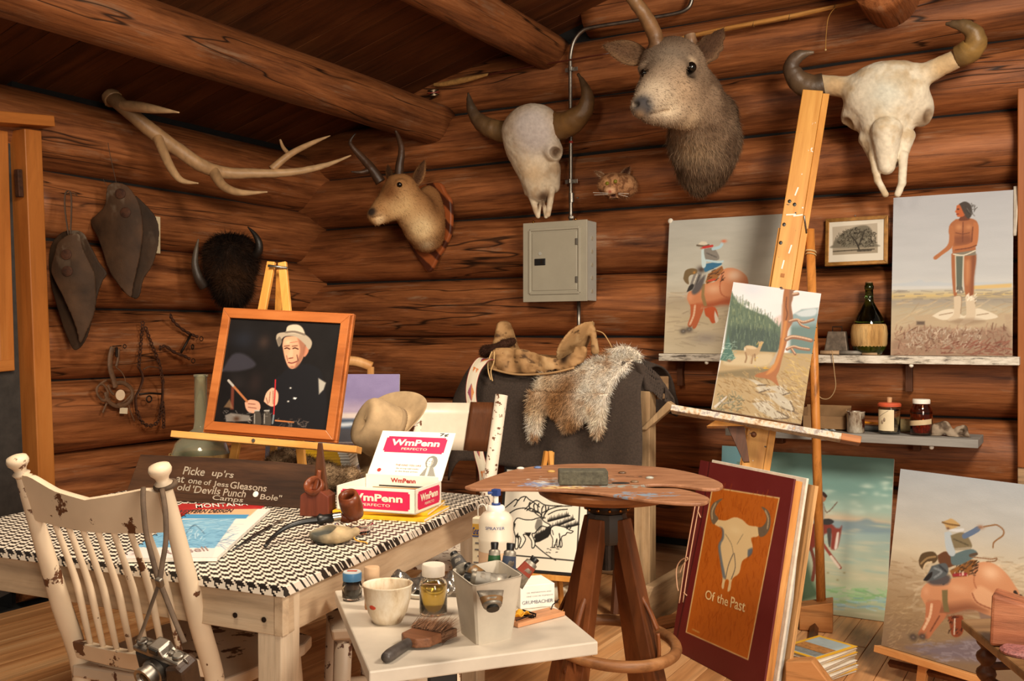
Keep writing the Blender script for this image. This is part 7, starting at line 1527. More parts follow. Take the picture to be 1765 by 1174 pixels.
pc.poly(z([(-60,430),(30,405),(110,402),(140,425),(135,450),(90,455),(40,520),(-40,540)]),(132,52,38),3,2); pc.poly(z([(118,420),(160,428),(172,415),(170,440),(152,520),(130,532),(118,520),(122,470)]),(140,56,42),3,2); pc.poly(z([(148,450),(160,448),(150,524),(136,526)]),(226,214,204),2); pc.poly(z([(100,430),(122,430),(116,520),(106,500)]),(70,62,58),2); pc.line(z([(78,500),(120,560),(165,620)]),4.5,(146,64,48)); pc.line(z([(120,565),(160,618)]),4,(222,206,190)); pc.line(z([(20,520),(40,600),(30,680)]),5,(120,60,46)); pc.poly(z([(60,385),(110,380),(135,395),(110,410),(70,405)]),(52,50,50),3); pc.line(z([(30,330),(75,300),(100,350),(150,300)]),1.6,(120,96,80),.7); pc.poly(z([(30,300),(70,290),(90,340),(80,390),(40,400)]),(160,160,150),3,2,.8); pc.poly(z([(66,262),(90,262),(96,285),(80,300),(66,290)]),(180,120,84),3); pc.line(z([(62,270),(78,256),(94,270)]),5,(60,40,32))
for c in ((185,645),(152,680),(105,645)): pc.blob(*z([c])[0],3,2.4,(150,140,100),.8)
pc.mesh('painted_face',M_['paint'],t,0)
A = PY(1238,1000,-.10); A.z = .155; B = PY(1300,1000,-.10); B.z = .155; Tl = PY(1241,768,-.04)
t,pc,M,w,h = plain_canvas('small_blue_canvas','edge of a pale blue canvas behind the portfolio',A,B,Tl,.02,.008); pc.vgrad([(0,(130,182,196)),(1,(96,150,166))]); pc.tex(10,10,10); pc.mesh('painted_face',M_['paint'],t,0)
A = PZ(1519,1112,.12); B0 = PZ(1765,1186,.12); B = A + (B0 - A).normalized() * .80; Tl = P(1551,808,3.677)
t,pc,M,w,h = plain_canvas('bronco_painting','finished painting of a cowboy whipping a bucking horse at right',A,B,Tl,.02,.0026,plain('brown_tape',S(110,70,44),.7))
pc.X.max(); z = Zm(1390,760,2.835)
pc.vgrad([(0,(166,172,178)),(.25,(182,182,178)),(.45,(200,188,164)),(.58,(176,156,128)),(.75,(160,136,104)),(1,(134,112,90))]); pc.tex(9,9,30,4)
pc.strokes((1525,960,1765,1140),500,(150,124,92),18,16,1.8,-.12,.25,.22); pc.strokes((1525,1040,1600,1120),140,(176,152,116),16,9,1.4,.3,.4,.3); pc.strokes((1560,970,1765,1060),120,(206,190,164),12,22,3,.1,.4,.3)
pc.poly(z([(490,1010),(600,1004),(720,985),(820,960),(960,960),(1063,990),(1063,1100),(850,1080),(650,1060),(560,1030)]),(116,108,128),3,8,.75); pc.strokes((1570,1105,1765,1140),120,(150,142,152),16,14,2,-.15,.3,.4)
H1,H2,H3 = (200,142,104),(230,190,156),(120,72,52)
pc.poly(z([(840,830),(930,820),(918,898),(860,884)]),(142,118,104),3,2); pc.poly(z([(690,860),(762,855),(766,930),(742,958),(710,950),(700,900)]),(140,70,44),3); pc.strokes((1634,1062,1658,1095),24,(60,36,28),20,5,1.2,1.2,.6,.7); pc.line(z([(725,870),(722,945)]),2,(214,190,170))
pc.poly(z([(558,760),(565,722),(600,690),(680,678),(790,652),(830,600),(900,594),(970,640),(1022,712),(1042,750),(1042,800),(960,830),(930,860),(880,850),(800,822),(720,842),(660,852),(600,830),(580,800)]),H1)
pc.blob(*z([(900,645)])[0],24,18,H2,.9); pc.blob(*z([(740,720)])[0],26,12,(216,164,126),.8); pc.poly(z([(600,790),(700,800),(800,790),(880,830),(800,835),(720,850),(650,856)]),H3,4,8,.7); pc.poly(z([(806,745),(850,708),(930,758),(955,800),(905,825),(830,792)]),(216,166,128),4,3); pc.line(z([(810,745),(835,790),(905,822)]),2,(150,92,66),.8); pc.line(z([(830,610),(818,680),(830,720)]),2,(168,108,76),.7); pc.blob(*z([(585,735)])[0],8,10,(214,160,124),.8); pc.line(z([(1020,740),(1040,780),(1046,760)]),6,(54,44,38))
for l in ([(583,790),(655,780),(645,850),(604,905),(570,950),(545,942),(578,880)],[(640,842),(685,850),(625,930),(598,965),(578,952)]): pc.poly(z(l),(184,118,84))
pc.line(z([(612,800),(602,860),(572,920)]),4,(230,192,158),.8); pc.line(z([(650,856),(606,930)]),2,H3,.8); pc.blob(*z([(590,870)])[0],4,3,(226,190,160),.9)
for c,r in (((522,960),8),((567,956),7)): pc.blob(*z([c])[0],r,r * .85,(58,52,52),1,1.3); pc.blob(*z([c])[0],r * .5,r * .4,(140,120,110),.9)
pc.poly(z([(662,730),(690,728),(690,790),(700,838),(672,836),(664,780)]),(120,106,72),0); pc.line(z([(668,700),(685,685)]),3,(60,50,44))
pc.poly(z([(700,635),(800,580),(836,584),(790,662),(716,668)]),(140,92,50),0); pc.strokes((1640,965,1684,992),60,(66,48,34),18,5,1.2,.5,.3,.8); pc.line(z([(720,656),(780,652)]),4.5,(150,50,56)); pc.strokes((1645,985,1668,993),12,(226,206,190),8,2,1,1.5,.2,.8)
pc.poly(z([(590,690),(640,650),(700,660),(690,700),(620,705)]),(84,78,80),3,3); pc.poly(z([(640,560),(680,540),(715,565),(728,600),(690,620),(650,600)]),(100,66,46)); pc.poly(z([(548,585),(566,550),(620,542),(642,572),(622,598),(590,590),(572,628),(554,612)]),(88,70,48)); pc.line(z([(560,600),(590,574),(630,566)]),2.4,(150,122,84)); pc.line(z([(572,624),(584,600),(612,592)]),2,(206,184,150))
pc.poly(z([(612,612),(680,598),(690,650),(630,680),(572,682),(590,655)]),(86,92,96)); pc.poly(z([(572,682),(590,655),(615,640),(610,665),(590,684)]),(40,36,36),3); pc.line(z([(625,622),(660,640),(625,668)]),3,(130,138,144),.7); pc.line(z([(650,610),(684,640)]),3,(56,58,62),.7)
pc.poly(z([(704,560),(800,528),(835,556),(760,602),(712,604)]),(92,112,116)); pc.poly(z([(674,448),(708,450),(728,548),(702,562),(680,520)]),(176,188,196)); pc.poly(z([(704,462),(768,448),(806,500),(800,526),(732,532),(714,500)]),(124,112,86)); pc.line(z([(720,480),(790,510)]),2,(84,76,58),.7); pc.line(z([(728,530),(800,524)]),3,(160,150,130)); pc.line(z([(772,466),(812,446),(838,430)]),8,(96,114,142)); pc.blob(*z([(852,422)])[0],6,4,(150,110,84),1,1.3)
pc.line(z([(700,434),(735,438),(764,434)]),4,(206,208,210)); pc.poly(z([(664,396),(690,386),(708,380),(735,396),(748,412),(720,428),(690,432),(676,412)]),(186,154,104)); pc.line(z([(664,398),(700,408),(748,414)]),2,(120,92,58)); pc.blob(*z([(692,428)])[0],4,3,(96,66,50),.9)
pc.line(z([(866,420),(900,414),(932,412),(962,436),(960,462),(930,484),(914,500),(912,522)]),1.8,(140,104,70)); pc.line(z([(800,566),(850,572),(900,578),(930,574),(920,588),(880,590)]),1.2,(130,94,66),.9); pc.line(z([(800,560),(832,552)]),4,(90,74,60))
pc.mesh('painted_face',M_['paint'],t,0)
te = thing('floor_easel','light pine easel under the bucking horse painting','easel',M); I = M.inverted(); pm_ = wood('easel_pine',S(186,120,62),S(210,150,92),S(222,170,116),'X',1,.4,.1,.2)
mb = MB(); mb.box((w / 2,-.004,-.014),(w * 1.02,.055,.024)); mb.build('ledge',pm_,te,bev=.002)
for xx in (.16,w - .14):
    ft = M @ Vector((xx,-.0,0)); ft = I @ Vector((ft.x,ft.y,0.0)); tp = Vector((w / 2 + (xx - w / 2) * .35,.035,h * .9)); dv_ = tp - ft; mb = MB(); mb.box((0,0,dv_.length / 2),(.035,.018,dv_.length),frame(ft,(1,0,0),dv_)); mb.build('leg',pm_,te,bev=.002)
a,b = I @ P(1532,1143,3.60),I @ P(1622,1158,3.52); a.y = b.y = .03; mb = MB(); mb.tube([a,b + (b - a) * 3],.014,4); mb.build('cross_rail',M_['brownwood'],te)
wt = M @ Vector((w / 2,.06,h * .8)); bk2 = I @ Vector((wt.x + (M.to_3x3() @ Vector((0,1,0))).x * .35,wt.y + (M.to_3x3() @ Vector((0,1,0))).y * .35,0)); mb = MB(); mb.tube([bk2,I @ wt],.013,4); mb.build('rear_leg',pm_,te)
c = PZ(1411,1122,.08);
for k in range(9):
    M = T(c.x + random.uniform(-.006,.006),c.y + random.uniform(-.006,.006),.0105 * k) @ RZ(math.radians(70) + random.uniform(-.06,.06))
    top = k == 8
    y_ = thing('floor_magazine','yellow-bordered magazine on top of the floor stack, grainfield cover' if top else 'magazine in the floor stack beside the portfolio','magazine',M,'yellow magazines stacked on the floor')
    mb = MB(); mb.box((0,0,.005),(.243,.166,.0095)); mb.build('pages',plain('page_edges',S(214,200,176),.8) if k == 0 else bpy.data.materials['page_edges'],y_,bev=.001)
    mb = MB(); mb.box((0,0,.0100),(.25,.172,.0010)); mb.build('cover',M_['yellow'] if (k % 2 == 0) else M_['white'],y_)
    if top:
        mb = MB(); mb.box((0,0,.0108),(.214,.140,.0006)); mb.build('cover_sky',plain('cover_sky',S(170,186,190),.4),y_); mb = MB(); mb.box((-.02,0,.0113),(.07,.138,.0005)); mb.build('cover_field',plain('cover_field',S(176,120,62),.5,.3,80),y_); mb = MB(); mb.box((-.078,0,.0113),(.05,.138,.0005)); mb.build('cover_road',plain('cover_road',S(128,132,130),.5,.2,60),y_)
C1 = PZ(1656,1067,.45); C2 = PZ(1768,1160,.45); y_ax = (C1 - C2); M = frame(Vector((C1.x,C1.y,0)),RGT + FWD * .12,(0,0,1)); I = M.inverted()
t = thing('turned_leg_bench','brown wooden bench with spool-turned leg at the right edge','bench',M)
bw_ = wood('bench_wood',S(92,62,34),S(130,94,58),S(150,114,76),'X',1,.45,.15,.3)
e2 = I @ Vector((C2.x,C2.y,0)); mb = MB(); mb.hexa([(e2.x,e2.y,.425),(.42,e2.y,.425),(.42,0,.425),(0,0,.425)],[(e2.x,e2.y,.45),(.42,e2.y,.45),(.42,0,.45),(0,0,.45)]); mb.build('seat',bw_,t,bev=.005)
prof = [(.016,0),(.018,.05)]; z_ = .06
while z_ < .40: prof += [(.014,z_),(.024,z_ + .012),(.027,z_ + .022),(.024,z_ + .032),(.014,z_ + .042)]; z_ += .046
prof += [(.022,.415),(.022,.427)]
for x,y in ((.045,-.05),(.36,-.05),(.02,e2.y + .06),(.36,e2.y + .06)): mb = MB(); mb.lathe(prof,18,T(x,y,0)); mb.build('leg',M_['brownwood'],t,True)
mb = MB(); mb.tube([(.045,-.05,.33),(.36,-.05,.33)],.012,8); mb.build('stretcher',M_['brownwood'],t); mb = MB(); mb.tube([(.045,-.05,.30),(.02,e2.y + .06,.30)],.012,8); mb.build('stretcher',M_['brownwood'],t)
c = PZ(1735,1108,.451); Mx = frame(c,RGT - FWD * .5,(0,0,1)); t = thing('carved_block','rough reddish carved wood block on the bench','wood block',Mx)
mb = MB(); mb.hexa([(-.04,-.05,0),(.14,-.05,0),(.14,.06,0),(-.03,.06,0)],[(-.035,-.03,.13),(.14,-.03,.09),(.14,.05,.09),(-.025,.04,.135)]); o = mb.build('block',wood('red_heartwood',S(96,46,26),S(150,88,58),S(176,116,82),'X',1.2,.6,.5,.5),t,bev=.008)
c = PZ(1762,1126,.451); t = thing('beaded_pad','pink and brown beaded pad on the bench edge','beadwork',T(c)); mb = MB(); mb.lathe([(.05,0),(.052,.006),(.045,.012),(.004,.013)],26); mb.build('pad',plain('pink_beads',S(150,92,88),.6,.4,160,0,.6),t,'auto')
# ------------------------------------------------------------------ small white table in front
SZ = .66
FLw,FRw,BLw = PZ(636,1158,SZ),PZ(1031,1106,SZ),PZ(577,1018,SZ)
M = frame(Vector((FLw.x,FLw.y,0)),FRw - FLw,(0,0,1)); I = M.inverted(); w = (FRw - FLw).length; dp = (I @ BLw).y; bx_ = (I @ BLw).x
t = thing('white_side_table','small white-topped table crowded with painting supplies','table',M)
wt_ = plain('worn_white_laminate',S(204,190,172),.45,.10,7)
mb = MB(); mb.hexa([(0,0,SZ - .026),(w,0,SZ - .026),(w + bx_,dp,SZ - .026),(bx_,dp,SZ - .026)],[(0,0,SZ),(w,0,SZ),(w + bx_,dp,SZ),(bx_,dp,SZ)]); mb.build('top',wt_,t,bev=.003)
mb = MB(); mb.box((w * .40,dp * .28,(SZ - .026) / 2),(.06,.06,SZ - .026)); mb.build('post',M_['black'],t,bev=.004)
mb = MB(); mb.box((w * .29,dp * .28,(SZ - .026) / 2),(.04,.05,SZ - .028)); mb.build('post_face',M_['whitewashZ'],t,bev=.003)
for a_ in (0,PI / 2): mb = MB(); mb.box((w * .40,dp * .28,.015),(.42,.05,.03),T(w * .40,dp * .28,0) @ RZ(a_) @ T(-w * .40,-dp * .28,0)); mb.build('foot',M_['black'],t,bev=.004)
def on(px,py,z=SZ): return T(PZ(px,py,z))
def sc(px,py,z=SZ): return dep(PZ(px,py,z)) / FPX
s = sc(607,1034); t = thing('blue_lid_jar','small glass jar of dark paint with blue and white lid','jar',on(607,1034)); R_ = 17.5 * s; jg = bpy.data.materials['jar_glass']
mb = MB(); mb.lathe([(R_ * .7,.001),(R_ * .98,.006),(R_,.03),(R_ * .86,.044),(R_ * .8,.048),(R_ * .74,.048),(R_ * .92,.03),(R_ * .9,.009),(.002,.006)],24,caps=False); mb.build('glass',jg,t,True)
mb = MB(); mb.lathe([(R_ * .86,.008),(R_ * .88,.026),(.002,.027)],22); mb.build('dark_paint',plain('ink_paint',S(34,34,38),.4),t)
mb = MB(); mb.lathe([(R_ * .92,.044),(R_ * .94,.060),(R_ * .9,.062)],26); mb.build('lid_rim',plain('blue_lid',S(70,120,160),.4),t,'auto'); mb = MB(); mb.lathe([(R_ * .90,.0615),(R_ * .86,.0640),(.002,.0645)],26); mb.build('lid_top',plain('lid_white',S(206,210,206),.4),t,'auto')
mb = MB(); mb.box((0,0,.0650),(.022,.010,.0006),RZ(.5)); mb.build('lid_print',plain('lid_red',S(190,80,60),.4),t)
s = sc(641,1049); t = thing('corked_tube','slim amber tube of gold powder with cork cap','tube',on(641,1049)); R_ = 12.5 * s; H_ = 72 * s
mb = MB(); mb.lathe([(R_ * .96,0),(R_,.003),(R_,H_ * .72),(R_ * .95,H_ * .74)],20); mb.build('tube_body',plain('gold_powder',S(176,120,70),.35,.15),t,'auto'); mb = MB(); mb.lathe([(R_ * 1.05,H_ * .72),(R_ * 1.08,H_ * .97),(R_ * 1.0,H_),(.002,H_ * 1.01)],20); mb.build('cork_cap',plain('pale_cork',S(206,168,130),.8),t,'auto')
for f_ in (.42,.66): mb = MB(); mb.lathe([(R_ * 1.01,H_ * f_),(R_ * 1.01,H_ * f_ + .002)],20,caps=False); mb.build('band',M_['black'],t)
s = sc(668,1072); t = thing('plastic_cup','paint-stained white plastic cup with chipped rim','cup',on(668,1072)); R_ = 43 * s
m = NM('stained_cup'); n_ = m.noise(m.coord((20,20,9)),1.1,6,.65); M_['cup'] = m.out(m.ramp(n_,[(.30,S(146,110,80)),(.42,S(206,184,152)),(.6,S(226,212,190))]),.4)
H_ = 66 * s; mb = MB(); mb.lathe([(R_ * .55,0),(R_ * .60,.003),(R_ * .78,H_ * .28),(R_ * .93,H_ * .65),(R_ * .98,H_ * .96),(R_ * 1.02,H_),(R_ * .97,H_ * 1.005),(R_ * .93,H_ * .96),(R_ * .88,H_ * .65),(R_ * .72,H_ * .28),(.004,.006)],32,caps=False); mb.build('body',M_['cup'],t,True)
mb = MB(); mb.box((-R_ * .7,0,.012),(.012,.01,.014)); mb.build('broken_handle',M_['cup'],t,bev=.004)
mb = MB(); mb.ball((-.004,-R_ * .86,H_ * .5),(.008,.002,.005)); mb.build('red_smear',plain('red_smear',S(176,60,36),.5),t,True)
s = sc(747,1058); t = thing('oil_bottle','clear bottle of yellow oil with white screw cap','bottle',on(747,1058)); R_ = 24 * s; H_ = 86 * s
mb = MB(); mb.lathe([(R_ * .9,.001),(R_,.004),(R_,H_ * .60),(R_ * .9,H_ * .67),(R_ * .62,H_ * .72),(R_ * .6,H_ * .78),(R_ * .55,H_ * .78),(R_ * .56,H_ * .71),(R_ * .86,H_ * .65),(R_ * .94,H_ * .60),(R_ * .94,.006),(.002,.005)],28,caps=False); mb.build('glass',jg,t,True)
m = NM('yellow_oil'); M_['oil'] = m.out(S(232,196,92),.05,0,None,Transmission_Weight=.75,IOR=1.4); mb = MB(); mb.lathe([(R_ * .925,.007),(R_ * .925,H_ * .58),(.002,H_ * .585)],26); mb.build('oil',M_['oil'],t,'auto')
mb = MB(); mb.lathe([(R_ * .70,H_ * .75),(R_ * .82,H_ * .77),(R_ * .84,H_ * .97),(R_ * .78,H_),(.002,H_)],26); mb.build('cap',plain('white_cap',S(228,214,196),.5),t,'auto')
b3 = [PZ(x,y,SZ) for x,y in ((793,1090),(822,1113),(884,1101))]; b3.append(b3[0] + b3[2] - b3[1])
TP = SZ + .125; t3 = [PZ(x,y,TP) for x,y in ((777,981),(816,1011),(903,992))]; t3.append(t3[0] + t3[2] - t3[1])
M = T(Vector((*((b3[0] + b3[2]) / 2).to_2d(),SZ))); I = M.inverted(); t = thing('square_pot','tapered square white plastic pot stuffed with paint tubes','pot',M); lo_ = [I @ p for p in b3]; hi_ = [I @ p for p in t3]
potm = plain('dirty_white_plastic',S(194,182,164),.42,.12,9); cen_l = sum(lo_,Vector()) / 4; cen_h = sum(hi_,Vector()) / 4
mb = MB();
def rr(c4_,cn,k,z_=None):
    out_ = []
    for i in range(4):
        p,a,b = c4_[i],c4_[i - 1],c4_[(i + 1) % 4]
        for f_ in ((a,.16),(a,.05),(b,.05),(b,.16)): q_ = p.lerp(f_[0],f_[1]); q_ = p.lerp(q_,1.0); q_ = cn + (q_ - cn) * (k * (.985 if f_[1] == .05 else 1)); out_.append(Vector((q_.x,q_.y,q_.z if z_ is None else z_)))
    return out_
mb.loft([rr(lo_,cen_l,1),rr(hi_,cen_h,1),rr(hi_,cen_h,1.02),rr(hi_,cen_h,.95),rr(lo_,cen_l,.93,.006)],caps=True); mb.build('pot_shell',potm,t,'auto')
tm = plain('tube_metal',S(150,140,126),.45,.35,60,.6); tcol = [S(60,54,50),S(120,84,44),S(34,80,40),S(150,60,40),S(60,70,90),S(140,132,120)]
def tube(px,py,z,dx,dy,dz,L_,r,ci,lab):
    p = PZ(px,py,z); ax = Vector((RGT * dx + FWD * dy + UP * dz)).normalized(); Mx = frame(p,ax.orthogonal(),ax); q = thing('paint_tube',lab,'paint tube',Mx,'paint tubes in the square pot')
    mb = MB(); rings = []
    for k,(f_,wx,wy) in enumerate(((0,1.5,.12),(.25,1.35,.45),(.6,1.12,.85),(.88,1.0,1.0),(.93,.55,.55))): rings.append([(r * wx * math.cos(2 * PI * j / 14),r * wy * math.sin(2 * PI * j / 14),L_ * f_) for j in range(14)])
    mb.loft(rings); o = mb.build('body',tm,q,True)
    mb = MB(); mb.loft([[(r * 1.03 * wx * math.cos(2 * PI * j / 14),r * 1.03 * wy * math.sin(2 * PI * j / 14),L_ * f_) for j in range(14)] for f_,wx,wy in ((.42,1.26,.66),(.78,1.05,.95))],caps=False); mb.build('label_band',plain('tube_label_%d' % ci,tcol[ci],.5),q,True)
    mb = MB(); mb.lathe([(r * .62,L_ * .92),(r * .72,L_ * 1.06),(r * .66,L_ * 1.09),(.001,L_ * 1.09)],12); mb.build('cap',M_['black'],q,'auto')
for a in ((851,1012,TP - .06,.02,.1,1,.085,.012,2,'green-banded paint tube standing cap up in the pot'),(873,1014,TP - .06,.1,.15,1,.085,.013,4,'blue-grey paint tube standing cap up beside the green one'),(888,1006,TP - .03,.5,.1,.6,.06,.013,3,'red-banded paint tube poking out of the pot corner'),(838,1006,TP - .016,-.5,.6,.3,.06,.013,1,'ochre paint tube lying across the pot rim'),(872,1004,TP - .012,-.95,.05,.12,.075,.013,5,'grey flattened paint tube lying across the pot'),(800,990,TP - .01,-.2,.3,.3,.05,.012,0,'dark paint tube at the left corner of the pot'),(845,1018,TP + .003,.1,-.45,-.5,.035,.017,1,'crushed ochre tube folded over the pot rim')): tube(*a)
Mx = on(720,1105); I = Mx.inverted(); g = lambda x,y,z_: I @ PZ(x,y,SZ + z_); t = thing('flat_paintbrush','wide worn paintbrush with dark handle lying on the white table','paintbrush',Mx)
mb = MB(); mb.tube(spline([g(664,1134,.011),g(672,1129,.011),g(695,1114,.011),g(717,1101,.011)],5),spl1([.009,.0115,.0105,.009],5),12); mb.build('handle',plain('worn_black_handle',S(70,62,58),.45,.4,20),t,True)
p0,p1 = g(706,1108,.0125),g(758,1084,.0145); ax = p1 - p0; Mb = frame(p0,ax,UP);
mb = MB(); mb.prism([(0,-.014),(0,.014),(.018,.034),(.055,.036),(.055,-.036),(.018,-.034)],-.009,.009,Mb @ RX(PI / 2)); mb.build('stock',wood('brush_stock',S(80,46,28),S(120,74,48),S(140,94,64),'X'),t,bev=.003)
Vb = []; mb = MB(); mb.prism([(.053,-.034),(.053,.034),(.095,.042),(.098,0),(.095,-.042)],-.008,.008,Mb @ RX(PI / 2)); o = mb.build('bristle_core',plain('bristle_core',S(110,76,52),.9,.3,90),t)
gx = np.array([[Mb @ Vector((.054,yy,zz)) for yy in np.linspace(-.034,.034,9)] for zz in (-.008,0,.010)]).reshape(-1,3).astype(np.float32); n_ = 1600
rg = np.random.default_rng(3); i_ = rg.integers(0,len(gx),n_); p = gx[i_] + rg.normal(0,.002,(n_,3)); axn = V3(ax.normalized()); d_ = axn + rg.normal(0,.16,(n_,3)) + np.array([0,0,.12]); tip = p + d_ * rg.uniform(.035,.06,(n_,1)); sd_ = np.cross(d_,[0,0,1]); sd_ /= np.linalg.norm(sd_,axis=1)[:,None]
k = np.arange(n_); cc = np.array([150,108,80]) * rg.uniform(.6,1.2,(n_,1)); raw_mesh('bristles',np.concatenate([p - sd_ * .0007,p + sd_ * .0007,tip]),np.stack([k,k + n_,k + 2 * n_],1),M_['fur'],t,np.concatenate([cc,cc,cc]),True,'stuff')
p0,p1 = PZ(897,1051,SZ),PZ(956,1045,SZ); M = frame(p0,p1 - p0,(0,0,1)); w = (p1 - p0).length; s = dep(p0) / FPX; H_ = 40 * s; t = thing('white_carton','white printed paint carton on the little table','carton',M)
mb = MB(); mb.box((w / 2,.04,H_ / 2 + .0005),(w,.08,H_)); mb.build('box',M_['white'],t,bev=.001)
gry = plain('grey_print',S(96,92,96),.5)
for s_,z_,x0,x1,hh,mt_ in (('OIL PREPARATION AND',.66,.18,.9,.05,gry),('FINE COLOR PIGMENTS',.50,.18,.95,.05,gry),('GRUMBACHER',.20,.05,.95,.15,plain('blue_grey_print',S(70,74,96),.5))): text(s_,w * (x1 - x0),H_ * hh,T(w * x0,-.0004,H_ * z_),mt_,t)
text('JAR',.018,.008,T(w * .15,.03,H_ + .0012) @ RX(-PI / 2),gry,t)
p0,p1 = PZ(893,1083,SZ),PZ(974,1062,SZ); M = frame(p0,p1 - p0,(0,0,1)); w = (p1 - p0).length; t = thing('mousetrap','wooden mousetrap with yellow bait tray','mousetrap',M)
mb = MB(); mb.box((w / 2,.024,.005),(w,.048,.009)); mb.build('base',wood('trap_wood',S(166,108,70),S(200,142,100),S(214,160,120),'X'),t,bev=.001)
mb = MB(); mb.grid(lambda a,b: (.004 + .04 * a,.012 + .028 * b,.014 + .012 * abs(math.sin(a * 5 + 1) * math.cos(b * 4))),8,6); mb.build('bait_tray',plain('bait_yellow',S(230,160,34),.5),t,'auto',solid=.001)
mb = MB(); mb.tube([(.05,.004,.012),(.052,.004,.018),(.052,.044,.018),(.05,.044,.012)],.002,6); mb.tube([(.0,.006,.014),(.05,.010,.016)],.0014,6); mb.build('wire_bail',M_['iron'],t)
mb = MB(); mb.tube([(.048,.008,.012),(.048,.042,.012)],.0045,8); mb.build('spring',M_['iron'],t); mb = MB(); mb.tube([(w - .012,.03,.010),(w - .004,.034,.017),(w + .03,.05,.02)],.0013,6); mb.build('trigger_wire',M_['iron'],t)
s = 2.34 / FPX; c = P(855,1008,2.34); t = thing('spray_bottle','white plastic spray bottle with blue nozzle','bottle',T(c.x,c.y,SZ)); R_ = 30 * s
zt = lambda y: 1.25 - (y - 580) * 2.34 / FPX - SZ
pl_ = NM('translucent_plastic').out(S(206,192,172),.4,0)
mb = MB(); mb.lathe([(R_ * .95,0),(R_,.004),(R_,zt(935)),(R_ * 1.02,zt(931)),(R_ * 1.02,zt(926)),(R_ * .99,zt(924)),(R_ * 1.01,zt(916)),(R_ * .98,zt(914)),(R_ * 1.0,zt(900)),(R_ * .95,zt(892)),(R_ * .75,zt(884)),(R_ * .46,zt(879)),(R_ * .44,zt(876))],30); mb.build('body',pl_,t,True)
mb = MB(); mb.lathe([(R_ * 1.006,.004),(R_ * 1.006,zt(948))],30,caps=False); mb.build('liquid_tint',plain('liquid_tint',S(196,160,128),.4,.1),t,True)
mb = MB(); mb.lathe([(R_ * .5,zt(882)),(R_ * .52,zt(875)),(R_ * .44,zt(871)),(.002,zt(870))],20); mb.build('collar',M_['white'],t,'auto'); blue = plain('blue_plastic',S(36,60,120),.4)
mb = MB(); mb.lathe([(R_ * .26,zt(872)),(R_ * .26,zt(867))],16); mb.build('blue_ring',blue,t); mb = MB(); mb.lathe([(R_ * .14,zt(868)),(R_ * .14,zt(852))],12); mb.build('stem',M_['white'],t)
mb = MB(); mb.box((0,0,zt(849)),(.018,.016,.016)); mb.tube([(0,0,zt(849)),(-.016,-.012,zt(850))],.004,8); mb.build('nozzle',blue,t,bev=.003)
lt = text('SPRAYER',.046,.007,T(0,0,0),blue,t); me = lt.data; aa = np.empty(len(me.vertices) * 3,np.float32); me.vertices.foreach_get('co',aa); aa = aa.reshape(-1,3); ph = math.atan2(-FWD.y,-FWD.x); an_ = ph - .45 + aa[:,0] / R_ * 1.0; zc = aa[:,2].copy(); aa[:,0] = (R_ + .0012) * np.cos(an_ - .15); aa[:,1] = (R_ + .0012) * np.sin(an_ - .15); aa[:,2] = zt(908) + zc; me.vertices.foreach_set('co',aa.ravel()); me.update()
s = 2.43 / FPX; c = P(829,1000,2.43); M = frame(Vector((c.x,c.y,SZ)),RGT * .96 - FWD * .26,(0,0,1)); t = thing('solvent_tin','tall yellow and white solvent tin behind the spray bottle','tin',M); zt = lambda y: 1.25 - (y - 580) * 2.43 / FPX - SZ
H_ = zt(893); mb = MB(); mb.box((0,.015,H_ / 2),(.046,.03,H_)); mb.build('can',plain('tin_white',S(214,200,172),.4,.06),t,bev=.003)
mb = MB(); mb.box((0,-.0004,H_ - .030),(.044,.0006,.03)); mb.build('blue_panel',plain('tin_label_yellow',S(196,150,60),.4),t); mb = MB(); mb.box((0,-.0007,H_ - .045),(.044,.0006,.003)); mb.build('blue_stripe',blue,t)
text('Grumbacher',.040,.018,T(-.021,-.0012,H_ - .041),blue,t,'lettering',.02)
for k in range(5): mb = MB(); mb.box((-.004 * (k % 2),-.0006,H_ - .062 - .016 * k),(.030 - .006 * (k % 3),.0006,.003)); mb.build('print_line',gry,t)
mb = MB(); mb.tube(spline([(-.012,.015,H_),(-.010,.012,H_ + .026),(.006,.012,H_ + .030),(.014,.015,H_)],5),.0014,6); mb.build('wire_loop',M_['white'],t,True)
Mx = on(735,1022); t = thing('foil_tray','crumpled clear wrap and silver tray behind the oil bottle','tray',Mx @ RZ(.5))
mb = MB(); mb.lathe([(.060,.0),(.066,.010),(.064,.012),(.056,.004),(.002,.003)],26); mb.build('saucer',M_['white'],t,'auto')
mb = MB(); mb.grid(lambda a,b: (-.08 + .17 * a,-.04 + .09 * b,.012 + .035 * math.sin(PI * b) * (.7 + .3 * math.sin(a * 17)) + .006 * math.sin(a * 37 + b * 21)),40,20); mb.build('wrap',plain('silver_foil',S(176,168,158),.22,.25,40,.85),t,True,solid=.001)
Mx = on(683,1018); t = thing('paint_tube','stained silver paint tube lying behind the cup','paint tube',Mx,None); mb = MB(); mb.tube([(-.02,.0,.012),(.05,.03,.013)],[.013,.011],12,flat=.8); mb.build('body',tm,t,True); mb = MB(); mb.tube([(-.035,-.007,.012),(-.02,0,.012)],[.009,.009],10); mb.build('cap',plain('dark_red_cap',S(86,36,26),.5),t)
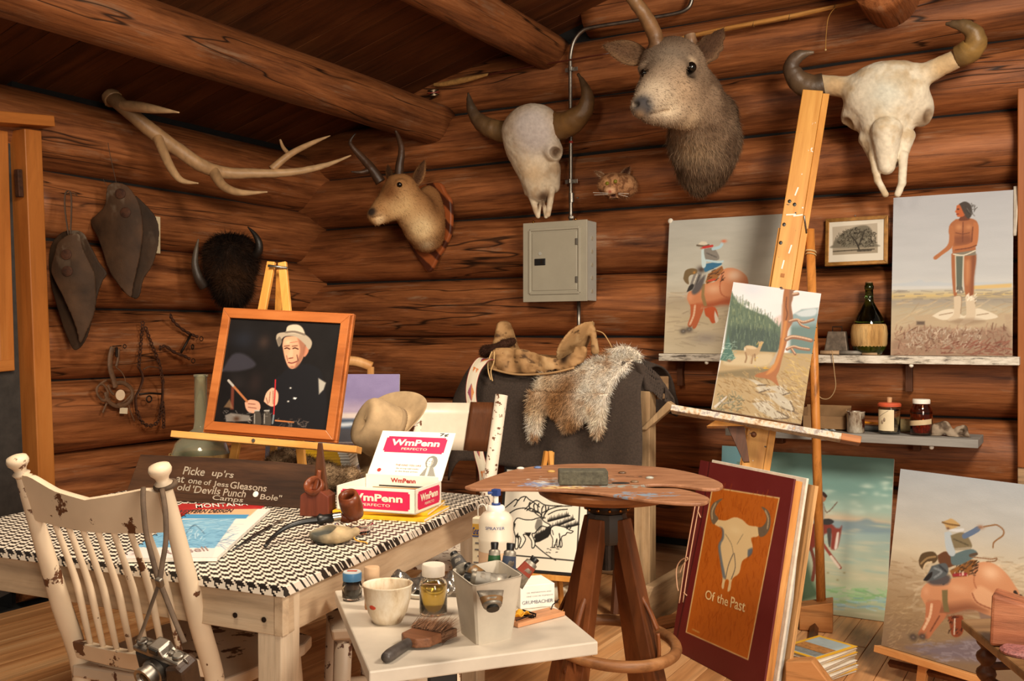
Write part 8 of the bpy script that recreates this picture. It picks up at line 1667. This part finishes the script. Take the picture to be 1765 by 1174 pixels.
# ------------------------------------------------------------------ swivel stool with palette and sponge
pz = lambda d: .80 + .06 * (d - 2.8)
def PPal(px,py,dz=0.0): r = RAY(px,py); k_ = (HY - py) / FPX; d = (1.25 - .80 + .06 * 2.8 - dz) / (.06 - k_); return CAM + r * d
sc_ = P(1047,860,3.06); bx0 = Vector((sc_.x,sc_.y,0)); M = T(bx0) @ RZ(PI / 6); t = thing('swivel_stool','dark oak swivel stool with splayed legs and bentwood foot ring','stool',M)
oak = wood('dark_oak',S(60,30,14),S(106,58,28),S(136,80,42),'Z',.9,.42,.15,.35); oakx = wood('dark_oak_seat',S(80,44,22),S(124,74,40),S(144,92,54),'X',.9,.42,.15,.35)
tz = .788; mb = MB(); mb.lathe([(.10,tz - .045),(.19,tz - .038),(.213,tz - .024),(.217,tz - .012),(.213,tz - .002),(.02,tz)],40); mb.build('seat',oakx,t,'auto')
mb = MB(); mb.lathe([(.045,tz - .085),(.062,tz - .080),(.070,tz - .068),(.066,tz - .058),(.04,tz - .055)],30); mb.build('iron_collar',M_['iron'],t,'auto')
for k in range(12): a = 2 * PI * k / 12; mb = MB(); mb.ball((.067 * math.cos(a),.067 * math.sin(a),tz - .069),.006,None,8,6); mb.build('rivet',metal('brass_rivet',S(140,90,40)),t,True)
mb = MB(); mb.lathe([(.022,tz - .26),(.022,tz - .08)],16); mb.build('screw',M_['iron'],t)
mb = MB(); mb.lathe([(.060,tz - .175),(.064,tz - .165),(.062,tz - .10),(.055,tz - .085)],8); mb.build('hub',plain('black_hub',S(44,34,26),.5),t,'auto')
for k in range(4):
    a = PI / 4 + k * PI / 2 + .12; ca,sa = math.cos(a),math.sin(a); p0 = Vector((.052 * ca,.052 * sa,tz - .10)); p1 = Vector((.225 * ca,.225 * sa,0)); dv_ = p1 - p0
    Mx = frame(p0,dv_,(-sa,ca,0)); L_ = dv_.length; mb = MB(); mb.hexa([(0,-.020,-.024),(L_,-.020,-.034),(L_,.020,-.034),(0,.020,-.024)],[(0,-.020,.024),(L_,-.020,.034),(L_,.020,.034),(0,.020,.024)],Mx); mb.build('leg',oak,t,bev=.003)
    q0 = Vector((.120 * ca,.120 * sa,.36)); q1 = Vector((.172 * ca,.172 * sa,.36));
    mb = MB(); mb.tube(spline([Vector((.118 * ca,.118 * sa,.47)) * 1.0,Vector((.15 * ca,.15 * sa,.425)),Vector((.178 * ca,.178 * sa,.372))][::-1] + [Vector((.13 * ca,.13 * sa,.30))][:0],6),.010,8,flat=.6); mb.build('bentwood_brace',oak,t,True)
    mb = MB(); mb.tube(spline([Vector((.178 * ca,.178 * sa,.362)),Vector((.182 * ca,.182 * sa,.30)),Vector((.168 * ca,.168 * sa,.22)),Vector((.160 * ca,.160 * sa,.17))],6),.010,8,flat=.6); mb.build('bentwood_brace',oak,t,True)
rc = P(1067,1108,3.04); Ii = M.inverted(); rcl = Ii @ rc; mb = MB(); mb.torus(.190,.0175,T(rcl.x * .6,rcl.y * .6,rcl.z) @ Matrix.Rotation(.06,4,'Y') @ Matrix.Rotation(.07,4,'X'),56,12); mb.build('foot_ring',wood('worn_bentwood',S(98,58,30),S(140,94,56),S(164,118,78),'X',1.2,.45,.2,.35),t,True)
out = [(801,838),(812,834),(843,822),(896,807),(960,800.5),(1030,799),(1110,803),(1163,808.5),(1216,820.5),(1245,833),(1240,841),(1218,842),(1195,839),(1163,835),(1130,834),(1108,836),(1106,839),(1125,841),(1163,841.5),(1190,846),(1215,854),(1223,860),(1214,866),(1190,867),(1150,864.5),(1110,860.5),(1030,848.6),(950,843),(870,842),(820,842)]
o0 = PPal(1030,840); Mx = frame(o0,RGT,(PPal(1030,800) - PPal(1030,840)).cross(-RGT)); I = Mx.inverted()
t = thing('paint_palette','large kidney-shaped wooden palette smeared with paint on the stool','palette',Mx)
pl = [I @ PPal(*p) for p in out]; pl2 = [(a.x,a.y) for a in spline([Vector((p.x,p.y,0)) for p in pl + pl[:1]],3)][:-1]
mb = MB(); mb.prism([(x,-y) for x,y in pl2],0,.010,RX(PI / 2) @ Matrix.Scale(1,4)); mb.v = [(x,y,z_) for x,y,z_ in mb.v]
V_ = np.array(mb.v); mb = MB(); n = len(pl2); mb.add([(x,y,0) for x,y in pl2] + [(x,y,-.010) for x,y in pl2],[tuple(range(n)),tuple(range(2 * n - 1,n - 1,-1))] + [(i,i + n,(i + 1) % n + n,(i + 1) % n) for i in range(n)])
m = NM('paint_smeared_palette'); v_ = m.coord((1,1,1),False); b_ = m.noise(m.n('ShaderNodeMapping',Vector=v_,Scale=(6,30,6)).outputs[0],1.5,6); c_ = m.ramp(b_,[(.3,S(118,76,50)),(.7,S(162,114,82))])
sx3 = m.n('ShaderNodeSeparateXYZ',Vector=v_)
for k,(cx_,cy_,rx_,ry_,col) in enumerate(((-.11,.06,.16,.10,S(190,186,180)),(-.16,.04,.12,.06,S(120,136,170)),(-.02,.10,.14,.06,S(150,150,150)),(.06,.02,.12,.05,S(140,146,140)),(-.10,.0,.10,.035,S(206,178,120)),(.12,-.10,.14,.05,S(120,134,150)),(.12,.16,.10,.02,S(70,52,40)))):
    dx_ = m.n('ShaderNodeMath',{'operation': 'DIVIDE'},i0=m.n('ShaderNodeMath',{'operation': 'SUBTRACT'},i0=sx3.outputs[0],i1=cx_),i1=rx_); dy_ = m.n('ShaderNodeMath',{'operation': 'DIVIDE'},i0=m.n('ShaderNodeMath',{'operation': 'SUBTRACT'},i0=sx3.outputs[1],i1=cy_),i1=ry_)
    r2 = m.n('ShaderNodeMath',{'operation': 'ADD'},i0=m.n('ShaderNodeMath',{'operation': 'MULTIPLY'},i0=dx_,i1=dx_),i1=m.n('ShaderNodeMath',{'operation': 'MULTIPLY'},i0=dy_,i1=dy_)); ns = m.noise(m.n('ShaderNodeMapping',Vector=v_,Scale=(22,45,20),Rotation=(0,0,.4 * k),Location=(k,0,0)).outputs[0],1.2,5)
    f_ = m.n('ShaderNodeMath',{'operation': 'SUBTRACT'},i0=ns,i1=m.n('ShaderNodeMath',{'operation': 'MULTIPLY'},i0=r2,i1=.22)); c_ = m.mix(m.ramp(f_,[(.44,0.0),(.52,1.0)]),c_,col)
M_['palette'] = m.out(c_,.5); mb.build('board',M_['palette'],t,bev=.003)
mb = MB(); mb.lathe([(.028,.0004),(.026,.0012),(.002,.0012)],24,T(I @ PPal(1070,833)) @ Matrix.Scale(.45,4,(0,1,0))); mb.build('thumb_hole',M_['gap'],t)
for k in range(9):
    a = I @ PPal(900 + 28 * k + random.uniform(-6,6),806 + random.uniform(0,26)); mb = MB(); mb.ball((a.x,a.y,.002),(.013,.008,.005),None,10,6); mb.build('paint_dab',plain('dab_%d' % k,(S(206,200,190),S(90,110,150),S(190,150,80),S(120,60,44),S(196,190,182),S(60,50,44),S(84,60,40),S(110,84,60),S(150,150,140))[k],.4),t,True)
c = PPal(1006,838,0); Mx = frame(c,RGT,UP); s = dep(c) / FPX; t = thing('sponge_block','dark grey-green eraser block resting on the palette','eraser block',Mx)
mb = MB(); mb.box((0,.035,.023),(85 * s,.07,.043)); mb.build('block',plain('grey_green_felt',S(78,74,60),.95,.25,90,0,.5),t,bev=.004)
